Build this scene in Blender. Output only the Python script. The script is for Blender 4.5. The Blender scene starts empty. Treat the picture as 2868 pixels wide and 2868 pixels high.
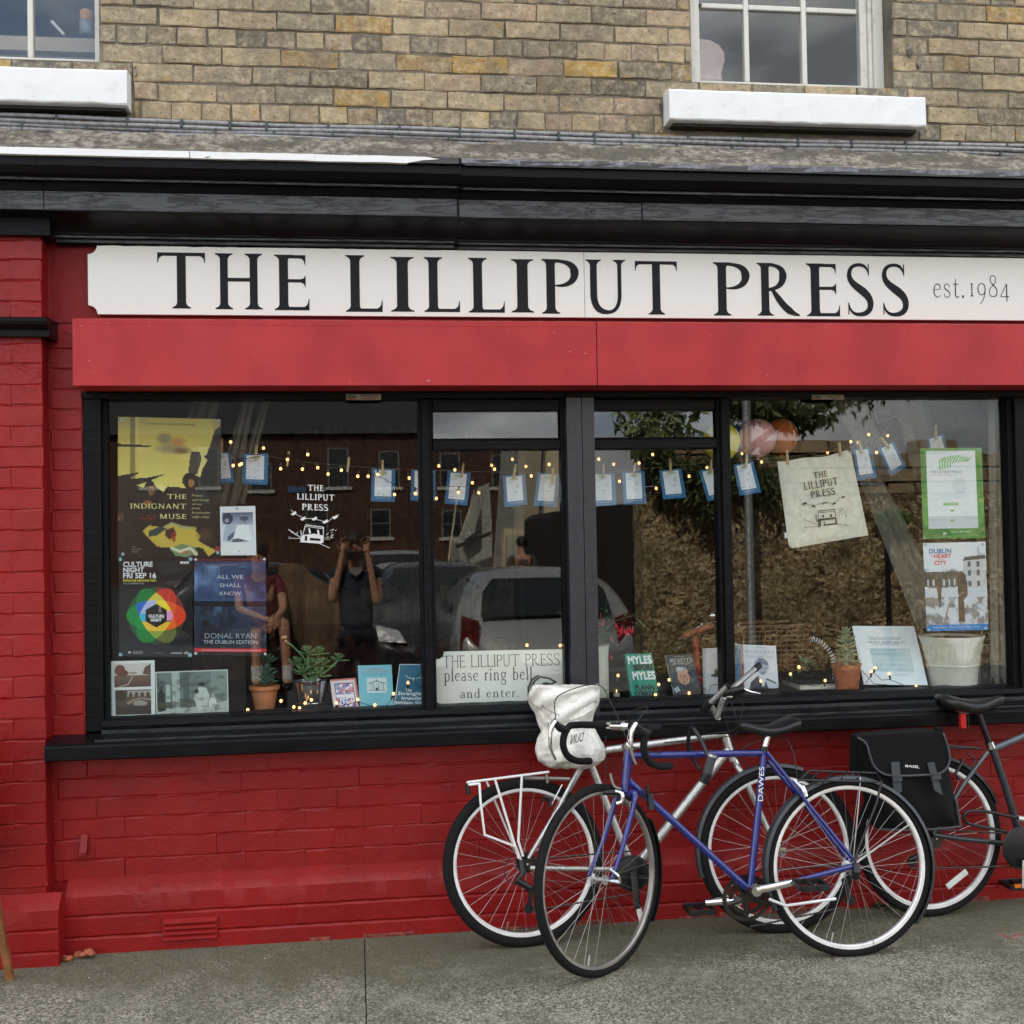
import bpy, bmesh, math, random
import numpy as np
from mathutils import Vector, Matrix
random.seed(7); rng = np.random.RandomState(5)
S = bpy.context.scene
COL = S.collection
# ------------------------------------------------------------------ camera (solved from the vanishing points of the facade)
FPX = 3355.0
CAM = np.array([0.0, -4.8, 1.56])
_ex = np.array([25566., -374., FPX]); _ex /= np.linalg.norm(_ex)
_ey = np.array([-439., 86., FPX]); _ey -= _ex*(_ey@_ex); _ey /= np.linalg.norm(_ey)
_ez = np.cross(_ex, _ey)
if _ez[1] > 0: _ez = -_ez
ROT = np.array([_ex, _ey, _ez])
cam = bpy.data.cameras.new('camera'); cam_o = bpy.data.objects.new('camera', cam); COL.objects.link(cam_o)
cam.sensor_width = 36; cam.lens = 36*FPX/2868; cam.clip_start = 0.02; cam.clip_end = 2000
_m = Matrix([[ROT[i][0], -ROT[i][1], -ROT[i][2], CAM[i]] for i in range(3)] + [[0, 0, 0, 1]])
cam_o.matrix_world = _m
S.camera = cam_o
S.render.resolution_x = S.render.resolution_y = 1024
# ------------------------------------------------------------------ light: sun behind this building, the street front is in its shade
SUN_EL, SUN_ROT = math.radians(41), math.radians(-24)
w = bpy.data.worlds.new('World'); S.world = w; w.use_nodes = True
nt = w.node_tree; nt.nodes.clear()
def _wn(t, **k):
    n = nt.nodes.new(t)
    for a, b in k.items(): setattr(n, a, b)
    return n
out = _wn('ShaderNodeOutputWorld'); bg = _wn('ShaderNodeBackground'); sky = _wn('ShaderNodeTexSky', sky_type='NISHITA')
sky.sun_disc = False; sky.sun_elevation = SUN_EL; sky.sun_rotation = SUN_ROT; sky.dust_density = 2.0; sky.air_density = 1.0
tc = _wn('ShaderNodeTexCoord'); mp = _wn('ShaderNodeMapping'); mp.inputs['Scale'].default_value = (1.2, 1.2, 3.2)
no = _wn('ShaderNodeTexNoise'); no.inputs['Scale'].default_value = 2.2; no.inputs['Detail'].default_value = 7; no.inputs['Roughness'].default_value = .55
cr = _wn('ShaderNodeValToRGB'); cr.color_ramp.elements[0].position = .40; cr.color_ramp.elements[1].position = .56
cr.color_ramp.elements[0].color = (.10, .10, .10, 1); cr.color_ramp.elements[1].color = (1, 1, 1, 1)
no2 = _wn('ShaderNodeTexNoise'); no2.inputs['Scale'].default_value = 3.4; no2.inputs['Detail'].default_value = 7
cr2 = _wn('ShaderNodeValToRGB'); cr2.color_ramp.elements[0].position = .35; cr2.color_ramp.elements[1].position = .68
cr2.color_ramp.elements[0].color = (2.4, 2.5, 2.7, 1); cr2.color_ramp.elements[1].color = (10.8, 10.6, 10.2, 1)
mx = _wn('ShaderNodeMix', data_type='RGBA')
nt.links.new(tc.outputs['Generated'], mp.inputs[0]); nt.links.new(mp.outputs[0], no.inputs['Vector']); nt.links.new(mp.outputs[0], no2.inputs['Vector'])
nt.links.new(no.outputs['Fac'], cr.inputs[0]); nt.links.new(no2.outputs['Fac'], cr2.inputs[0])
nt.links.new(cr.outputs[0], mx.inputs[0]); nt.links.new(sky.outputs[0], mx.inputs[6]); nt.links.new(cr2.outputs[0], mx.inputs[7])
nt.links.new(mx.outputs[2], bg.inputs[0]); bg.inputs[1].default_value = 0.12
nt.links.new(bg.outputs[0], out.inputs[0])
sun = bpy.data.lights.new('sun', 'SUN'); sun.energy = 4.5; sun.angle = math.radians(.53); sun.color = (1, .93, .82)
sun_o = bpy.data.objects.new('sun', sun); COL.objects.link(sun_o)
_sd = Vector((math.sin(SUN_ROT)*math.cos(SUN_EL), math.cos(SUN_ROT)*math.cos(SUN_EL), math.sin(SUN_EL)))
sun_o.rotation_euler = _sd.to_track_quat('Z', 'Y').to_euler(); sun_o.location = (0, 10, 20)
S.view_settings.view_transform = 'Standard'; S.view_settings.look = 'None'; S.view_settings.gamma = 1
S.view_settings.use_curve_mapping = False; S.view_settings.exposure = 1.72
S.render.engine = 'CYCLES'
S.cycles.max_bounces = 10; S.cycles.transparent_max_bounces = 24; S.cycles.glossy_bounces = 5; S.cycles.diffuse_bounces = 4
S.cycles.caustics_reflective = False; S.cycles.caustics_refractive = False

# ------------------------------------------------------------------ pixel <-> world helpers
YG = 0.055                                    # plane of the shop glass
def ray(u, v): return ROT@np.array([u-1434., v-1434., FPX])
def P(u, v, y=0.):
    r = ray(u, v); return CAM+(y-CAM[1])/r[1]*r
def G(u, v, z=0.):
    r = ray(u, v); return CAM+(z-CAM[2])/r[2]*r
def PX(u, v, y=0.): return float(P(u, v, y)[0])
def PZ(u, v, y=0.): return float(P(u, v, y)[2])
def MR(u, v, D):
    'real point whose mirror image in the shop glass is seen at pixel (u, v), D metres behind the facade'
    p = P(u, v, D); return np.array([p[0], 2*YG-p[1], p[2]])
def v3(p): return tuple(float(c) for c in p)

# ------------------------------------------------------------------ objects
def T(o, label=None, cat=None, group=None, kind=None):
    if label: o['label'] = label
    if cat: o['category'] = cat
    if group: o['group'] = group
    if kind: o['kind'] = kind
    return o
def thing(name, label, cat, loc=(0, 0, 0), group=None):
    o = bpy.data.objects.new(name, None); COL.objects.link(o); o.location = v3(loc); o.empty_display_size = .1
    o['label'] = label; o['category'] = cat
    if group: o['group'] = group
    return o
def absloc(o):
    l = Vector(o.location)
    while o.parent: 
        o = o.parent; l = l  # children keep world-space data, only roots carry a location
        if not o.parent: l = Vector(o.location)
    return l
def rootloc(o):
    while o.parent: o = o.parent
    return Vector(o.location) if o.type == 'EMPTY' else Vector((0, 0, 0))
def adopt(o, parent):
    o.parent = parent
    if parent.parent is None: o.matrix_parent_inverse = Matrix.Translation(-Vector(parent.location))
class MB:
    def __init__(s): s.v = []; s.f = []; s.col = None
    def add(s, vs, fs):
        b = len(s.v); s.v += [v3(p) for p in vs]; s.f += [tuple(i+b for i in f) for f in fs]; return s
    def box(s, x0, x1, y0, y1, z0, z1):
        if x0 > x1: x0, x1 = x1, x0
        if y0 > y1: y0, y1 = y1, y0
        if z0 > z1: z0, z1 = z1, z0
        return s.add([(x0,y0,z0),(x1,y0,z0),(x1,y1,z0),(x0,y1,z0),(x0,y0,z1),(x1,y0,z1),(x1,y1,z1),(x0,y1,z1)],
              [(0,3,2,1),(4,5,6,7),(0,1,5,4),(1,2,6,5),(2,3,7,6),(3,0,4,7)])
    def hexa(s, p):   # 8 points: bottom 4 ccw, top 4
        return s.add(p, [(0,3,2,1),(4,5,6,7),(0,1,5,4),(1,2,6,5),(2,3,7,6),(3,0,4,7)])
    def prism(s, pts, y0, y1):     # xz polygon extruded in y
        n = len(pts)
        return s.add([(x,y0,z) for x,z in pts]+[(x,y1,z) for x,z in pts],
            [tuple(range(n)), tuple(range(2*n-1, n-1, -1))]+[(i,(i+1)%n+0,(i+1)%n+n,i+n)[::-1] for i in range(n)])
    def sweepx(s, prof, x0, x1, segs=1, wob=0.):   # yz profile (closed) along x
        n = len(prof); vs = []; fs = []
        for k in range(segs+1):
            x = x0+(x1-x0)*k/segs
            for (y, z) in prof: vs.append((x, y+random.uniform(-wob, wob), z+random.uniform(-wob, wob)))
        for k in range(segs):
            for i in range(n):
                j = (i+1)%n; fs.append((k*n+i, k*n+j, (k+1)*n+j, (k+1)*n+i))
        fs.append(tuple(range(n))[::-1]); fs.append(tuple(range(segs*n, segs*n+n)))
        return s.add(vs, fs)
    def tube(s, pts, r, n=8, cap=True):
        pts = [np.array(p, float) for p in pts]; m = len(pts)
        rs = r if hasattr(r, '__len__') else [r]*m
        vs = []; fs = []; up = None
        for i in range(m):
            d = pts[min(i+1, m-1)]-pts[max(i-1, 0)]; L = np.linalg.norm(d); d = d/L if L > 1e-9 else np.array([0, 0, 1.])
            if up is None:
                up = np.array([0, 0, 1.]) if abs(d[2]) < .9 else np.array([0, 1., 0])
            a = np.cross(d, up); na = np.linalg.norm(a)
            if na < 1e-6: a = np.cross(d, np.array([1., 0, 0])); na = np.linalg.norm(a)
            a /= na; b = np.cross(d, a); up = -b if False else np.cross(a, d)
            for k in range(n):
                t = 2*math.pi*k/n; vs.append(pts[i]+rs[i]*(math.cos(t)*a+math.sin(t)*b))
        for i in range(m-1):
            for k in range(n):
                j = (k+1)%n; fs.append((i*n+k, i*n+j, (i+1)*n+j, (i+1)*n+k))
        if cap: fs += [tuple(range(n))[::-1], tuple(range((m-1)*n, m*n))]
        return s.add(vs, fs)
    def lathe(s, prof, c, n=24, ax=(0, 0, 1), cap=True):  # prof: (r, h) list along axis
        ax = np.array(ax, float); ax /= np.linalg.norm(ax); c = np.array(c, float)
        a = np.cross(ax, [0, 0, 1.]) if abs(ax[2]) < .9 else np.array([1., 0, 0]); a /= np.linalg.norm(a); b = np.cross(ax, a)
        vs = []; fs = []; m = len(prof)
        for (r, h) in prof:
            for k in range(n):
                t = 2*math.pi*k/n; vs.append(c+ax*h+r*(math.cos(t)*a+math.sin(t)*b))
        for i in range(m-1):
            for k in range(n):
                j = (k+1)%n; fs.append((i*n+k, i*n+j, (i+1)*n+j, (i+1)*n+k))
        if cap: fs += [tuple(range(n))[::-1], tuple(range((m-1)*n, m*n))]
        return s.add(vs, fs)
    def ball(s, c, r, n=12, m=8):
        r = r if hasattr(r, '__len__') else (r, r, r); vs = []; fs = []
        for i in range(1, m):
            t = math.pi*i/m
            for k in range(n):
                p = 2*math.pi*k/n; vs.append((c[0]+r[0]*math.sin(t)*math.cos(p), c[1]+r[1]*math.sin(t)*math.sin(p), c[2]+r[2]*math.cos(t)))
        for i in range(m-2):
            for k in range(n): j = (k+1)%n; fs.append((i*n+k, (i+1)*n+k, (i+1)*n+j, i*n+j))
        a = len(vs); vs.append((c[0], c[1], c[2]+r[2])); vs.append((c[0], c[1], c[2]-r[2]))
        for k in range(n): j = (k+1)%n; fs.append((a, k, j)); fs.append((a+1, (m-2)*n+j, (m-2)*n+k))
        return s.add(vs, fs)
    def build(s, name, mat, parent=None, smooth=False, bevel=0, fix=True):
        me = bpy.data.meshes.new(name); me.from_pydata(s.v, [], s.f)
        if fix:
            bm = bmesh.new(); bm.from_mesh(me); bmesh.ops.recalc_face_normals(bm, faces=bm.faces); bm.to_mesh(me); bm.free()
        if smooth:
            me.polygons.foreach_set('use_smooth', [True]*len(me.polygons))
        me.materials.append(mat)
        o = bpy.data.objects.new(name, me); COL.objects.link(o)
        if smooth and smooth != 'all':
            try: me.set_sharp_from_angle(angle=math.radians(40))
            except Exception: pass
        if bevel:
            b = o.modifiers.new('bevel', 'BEVEL'); b.width = bevel; b.segments = 2; b.limit_method = 'ANGLE'; b.angle_limit = math.radians(35)
        if parent: adopt(o, parent)
        return o
def cpy(o, parent=None, loc=None):
    c = o.copy(); COL.objects.link(c)
    if parent: adopt(c, parent)
    if loc is not None: c.location = v3(loc)
    return c

# ------------------------------------------------------------------ materials
class NT:
    def __init__(s, name):
        s.m = bpy.data.materials.new(name); s.m.use_nodes = True; s.t = s.m.node_tree
        s.b = s.t.nodes['Principled BSDF']; s.out = s.t.nodes['Material Output']; s._c = None; s.pos = False
    def n(s, t, **k):
        x = s.t.nodes.new(t)
        for a, b in k.items():
            if a.startswith('i_'): x.inputs[a[2:].replace('_', ' ')].default_value = b
            else: setattr(x, a, b)
        return x
    def l(s, a, b): s.t.links.new(a, b)
    def co(s, kind='Object'):
        if s.pos:
            if s._c is None: s._c = s.n('ShaderNodeNewGeometry')
            return s._c.outputs['Position']
        if s._c is None: s._c = s.n('ShaderNodeTexCoord')
        return s._c.outputs[kind]
    def noise(s, scale, detail=4, rough=.5, stretch=None, out='Fac', coord=None):
        x = s.n('ShaderNodeTexNoise'); x.inputs['Scale'].default_value = scale; x.inputs['Detail'].default_value = detail; x.inputs['Roughness'].default_value = rough
        c = coord or s.co()
        if stretch:
            m = s.n('ShaderNodeMapping'); m.inputs['Scale'].default_value = stretch; s.l(c, m.inputs[0]); c = m.outputs[0]
        s.l(c, x.inputs['Vector']); return x.outputs[out]
    def vor(s, scale, feature='F1', out='Distance', stretch=None):
        x = s.n('ShaderNodeTexVoronoi', feature=feature); x.inputs['Scale'].default_value = scale
        c = s.co()
        if stretch:
            m = s.n('ShaderNodeMapping'); m.inputs['Scale'].default_value = stretch; s.l(c, m.inputs[0]); c = m.outputs[0]
        s.l(c, x.inputs['Vector']); return x.outputs[out]
    def ramp(s, fac, stops):
        x = s.n('ShaderNodeValToRGB'); e = x.color_ramp.elements
        while len(e) < len(stops): e.new(.5)
        for i, (p, c) in enumerate(stops):
            e[i].position = p; c = (c, c, c) if not hasattr(c, '__len__') else c; e[i].color = (*c[:3], 1)
        s.l(fac, x.inputs[0]); return x.outputs[0]
    def mix(s, fac, a, b, mode='MIX'):
        x = s.n('ShaderNodeMix', data_type='RGBA', blend_type=mode)
        for i, q in ((0, fac), (6, a), (7, b)):
            if hasattr(q, 'node'): s.l(q, x.inputs[i])
            elif i == 0: x.inputs[0].default_value = q
            else: x.inputs[i].default_value = (*((q, q, q) if not hasattr(q, '__len__') else q)[:3], 1)
        return x.outputs[2]
    def math(s, op, a, b=0):
        x = s.n('ShaderNodeMath', operation=op)
        for i, q in ((0, a), (1, b)):
            if hasattr(q, 'node'): s.l(q, x.inputs[i])
            else: x.inputs[i].default_value = q
        return x.outputs[0]
    def bump(s, h, strength=.3, dist=.01, prev=None):
        x = s.n('ShaderNodeBump'); x.inputs['Strength'].default_value = strength; x.inputs['Distance'].default_value = dist
        s.l(h, x.inputs['Height'])
        if prev is not None: s.l(prev, x.inputs['Normal'])
        s.l(x.outputs[0], s.b.inputs['Normal']); return x.outputs[0]
    def base(s, c):
        if hasattr(c, 'node'): s.l(c, s.b.inputs['Base Color'])
        else: s.b.inputs['Base Color'].default_value = (*c[:3], 1)
    def rough(s, c):
        if hasattr(c, 'node'): s.l(c, s.b.inputs['Roughness'])
        else: s.b.inputs['Roughness'].default_value = c
    def set(s, **k):
        for a, b in k.items(): s.b.inputs[a.replace('_', ' ')].default_value = b
        return s
def mat(name, c, rough=.5, metal=0, var=.12, nscale=20, bump=.1, bd=.002, emis=None, coat=0, spec=.5):
    n = NT(name); f = n.noise(nscale, 5)
    lo = tuple(x*(1-var) for x in c[:3]); hi = tuple(min(1, x*(1+var)) for x in c[:3])
    n.base(n.ramp(f, [(.3, lo), (.7, hi)])); n.set(Metallic=metal)
    n.rough(n.ramp(f, [(.3, max(0, rough-.08)), (.7, min(1, rough+.08))]))
    n.b.inputs['Specular IOR Level'].default_value = spec
    if coat: n.b.inputs['Coat Weight'].default_value = coat; n.b.inputs['Coat Roughness'].default_value = .08
    if bump: n.bump(f, bump, bd)
    if emis:
        n.b.inputs['Emission Color'].default_value = (*emis[:3], 1); n.b.inputs['Emission Strength'].default_value = emis[3]
    return n.m
M = {}
def srgb(r, g, b):
    def f(c):
        c /= 255.; return c/12.92 if c <= .04045 else ((c+.055)/1.055)**2.4
    return (f(r), f(g), f(b))
# yellow stock brick
n = NT('stock_brick'); oi = n.n('ShaderNodeObjectInfo')
rnd = oi.outputs['Random']
basec = n.ramp(rnd, [(0, (.10,.085,.065)), (.12, (.36,.27,.16)), (.26, (.52,.39,.22)), (.38, (.25,.21,.15)), (.5, (.45,.31,.20)), (.62, (.56,.43,.24)), (.76, (.33,.26,.175)), (.86, (.13,.115,.10)), (.94, (.58,.34,.07)), (1, (.20,.15,.12))])
n.t.nodes[-1]; 
co = n.n('ShaderNodeVectorMath', operation='ADD'); n.l(n.co(), co.inputs[0]); n.l(oi.outputs['Location'], co.inputs[1]); n._c2 = co.outputs[0]
def _nz(sc, d=5, r=.6):
    return n.noise(sc, d, r, coord=co.outputs[0])
c1 = n.mix(n.ramp(_nz(9, 3), [(.35, 0), (.7, .75)]), basec, (.20,.175,.125))
c1 = n.mix(n.ramp(_nz(28, 6, .7), [(.46, 0), (.66, .6)]), c1, (.64,.54,.36))
c1 = n.mix(n.ramp(_nz(12, 2), [(.64, 0), (.72, .8)]), c1, (.42,.27,.075))
c1 = n.mix(n.ramp(_nz(60, 5, .75), [(.58, 0), (.66, .85)]), c1, (.05,.042,.033)); geo = n.n('ShaderNodeNewGeometry'); c1 = n.mix(n.ramp(n.noise(1.6, 5, .65, coord=geo.outputs['Position']), [(.48, 0), (.66, .45)]), c1, (.10,.088,.07))
n.base(c1); n.rough(.9); _b = n.bump(_nz(60, 8, .75), 1, .006); n.bump(_nz(17, 4, .6), .9, .012, _b)
M['brick'] = n.m
n = NT('mortar'); f = n.noise(90, 7, .75)
n.base(n.mix(n.ramp(n.noise(6, 3), [(.4, 0), (.65, .8)]), n.ramp(f, [(.3, (.15,.125,.09)), (.7, (.34,.29,.215))]), (.10,.088,.066)))
n.rough(.95); n.bump(f, 1, .008); M['mortar'] = n.m
def redpaint(name, c=(.262,.0065,.0062), worn=True, bumpy=1.0, rough=.44, spec=.36):
    n = NT(name); n.pos = True; f = n.noise(5, 5); g = n.noise(38, 6, .65)
    col = n.ramp(f, [(.3, tuple(x*.84 for x in c)), (.7, tuple(min(1, x*1.12) for x in c))])
    ck = n.math('MULTIPLY', n.ramp(n.noise(11, 6, .62, stretch=(1, 1, 3.2)), [(.486, 0), (.5, 1), (.514, 0)]), n.ramp(n.noise(7, 3), [(.56, 0), (.66, 1)])) if worn else None
    if worn: col = n.mix(n.math('MULTIPLY', ck, .22), col, (.05,.004,.004)); col = n.mix(n.ramp(n.noise(120, 5, .7), [(.66, 0), (.74, .5)]), col, (.45,.12,.11))
    if not worn: col = n.mix(n.ramp(n.noise(3.5, 6, .7, stretch=(1, 1, .35)), [(.5, 0), (.75, .35)]), col, tuple(min(1, x*1.25+.02) for x in c)); col = n.mix(n.ramp(n.noise(90, 4, .8), [(.70, 0), (.74, .5)]), col, tuple(x*.55 for x in c))
    n.base(col); n.rough(n.ramp(g, [(.3, rough-.1), (.7, rough+.15)])); n.b.inputs['Specular IOR Level'].default_value = spec
    b1 = n.bump(n.noise(13, 5, .65, stretch=(1, 1, 1.3)), .3*bumpy, .008); b2 = n.bump(n.noise(55, 5, .7), .5*bumpy, .003, b1)
    b3 = n.bump(n.noise(240, 3), .18*bumpy, .001, b2)
    if worn: n.bump(n.math('SUBTRACT', 1, ck), .5, .002, b3)
    return n.m
M['red'] = redpaint('red_masonry_paint'); M['red_smooth'] = redpaint('red_board_paint', (.40,.028,.031), False, .12, .42, .26)
M['red_dark'] = redpaint('red_fascia_paint', (.19,.009,.010), False, .3, .5, .2)
def blackpaint(name, weather=0, c=(.0032,.0035,.0042), rough=.26):
    n = NT(name); g = n.noise(26, 6, .65, stretch=(.25, 1, 1.6)); col = n.ramp(g, [(.3, c), (.75, tuple(x*1.8 for x in c))])
    if weather:
        chips = n.ramp(n.noise(55, 8, .8, stretch=(.35, 1, 2.2)), [(.66-.04*weather, 0), (.76, .85)])
        col = n.mix(chips, col, (.20,.19,.17))
    n.base(col); n.rough(n.ramp(g, [(.3, rough), (.7, rough+.18)]))
    n.b.inputs['Specular IOR Level'].default_value = .13
    b = n.bump(n.noise(14, 8, .7, stretch=(.2, 1, 2.4)), .25+.4*weather, .01)
    n.bump(n.noise(150, 5, .7, stretch=(.3, 1, 1.5)), .2+.35*weather, .002, b)
    return n.m
M['black'] = blackpaint('black_gloss_paint'); M['black_worn'] = blackpaint('weathered_black_paint', 1, rough=.35)
n = NT('crackled_black_paint'); vr = n.noise(9, 6, .7, stretch=(.35, 1, 3.2)); g = n.noise(40, 7, .7, stretch=(.2, 1, 1))
n.base(n.mix(n.ramp(g, [(.55, 0), (.75, .6)]), (.005,.006,.008), (.032,.038,.048))); n.rough(.33)
b = n.bump(n.ramp(vr, [(.47, 0), (.5, 1), (.53, 0)]), .35, .004); n.bump(g, .6, .006, b); n.b.inputs['Specular IOR Level'].default_value = .8
M['black_crackle'] = n.m
M['column'] = mat('grey_black_column_paint', (.020,.022,.027), .36, var=.4, nscale=60, bump=.15, spec=.5)
def whitepaint(name, c, dirt=.3):
    n = NT(name); g = n.noise(14, 7, .7)
    n.base(n.mix(n.ramp(g, [(.56, 0), (.75, dirt)]), c, (.42,.38,.31))); n.rough(.45); n.bump(n.noise(45, 5), .2, .003); return n.m
M['sill_white'] = whitepaint('white_masonry_paint', (.82,.83,.82), .30)
M['frame_white'] = whitepaint('flaking_white_paint', (.70,.68,.61), .75)
M['sign_white'] = whitepaint('cream_sign_board', (.82,.815,.755), .06)
M['letter'] = mat('black_sign_letter', (.007,.0075,.009), .5, var=.3, bump=.1, spec=.2)
n = NT('grey_mortar_fillet'); f = n.noise(30, 8, .75); g = n.noise(7, 5, .7, stretch=(.5, 1, 2))
n.base(n.mix(n.ramp(g, [(.46, 0), (.52, 1)]), n.ramp(f, [(.3, (.07,.06,.046)), (.7, (.19,.168,.13))]), n.ramp(f, [(.4, (.11,.085,.065)), (.6, (.40,.36,.29))]))); n.rough(.95); n.bump(f, 1, .012); M['fillet'] = n.m
M['cable'] = mat('grey_cable_sheath', (.23,.232,.238), .28, var=.3, nscale=40, bump=.1, coat=.6)
M['clip'] = mat('dark_cable_clip', (.035,.05,.048), .5, var=.4)
# pavement
n = NT('concrete_pavement'); big = n.noise(1.1, 5, .6); mid = n.noise(22, 7, .75); fine = n.noise(160, 4, .8)
c = n.ramp(n.vor(150, 'F1', 'Color'), [(.15, (.07,.066,.043)), (.5, (.195,.182,.13)), (.85, (.48,.45,.35))])
c = n.mix(n.ramp(big, [(.44, 0), (.56, .5)]), c, (.075,.072,.035)); c = n.mix(n.ramp(mid, [(.52, 0), (.72, .6)]), c, (.42,.39,.32)); c = n.mix(n.ramp(n.noise(3.2, 6, .7, stretch=(1, 1.8, 1)), [(.5, 0), (.7, .35)]), c, (.44,.42,.35)); sy = n.n('ShaderNodeSeparateXYZ'); n.l(n.co(), sy.inputs[0]); damp_shade = n.math('ADD', sy.outputs[1], n.math('MULTIPLY', n.noise(2.4, 6, .7), 1.3)); c = n.mix(n.ramp(damp_shade, [(0, 0), (.30, .72)]), c, (.105,.10,.058))  # shade near the wall painted in along with a greenish damp tint
c = n.mix(n.ramp(n.vor(75, 'F1', 'Distance'), [(.05, .8), (.16, 0)]), c, (.34,.33,.29))
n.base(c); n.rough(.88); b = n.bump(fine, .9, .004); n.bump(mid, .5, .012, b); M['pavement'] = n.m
M['asphalt'] = mat('asphalt', (.05,.05,.052), .9, var=.4, nscale=120, bump=.6, bd=.004)
M['kerb'] = mat('granite_kerb', (.28,.27,.25), .8, var=.3, nscale=90, bump=.4)
# glass
def glassmat(name, f0=.05, tint=(.93,.95,.94), rough=.0, wave=0):
    n = NT(name); n.t.nodes.remove(n.b)
    lw = n.n('ShaderNodeLayerWeight'); lw.inputs['Blend'].default_value = .5
    p5 = n.math('POWER', lw.outputs['Facing'], 5); fac = n.math('ADD', n.math('MULTIPLY', p5, 1-f0), f0)
    tr = n.n('ShaderNodeBsdfTransparent'); tr.inputs[0].default_value = (*tint, 1); gl = n.n('ShaderNodeBsdfGlossy'); gl.inputs['Roughness'].default_value = rough
    if wave:
        bp = n.n('ShaderNodeBump'); bp.inputs['Strength'].default_value = wave; bp.inputs['Distance'].default_value = .01
        n.l(n.noise(2.2, 1), bp.inputs['Height']); n.l(bp.outputs[0], gl.inputs['Normal'])
    ms = n.n('ShaderNodeMixShader'); n.l(fac, ms.inputs[0]); n.l(tr.outputs[0], ms.inputs[1]); n.l(gl.outputs[0], ms.inputs[2]); n.l(ms.outputs[0], n.out.inputs[0])
    return n.m
M['glass'] = glassmat('window_glass', .032); M['glass_up'] = glassmat('old_sash_glass', .075, wave=.06); M['glass_top'] = glassmat('fanlight_glass', .085)
M['steel'] = mat('silver_paint_metal', (.55,.55,.53), .34, .8, var=.15, nscale=60, bump=.05)
M['chrome'] = mat('polished_alloy', (.78,.78,.77), .16, 1, var=.08, bump=.03)
M['rim'] = mat('brushed_rim_alloy', (.86,.86,.86), .35, .35, var=.08, bump=.03)
M['rim_dark'] = mat('worn_rim_alloy', (.35,.33,.30), .4, .8, var=.2, bump=.03)
M['spoke'] = mat('steel_spoke', (.42,.42,.40), .35, 1, bump=0)
M['rubber'] = mat('tyre_rubber', (.008,.0076,.0074), .85, spec=.25, var=.4, nscale=90, bump=.4, bd=.002)
M['plastic'] = mat('black_plastic', (.008,.008,.009), .42, var=.3, bump=.1)
M['tape'] = mat('black_bar_tape', (.006,.006,.0065), .85, spec=.3, var=.3, nscale=160, bump=.6, bd=.002)
M['guard'] = mat('dark_grey_mudguard', (.035,.040,.045), .35, var=.2, bump=.05)
M['grease'] = mat('greasy_chain_steel', (.055,.048,.04), .45, .6, var=.6, nscale=200, bump=.6)
M['blue'] = mat('blue_frame_enamel', (.009,.018,.175), .25, .15, var=.15, nscale=30, bump=.03, coat=.9)
M['dkgrey'] = mat('dark_grey_frame', (.045,.050,.055), .38, .4, var=.2, bump=.05, coat=.3)
M['midgrey'] = mat('blue_grey_frame', (.10,.115,.13), .35, .4, var=.15, bump=.05, coat=.4)
M['canvas'] = mat('black_canvas', (.0055,.0057,.0065), .9, spec=.25, var=.3, nscale=220, bump=.5, bd=.002)
M['strap'] = mat('grey_webbing', (.060,.066,.072), .75, var=.2, nscale=300, bump=.6, bd=.001)
M['redplastic'] = mat('red_plastic', (.55,.02,.02), .2, var=.1, bump=0)
M['orange'] = mat('orange_reflector', (.8,.2,.02), .3, var=.1, bump=0)
M['white'] = mat('white_plastic', (.78,.78,.76), .4, var=.06, bump=.05)
M['paper'] = mat('white_paper', (.82,.84,.88), .6, var=.03, bump=.05)
M['bluecard'] = mat('blue_card', (.02,.16,.36), .55, var=.08, bump=.05)
M['wood'] = mat('pale_peg_wood', (.62,.44,.22), .6, var=.15, nscale=60, bump=.2)
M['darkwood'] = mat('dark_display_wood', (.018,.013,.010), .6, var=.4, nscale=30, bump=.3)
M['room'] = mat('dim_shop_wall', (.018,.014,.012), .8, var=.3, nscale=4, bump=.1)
M['terracotta'] = mat('terracotta', (.55,.20,.085), .8, var=.18, nscale=25, bump=.3)
M['terracotta2'] = mat('stained_terracotta', (.42,.12,.045), .75, var=.5, nscale=22, bump=.4)
M['soil'] = mat('potting_soil', (.03,.02,.013), .95, var=.5, nscale=120, bump=1, bd=.008)
M['succulent'] = mat('blue_green_succulent', (.085,.17,.115), .5, var=.3, nscale=30, bump=.1)
M['succulent2'] = mat('fresh_green_succulent', (.13,.24,.10), .5, var=.35, nscale=20, bump=.1)
M['succulent3'] = mat('pale_sage_succulent', (.27,.32,.20), .55, var=.3, nscale=30, bump=.1)
M['leaf'] = mat('fuchsia_leaf', (.03,.09,.025), .5, var=.4, nscale=30, bump=.1)
M['petal'] = mat('fuchsia_petal', (.62,.03,.06), .5, var=.2, bump=.1)
M['zinc'] = mat('zinc_bucket', (.55,.56,.57), .22, 1, var=.15, nscale=8, bump=.1)
M['potwhite'] = mat('cream_pot', (.70,.69,.60), .6, var=.08, nscale=30, bump=.15)
M['wire'] = mat('dark_green_wire', (.012,.02,.015), .5, bump=0)
M['twine'] = mat('brown_twine', (.16,.12,.08), .8, bump=0)
M['bulb'] = mat('warm_bulb', (1,.62,.3), .3, bump=0, emis=(1,.46,.17, .85))
M['fabric'] = mat('grey_curtain_fabric', (.30,.29,.25), .85, var=.1, nscale=300, bump=.2)
# flat print: colour stored on the sheet's own vertices
def printmat(name, rough=.5):
    n = NT(name); a = n.n('ShaderNodeVertexColor', layer_name='print'); n.l(a.outputs[0], n.b.inputs['Base Color']); n.rough(rough); return n.m
M['print'] = printmat('printed_paper'); M['print_gloss'] = printmat('glossy_print', .25)
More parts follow.
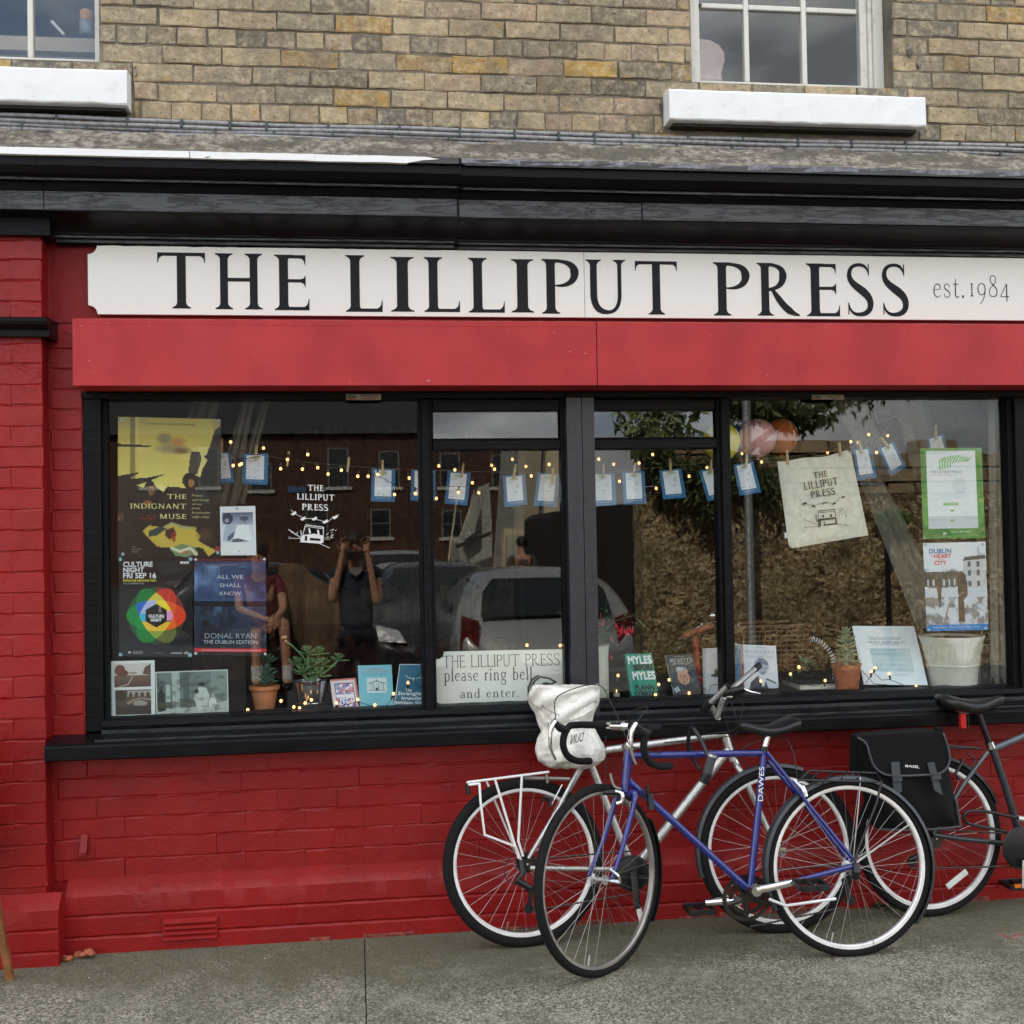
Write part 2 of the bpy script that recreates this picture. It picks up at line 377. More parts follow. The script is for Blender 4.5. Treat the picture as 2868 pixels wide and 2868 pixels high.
# ------------------------------------------------------------------ flat print: raster canvas, lettering
class Cv:
    def __init__(s, w, h, bg=(1, 1, 1)):
        s.w, s.h = w, h; s.a = np.zeros((h, w, 3)); s.a[:] = srgb(*bg)
        yy, xx = np.mgrid[0:h, 0:w]; s.x = (xx+.5)/w; s.y = (yy+.5)/h
    def _put(s, m, c, al=1.):
        c = np.array(srgb(*c)); m = (m*al)[..., None]; s.a = s.a*(1-m)+c*m; return s
    def rect(s, x0, y0, x1, y1, c, al=1.): return s._put(((s.x >= x0)&(s.x < x1)&(s.y >= y0)&(s.y < y1)).astype(float), c, al)
    def poly(s, pts, c, al=1.):
        ins = np.zeros(s.x.shape, bool); n = len(pts)
        for i in range(n):
            x0, y0 = pts[i]; x1, y1 = pts[(i+1)%n]
            if y0 == y1: continue
            ins ^= ((s.y >= min(y0, y1))&(s.y < max(y0, y1))&(s.x < (s.y-y0)*(x1-x0)/(y1-y0)+x0))
        return s._put(ins.astype(float), c, al)
    def ell(s, cx, cy, rx, ry, c, al=1., soft=0):
        d = ((s.x-cx)/rx)**2+((s.y-cy)/ry)**2
        m = (d < 1).astype(float) if not soft else np.clip((1-d)/soft, 0, 1); return s._put(m, c, al)
    def line(s, pts, wd, c, al=1.):
        m = np.zeros(s.x.shape)
        asp = s.h/s.w
        for (x0, y0), (x1, y1) in zip(pts[:-1], pts[1:]):
            dx, dy = x1-x0, (y1-y0)*asp; L = dx*dx+dy*dy+1e-12
            t = np.clip(((s.x-x0)*dx+(s.y-y0)*asp*dy)/L, 0, 1)
            d = np.hypot(s.x-x0-t*dx, (s.y-y0)*asp-t*dy); m = np.maximum(m, np.clip(1.5-d/wd, 0, 1))
        return s._put(m, c, al)
    def grad(s, y0, y1, c0, c1, al=1.):
        t = np.clip((s.y-y0)/(y1-y0), 0, 1)[..., None]; c = np.array(srgb(*c0))*(1-t)+np.array(srgb(*c1))*t
        m = (((s.y >= y0)&(s.y < y1))*al)[..., None]; s.a = s.a*(1-m)+c*m; return s
    def nz(s, k=6, seed=0, octs=4):
        r = np.random.RandomState(seed); out = np.zeros(s.x.shape); amp = 1; tot = 0
        for o in range(octs):
            g = r.rand(k+2, k+2); fx = s.x*k; fy = s.y*k; ix = fx.astype(int); iy = fy.astype(int); tx = fx-ix; ty = fy-iy
            tx = tx*tx*(3-2*tx); ty = ty*ty*(3-2*ty)
            out += amp*((g[iy, ix]*(1-tx)+g[iy, ix+1]*tx)*(1-ty)+(g[iy+1, ix]*(1-tx)+g[iy+1, ix+1]*tx)*ty); tot += amp; amp *= .55; k *= 2
        return out/tot
    def cloud(s, c, k=5, seed=0, lo=.4, hi=.6, al=1., reg=None):
        m = np.clip((s.nz(k, seed)-lo)/(hi-lo), 0, 1)
        if reg: m = m*((s.x >= reg[0])&(s.y >= reg[1])&(s.x < reg[2])&(s.y < reg[3]))
        return s._put(m, c, al)
class Sheet:
    'a flat or leaning sheet given by four world corners TL TR BR BL; (s,t) in 0..1, t down'
    def __init__(s, c, th=.001):
        s.c = [np.array(p, float) for p in c]; n = np.cross(s.c[1]-s.c[0], s.c[3]-s.c[0]); n /= np.linalg.norm(n)
        if n[1] > 0: n = -n
        s.n = n; s.th = th
    def m(s, a, b, off=0.): 
        p = s.c[0]*(1-a)*(1-b)+s.c[1]*a*(1-b)+s.c[2]*a*b+s.c[3]*(1-a)*b
        return p+s.n*off
    def body(s, name, mat_, parent, th=None, bevel=0):
        th = th or s.th; f = [s.m(0,0), s.m(1,0), s.m(1,1), s.m(0,1)]; b = [p-s.n*th for p in f]
        return MB().add(f+b, [(0,3,2,1),(4,5,6,7),(0,1,5,4),(1,2,6,5),(2,3,7,6),(3,0,4,7)]).build(name, mat_, parent, bevel=bevel)
    def printed(s, name, cv, mat_, parent, th=None, rect=(0, 0, 1, 1), off=0.):
        th = th or s.th; W, H = cv.w, cv.h; a0, b0, a1, b1 = rect
        A, B = np.meshgrid(np.linspace(a0, a1, W+1), np.linspace(b0, b1, H+1)); A = A[..., None]; B = B[..., None]
        p = s.c[0]*(1-A)*(1-B)+s.c[1]*A*(1-B)+s.c[2]*A*B+s.c[3]*(1-A)*B+s.n*off
        v = p.reshape(-1, 3); i = np.arange(W*H); r = i//W; q = i%W; k = r*(W+1)+q
        f = np.stack([k, k+W+1, k+W+2, k+1], 1)
        nv = len(v); back = np.array([s.m(a0,b0,off-th), s.m(a1,b0,off-th), s.m(a1,b1,off-th), s.m(a0,b1,off-th)])
        vv = np.concatenate([v, back]); cn = [0, W, (H+1)*(W+1)-1, H*(W+1)]
        faces = f.tolist()+[[nv, nv+1, nv+2, nv+3]]
        me = bpy.data.meshes.new(name)
        e = [list(range(0, W+1))+[nv+1, nv], [*(j*(W+1)+W for j in range(H+1))]+[nv+2, nv+1], list(range(H*(W+1), (H+1)*(W+1)))[::-1]+[nv+3, nv+2], [*(j*(W+1) for j in range(H, -1, -1))]+[nv, nv+3]]
        faces += e
        me.from_pydata(vv.tolist(), [], faces)
        ca = me.color_attributes.new('print', 'FLOAT_COLOR', 'CORNER')
        cols = np.ones((len(me.loops), 4)); fc = cv.a.reshape(-1, 3)
        cols[:W*H*4, :3] = np.repeat(fc, 4, 0); cols[W*H*4:, :3] = (.6, .6, .6)
        ca.data.foreach_set('color', cols.ravel()); me.materials.append(mat_)
        o = bpy.data.objects.new(name, me); COL.objects.link(o)
        if parent: adopt(o, parent)
        return o
_tc = {}
def sans(txt):
    if txt in _tc: return _tc[txt]
    cu = bpy.data.curves.new('t', 'FONT'); cu.body = txt; cu.size = 1; cu.resolution_u = 3
    o = bpy.data.objects.new('t', cu); COL.objects.link(o); dg = bpy.context.evaluated_depsgraph_get()
    me = bpy.data.meshes.new_from_object(o.evaluated_get(dg)); bpy.data.objects.remove(o)
    v = np.array([x.co[:2] for x in me.vertices]) if len(me.vertices) else np.zeros((0, 2)); f = [tuple(p.vertices) for p in me.polygons]
    bpy.data.meshes.remove(me); _tc[txt] = (v, f); return _tc[txt]
def put_text(mb, sh, txt, box, off=.0006, slab=False, glyphf=None, bold=0, kern=0):
    'letters fitted into box (s0,t0,s1,t1) of sheet sh'
    v, f = (sans(txt) if not glyphf else glyph_line(txt, *glyphf))
    if len(v) == 0: return
    x0, y0 = v[:, 0].min(), v[:, 1].min(); x1, y1 = v[:, 0].max(), v[:, 1].max()
    s0, t0, s1, t1 = box
    nrm = v[:, 2] if v.shape[1] > 2 else np.zeros(len(v))
    for bx, by in ([(0, 0)] if not bold else [(0, 0), (bold, 0), (0, bold), (bold, bold)]):
        pts = [sh.m(s0+(a-x0)/(x1-x0)*(s1-s0)+bx, t1-(b-y0)/(y1-y0)*(t1-t0)+by, off+c*.00004+(.00005 if bx or by else 0)) for a, b, c in zip(v[:, 0], v[:, 1], nrm)]
        off += .00006
        mb.add(pts, f)
# --- own roman alphabet: strips of quads
def _bez(p, n=14):
    p = [np.array(q, float) for q in p]; out = []
    segs = (len(p)-1)//3
    for k in range(segs):
        a, b, c, d = p[3*k:3*k+4]
        for i in range(n+(k == segs-1)):
            t = i/n; out.append((1-t)**3*a+3*(1-t)**2*t*b+3*(1-t)*t*t*c+t**3*d)
    return np.array(out)
def rib(path, w):   # path Nx2 , w: (pos,width) keys -> strip
    p = np.array(path, float); d = np.gradient(p, axis=0); d /= (np.linalg.norm(d, axis=1)[:, None]+1e-9)
    nn = np.stack([-d[:, 1], d[:, 0]], 1); L = np.concatenate([[0], np.cumsum(np.linalg.norm(np.diff(p, axis=0), axis=1))]); L /= L[-1]
    ww = np.interp(L, [a for a, b in w], [b for a, b in w])[:, None]/2
    return list(zip(p+nn*ww, p-nn*ww))
def stem(x, y0, y1, w, sb=.09, st=.09, th=.022, br=.10):
    rows = []
    def fl(s, k): return w/2+(s)*(1-k)**2.6
    if sb:
        rows += [(y0, w/2+sb), (y0+th, w/2+sb*.93)]
        for k in (.15, .3, .5, .75, 1): rows.append((y0+th+br*k, fl(sb*.8, k)))
    else: rows.append((y0, w/2))
    if st:
        t = []
        for k in (1, .75, .5, .3, .15): t.append((y1-th-br*k, fl(st*.8, k)))
        rows += t+[(y1-th, w/2+st*.93), (y1, w/2+st)]
    else: rows.append((y1, w/2))
    return [((x-h, y), (x+h, y)) for y, h in rows]
def arm(x0, x1, y, t, tip, up, k=.07):   # horizontal arm from x0 to x1 with a flared serif tip of height tip (up=-1: hangs down)
    xs = [x0, x1-k*1.3, x1-k*.8, x1-k*.4, x1-.012, x1]; r = []
    for i, x in enumerate(xs):
        e = [0, 0, .12, .35, .85, 1][i]*tip
        lo, hi = (y, y+t+e) if up > 0 else (y-e, y+t)
        r.append(((x, lo), (x, hi)))
    return r
def glyph(c, W=.155, t=.06, sf=.09):
    'returns (strips, advance) at cap height 1'
    A = []; h = W/2; s = sf
    def ln(p, q, a, b=None): A.append(rib([p, ((p[0]+q[0])/2, (p[1]+q[1])/2), q], [(0, a), (1, b or a)]))
    def cv(p, w, n=14): A.append(rib(_bez(p, n), w))
    def serif(x, y, w=None, th=.024): w = w or s; A.append([((x-w, y), (x-w, y+th)), ((x+w, y), (x+w, y+th))])
    if c == 'T':
        A.append(stem(.42, 0, 1-t*.5, W, s, 0)); A.append(arm(.42, .83, 1-t-.01, t, .13, -1)); A.append([((.84-a[0], a[1]), (.84-b[0], b[1])) for a, b in arm(.42, .83, 1-t-.01, t, .13, -1)]); adv = .84
    elif c in 'IL':
        x = s+h; A.append(stem(x, 0, 1, W, s, s)); adv = 2*x
        if c == 'L': A.append(arm(x, x+.46, 0, t, .16, 1)); adv = x+.47
    elif c == 'H':
        x = s*.8+h*.9; A.append(stem(x, 0, 1, W*.85, s, s)); A.append(stem(x+.5, 0, 1, W*.85, s, s)); ln((x, .53), (x+.5, .53), t*1.1); adv = 2*x+.5
    elif c == 'E':
        x = s+h; A.append(stem(x, 0, 1, W, s, s)); A.append(arm(x, x+.38, 1-t-.005, t, .13, -1)); A.append(arm(x, x+.38, .53-t/2, t, .07, 1)); A.append(arm(x, x+.38, .53-t/2+.001, t*.9, .09, -1)); A.append(arm(x, x+.44, 0, t, .16, 1)); adv = x+.45
    elif c == 'F':
        x = s+h; A.append(stem(x, 0, 1, W, s, s)); A.append(arm(x, x+.36, 1-t-.005, t, .13, -1)); A.append(arm(x, x+.32, .53-t/2, t, .07, 1)); A.append(arm(x, x+.32, .53-t/2, t*.9, .09, -1)); adv = x+.37
    elif c in 'PRBD':
        x = s+h
        if c == 'D':
            A.append(stem(x, 0, 1, W, s, s)); cv([(x, 1-t/2), (x+.36, 1-t/2), (x+.56, .82), (x+.56, .5), (x+.56, .18), (x+.36, t/2), (x, t/2)], [(0, t), (.2, t), (.5, W), (.8, t), (1, t)]); adv = x+.56+h
        else:
            A.append(stem(x, 0, 1, W, s, s)); b = .50
            cv([(x, 1-t/2), (x+.30, 1-t/2+.005), (x+.44, .90), (x+.43, .73), (x+.42, .57), (x+.25, b-.01), (x+.06, b+.02)] if c == 'P' else
               [(x, 1-t/2), (x+.26, 1-t/2), (x+.36, .90), (x+.36, .76), (x+.36, .60), (x+.24, .50), (x+.02, .49)], [(0, t*.9), (.22, t*1.1), (.5, W), (.78, t*1.3), (1, .02 if c == 'P' else t)])
            adv = x+.43+h
            if c == 'R':
                cv([(x+.14, .5), (x+.28, .3), (x+.42, .06), (x+.68, .012)], [(0, t), (.3, W*.8), (.7, W*.9), (1, .03)]); adv = x+.68
            if c == 'B': cv([(x, .5), (x+.3, .5), (x+.44, .42), (x+.44, .27), (x+.44, .1), (x+.3, t/2), (x, t/2)], [(0, t), (.5, W), (1, t)])
    elif c == 'U':
        x = s+h*.9; A.append(stem(x, .34, 1, W*.85, 0, s)); A.append(stem(x+.5, .34, 1, t*1.25, 0, s))
        cv([(x, .36), (x, .10), (x+.12, .02), (x+.27, .02), (x+.42, .02), (x+.5, .14), (x+.5, .36)], [(0, W*.85), (.3, W*.8), (.55, t*1.1), (1, t*1.25)]); adv = 2*x+.5
    elif c == 'S':
        cv([(.50, .80), (.46, .93), (.40, .97), (.28, .97), (.10, .97), (.04, .86), (.06, .74), (.10, .54), (.50, .48), (.53, .26), (.55, .08), (.40, .03), (.26, .03), (.14, .03), (.06, .09), (.04, .22)],
           [(0, .02), (.08, t), (.2, t*1.1), (.36, W*.8), (.52, W*1.08), (.68, W*.85), (.84, t*1.2), (.94, t*.8), (1, .02)], 10)
        A.append([((.485, .77), (.485, .98)), ((.51, .77), (.51, .985))]); A.append([((.02, .02), (.02, .26)), ((.045, .04), (.045, .24))]); adv = .60
    elif c in 'GCQO':
        cv([(.62, .80), (.56, .94), (.46, .975), (.38, .975), (.12, .975), (.08, .70), (.08, .5), (.08, .25), (.14, .025), (.40, .025), (.5, .025), (.60, .06), (.64, .12)] if c != 'O' and c != 'Q' else
           [(.38, .975), (.16, .975), (.08, .72), (.08, .5), (.08, .25), (.16, .025), (.38, .025), (.62, .025), (.70, .26), (.70, .5), (.70, .74), (.60, .975), (.38, .975)],
           [(0, t), (.2, t), (.5, W), (.85, t), (1, t)] if c in 'GC' else [(0, t), (.25, W), (.5, t), (.75, W), (1, t)])
        if c == 'G': A.append(stem(.63, .04, .44, W*.8, 0, s))
        if c in 'GC': A.append([((.60, .72), (.60, .97)), ((.64, .72), (.64, .98))])
        adv = .78
        if c == 'Q': ln((.4, .12), (.78, -.12), W*.7, t)
    elif c in 'AVWM':
        if c == 'A': ln((.36, .97), (.09, .02), t); ln((.36, 1), (.66, .02), W); ln((.18, .34), (.56, .34), t); serif(.09, 0); serif(.66, 0); adv = .76
        if c == 'V': ln((.09, .98), (.38, .02), W); ln((.66, .98), (.38, .02), t); serif(.09, .976); serif(.66, .976); adv = .76
        if c == 'W': ln((.09, .98), (.30, .02), W); ln((.50, .98), (.30, .02), t); ln((.48, .98), (.70, .02), W); ln((.92, .98), (.70, .02), t); serif(.09, .976); serif(.92, .976); adv = 1.0
        if c == 'M': ln((.14, .0), (.14, 1), t); ln((.16, .98), (.46, .02), W*.9); ln((.76, .98), (.46, .02), t); ln((.78, 0), (.78, 1), W); serif(.14, 0); serif(.78, 0, s+.03); serif(.10, .976); serif(.82, .976); adv = .94
    elif c == 'N': ln((.12, 0), (.12, 1), t); ln((.14, .98), (.64, .02), W); ln((.66, 0), (.66, 1), t); serif(.12, 0); serif(.66, .976); serif(.10, .976, s*.8); adv = .78
    elif c in 'XYZ':
        if c == 'X': ln((.1, .98), (.6, .02), W); ln((.6, .98), (.1, .02), t); adv = .7
        if c == 'Y': ln((.1, .98), (.36, .48), W); ln((.62, .98), (.36, .48), t); A.append(stem(.36, 0, .5, W, s, 0)); adv = .72
        if c == 'Z': ln((.06, .97), (.58, .97), t); ln((.56, .95), (.08, .05), W); ln((.06, .03), (.6, .03), t); adv = .66
    elif c in 'JK':
        x = s+h; A.append(stem(x, 0 if c == 'K' else .05, 1, W, s if c == 'K' else 0, s)); adv = 2*x
        if c == 'J': cv([(x, .1), (x, -.05), (x-.1, -.1), (x-.2, -.08)], [(0, W), (1, t)])
        if c == 'K': ln((x, .4), (x+.42, .97), t); ln((x+.12, .55), (x+.52, .02), W); serif(x+.44, .976, .07); serif(x+.53, 0, .08); adv = x+.62
    # lower case, x height .62
    elif c == 'p': A.append(stem(.16, -.36, .62, W, s, 0)); cv([(.16, .52), (.22, .62), (.34, .62), (.36, .62), (.50, .60), (.54, .44), (.54, .31), (.54, .14), (.46, .0), (.34, .0), (.24, 0), (.2, .04), (.16, .1)], [(0, t), (.2, t), (.5, W), (.8, t), (1, t)]); ln((.06, .57), (.16, .61), .04, .05); adv = .62
    elif c == 'l': A.append(stem(.14, 0, 1.02, W, s, 0)); ln((.04, .97), (.14, 1.0), .03, .06); adv = .28
    elif c == 'i': A.append(stem(.14, 0, .62, W, s, 0)); ln((.04, .56), (.14, .6), .03, .06); A.append([((.07, .80), (.07, .93)), ((.21, .80), (.21, .93))]); adv = .28
    elif c == 'e': cv([(.07, .33), (.2, .34), (.36, .36), (.45, .38), (.47, .52), (.40, .60), (.29, .60), (.15, .60), (.07, .46), (.07, .30), (.07, .12), (.18, .02), (.30, .02), (.38, .02), (.44, .06), (.47, .12)], [(0, t*.8), (.22, t*.8), (.32, W*.8), (.42, t), (.62, W), (.82, t*1.2), (1, .02)]); adv = .52
    elif c == 'a': A.append(stem(.40, 0, .48, W*.9, 0, 0)); cv([(.40, .46), (.40, .6), (.32, .62), (.24, .62), (.16, .62), (.10, .56), (.10, .48)], [(0, W*.9), (.5, t), (1, t)]); cv([(.40, .36), (.2, .33), (.06, .28), (.06, .14), (.06, .02), (.14, .0), (.20, .0), (.3, 0), (.36, .06), (.40, .12)], [(0, t), (.4, W*.9), (.7, t), (1, t)]); ln((.40, .03), (.50, .03), .06, .02); adv = .52
    elif c == 's': cv([(.38, .46), (.36, .58), (.30, .60), (.22, .60), (.12, .60), (.07, .54), (.07, .47), (.08, .34), (.38, .34), (.40, .16), (.41, .04), (.28, .02), (.22, .02), (.12, .02), (.07, .08), (.06, .17)], [(0, .03), (.15, t), (.45, W*.9), (.8, t), (1, .03)], 8); adv = .46
    elif c in 'rn': 
        A.append(stem(.15, 0, .60, W, s, 0)); ln((.04, .56), (.15, .6), .03, .06)
        if c == 'r': cv([(.15, .44), (.2, .56), (.28, .63), (.40, .56)], [(0, t*.6), (1, t*1.8)]); adv = .42
        else: cv([(.15, .44), (.22, .58), (.30, .61), (.36, .60), (.47, .58), (.48, .48), (.48, .38)], [(0, t*.6), (.5, t*1.2), (1, W)]); A.append(stem(.48, 0, .40, W, s, 0)); adv = .64
    elif c in 'bd':
        f = (lambda x: x) if c == 'b' else (lambda x: .64-x)
        A.append(stem(f(.16), 0, 1.0, W, 0 if c == 'b' else s*.6, 0)); cv([(f(a), b) for a, b in [(.16, .52), (.22, .62), (.34, .62), (.36, .62), (.50, .60), (.54, .44), (.54, .31), (.54, .14), (.46, .0), (.34, .0), (.24, 0), (.2, .04), (.16, .1)]], [(0, t), (.2, t), (.5, W), (.8, t), (1, t)]); ln((f(.16)-.11, .96), (f(.16), 1), .03, .06); adv = .64
    elif c == 'g':
        cv([(.28, .62), (.12, .62), (.09, .50), (.09, .42), (.09, .30), (.16, .22), (.28, .22), (.42, .22), (.47, .32), (.47, .42), (.47, .54), (.40, .62), (.28, .62)], [(0, t), (.25, W), (.5, t), (.75, W), (1, t)])
        cv([(.16, .26), (.04, .16), (.08, .06), (.28, .04), (.28, .04), (.52, .02), (.5, -.12), (.5, -.14), (.5, -.28), (.38, -.33), (.28, -.33), (.12, -.33), (.06, -.26), (.06, -.18), (.06, -.06), (.18, 0), (.28, .03)], [(0, t), (.3, W*.9), (.6, t*1.2), (1, t)], 8); ln((.42, .55), (.56, .63), t); adv = .58
    elif c == 't': cv([(.18, .84), (.18, .5), (.16, .2), (.18, .10), (.20, 0), (.32, .0), (.38, .08)], [(0, .03), (.3, W), (.7, W), (1, .03)]); ln((.03, .60), (.36, .60), t); adv = .40
    elif c == '.': A.append([((.06, 0), (.06, .11)), ((.17, 0), (.17, .11))]); adv = .24
    elif c == '1': A.append(stem(.16, 0, .62, W, s*1.3, s*.9)); adv = .36
    elif c == '9': cv([(.28, .62), (.12, .62), (.06, .48), (.06, .36), (.06, .2), (.14, .08), (.26, .08), (.42, .08), (.48, .24), (.48, .36), (.48, .54), (.40, .62), (.28, .62)], [(0, t), (.25, W), (.5, t), (.75, W), (1, t)]); cv([(.48, .38), (.48, .1), (.38, -.18), (.18, -.36)], [(0, W), (1, .03)]); adv = .58
    elif c == '8': cv([(.27, 1.0), (.10, 1), (.10, .84), (.12, .76), (.16, .58), (.50, .48), (.50, .24), (.50, .08), (.40, .0), (.27, 0), (.12, 0), (.04, .1), (.05, .24), (.06, .48), (.42, .56), (.44, .78), (.45, .92), (.38, 1), (.27, 1)], [(0, t), (.15, W*.8), (.3, W), (.45, W), (.5, t), (.7, t), (1, t)], 8); adv = .56
    elif c == '4': ln((.40, .60), (.04, .02), t); ln((.04, .0), (.56, .0), t); ln((.41, .62), (.41, -.22), W); adv = .60
    elif c == ' ': adv = .38
    else:
        v, f = sans(c); return None
    return A, adv
def glyph_mesh(c, *st):
    g = glyph(c, *st); v = []; f = []
    if g is None:
        a, f = sans(c); return [(x*1.3, y*1.3, 0) for x, y in a], f, (a[:, 0].max()*1.3+.03 if len(a) else .3)
    for k, strip in enumerate(g[0]):
        b = len(v)
        for l, r in strip: v.append((l[0], l[1], k)); v.append((r[0], r[1], k))
        for i in range(len(strip)-1): f.append((b+2*i, b+2*i+1, b+2*i+3, b+2*i+2))
    return v, f, g[1]
def glyph_line(txt, *st):
    x = 0; V = []; F = []
    for c in txt:
        v, f, adv = glyph_mesh(c, *st); b = len(V); V += [(a+x, q, k) for a, q, k in v]; F += [tuple(i+b for i in q) for q in f]; x += adv+.10
    return np.array(V), F
SLAB = (.13, .085, .085); ROMAN = (.155, .06, .085); LIGHT = (.075, .045, .05); BOOK = (.10, .05, .07)
def pxsheet(px, y, th=.001):
    ys = y if hasattr(y, '__len__') else [y]*4
    return Sheet([P(u, v, yy) for (u, v), yy in zip(px, ys)], th)
def texts(sh, parent, items, mat_, name='lettering', off=.0006, gf=None, bold=0):
    mb = MB()
    for t, b in items: put_text(mb, sh, t, b, off, glyphf=gf, bold=bold)
    return mb.build(name, mat_, parent, fix=False)
# ------------------------------------------------------------------ ground
def structure(o, label=None): T(o, label, kind='structure'); return o
GZ = .022
def groundz(y): return GZ+min(0, max(y+.06, -2.2)*.024)
mb = MB(); JX = PX(1020, 2630, 0)
yy = [.25, -.06, -.5, -1., -1.6, -2.26]
for x0, x1 in ((-9, -3.4), (-3.396, JX-.001), (JX+.003, 3.55), (3.558, 9)):
    vs = [(x, y, groundz(y)) for y in yy for x in (x0, x1)]; fs = [(2*i, 2*i+1, 2*i+3, 2*i+2) for i in range(5)]
    mb.add(vs, fs); mb.add([(x0, y, groundz(y)-.05) for y in yy]+[(x0, y, groundz(y)) for y in yy], [(i, i+1, i+7, i+6) for i in range(5)]); mb.add([(x1, y, groundz(y)-.05) for y in yy]+[(x1, y, groundz(y)) for y in yy], [(i, i+1, i+7, i+6) for i in range(5)])
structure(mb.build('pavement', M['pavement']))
mb = MB(); 
for i in range(14): mb.box(-9+i*1.3, -9+i*1.3+1.292, -2.42, -2.264, -.2, groundz(-2.3))
structure(mb.build('kerb', M['kerb'], bevel=.012))
structure(MB().add([(-90, -2.4, -.14), (90, -2.4, -.14), (90, -70, -.14), (-90, -70, -.14)], [(0, 1, 2, 3)]).build('road', M['asphalt']))
structure(MB().add([(-400, 400, -.3), (400, 400, -.3), (400, -400, -.3), (-400, -400, -.3)], [(0, 1, 2, 3)]).build('ground', M['asphalt']))

# ------------------------------------------------------------------ the shop building
B = thing('shop_building', 'yellow brick building with a red and black painted shopfront', 'building', (0, 0, 0))
XL, XR = -2.3, 4.6
def box(name, m, parent, *a, bevel=0): return MB().box(*a).build(name, m, parent, bevel=bevel)
# openings upstairs
RW = dict(x0=PX(1938, 200), x1=PX(2502, 200), zs=PZ(2150, 238, .06))
LW = dict(x1=PX(277, 100), x0=PX(277, 100)-.93, zs=PZ(150, 170, .06))
ZU0 = 2.985; ZU1 = 5.25; WT = 4.95
wall = MB()
for a, b in ((XL, LW['x0']), (LW['x1'], RW['x0']), (RW['x1'], XR)): wall.box(a, b, .0055, .28, ZU0, ZU1)
for W_ in (LW, RW):
    wall.box(W_['x0'], W_['x1'], .0055, .28, ZU0, W_['zs']-.02); wall.box(W_['x0'], W_['x1'], .0055, .28, WT, ZU1)
UW = wall.build('upper_wall', M['mortar'], B)
# bricks: a few jittered shapes, shared
def brick_mesh(L, h, seed, m, d=.05, jit=.0022, ch=.004, cx=1.2):
    r = random.Random(seed); v = []
    nx = 4 if L > .15 else 2
    xs = [i*L/nx for i in range(nx+1)]; f = []
    def j(a=jit): return r.uniform(-a, a)
    back = [(x, d, z) for z in (0, h) for x in xs]
    edge = [(x+j(), ch+j(.001), z+j()) for z in (0, h) for x in xs]
    fr = [(min(max(x, ch*cx), L-ch*cx)+j(), j(.0012), (ch*1.2 if z == 0 else h-ch*1.2)+j()) for z in (0, h) for x in xs]
    v = back+edge+fr; n = nx+1; E = 2*n; Fo = 4*n
    for i in range(nx):
        f += [(Fo+i, Fo+i+1, Fo+n+i+1, Fo+n+i), (E+i, E+i+1, Fo+i+1, Fo+i), (Fo+n+i, Fo+n+i+1, E+n+i+1, E+n+i), (i, i+1, E+i+1, E+i), (E+n+i, E+n+i+1, n+i+1, n+i)]
    f += [(E, Fo, Fo+n, E+n), (0, E, E+n, n), (Fo+nx, E+nx, E+n+nx, Fo+n+nx), (E+nx, nx, n+nx, E+n+nx)]
    me = bpy.data.meshes.new('brick'); me.from_pydata(v, [], f)
    bm = bmesh.new(); bm.from_mesh(me); bmesh.ops.recalc_face_normals(bm, faces=bm.faces); bm.to_mesh(me); bm.free()
    # recalc may flip an open shell: make the front face look at the street
    ym = [p for p in me.polygons if all(abs(me.vertices[i].co.y) < .002 for i in p.vertices)]
    if ym and ym[0].normal.y > 0: me.flip_normals()
    me.materials.append(m); return me
BL, BH, BP = .2285, .0745, .0745
_bm = {}
def place_brick(parent, x, z, L, y, m, mk, h, d=.05, jit=.0022, ch=.004, var=7, yj=.003, cx=1.2):
    k = (mk, round(L/.006), h, random.randrange(var))
    if k not in _bm: _bm[k] = brick_mesh(round(L/.006)*.006, h, len(_bm), m, d, jit, ch, cx)
    o = bpy.data.objects.new('brick', _bm[k]); COL.objects.link(o); o.parent = parent
    o.location = (x+random.uniform(-.0015, .0015), y+random.uniform(-yj, yj), z+random.uniform(-.0012, .0012)); return o
def fill_rows(parent, spans, rows, y, m, mk, h, jt=.010, bl=BL, **k):
    """rows: (z, phase x, header?) ; spans(z0,z1) -> list of (x0,x1) to fill"""
    for z, ph, hd in rows:
        L = bl/2 if hd else bl
        for a, b in spans(z, z+h):
            i = math.floor((a-ph)/L)
            while ph+i*L < b-.004:
                x0 = max(a, ph+i*L); x1 = min(b, ph+(i+1)*L)
                if x1-x0 > .028: place_brick(parent, x0+jt/2, z+jt/2, x1-x0-jt, y, m, mk, h-jt, **k)
                i += 1
z92 = PZ(960, 92)     # joint under the course of stretchers B
rows = []
for k in range(-3, 9):       # k=0: course B just above z92
    z = z92+k*BP; hd = (k+1) % 4 == 0
    ph = {0: PX(775, 65), -1: PX(661, 110), -2: PX(621, 150), -3: PX(705, 215)}.get(k, PX(775, 65)+(k % 2)*.1145+.02*k)
    rows.append((z, ph, hd))
rows += [(z92-4*BP, PX(771, 285), False), (z92-5*BP, PX(646, 330), True), (z92-6*BP, PX(646, 330)+.05, False)]
SILL_L = dict(x1=PX(358, 220, -.09), zt=PZ(200, 187, -.09), zb=PZ(200, 288, -.09))
SILL_R = dict(x0=PX(1872, 290, -.09), x1=PX(2596, 300, -.09), zt=PZ(2230, 256, -.09), zb=PZ(2230, 344, -.09))
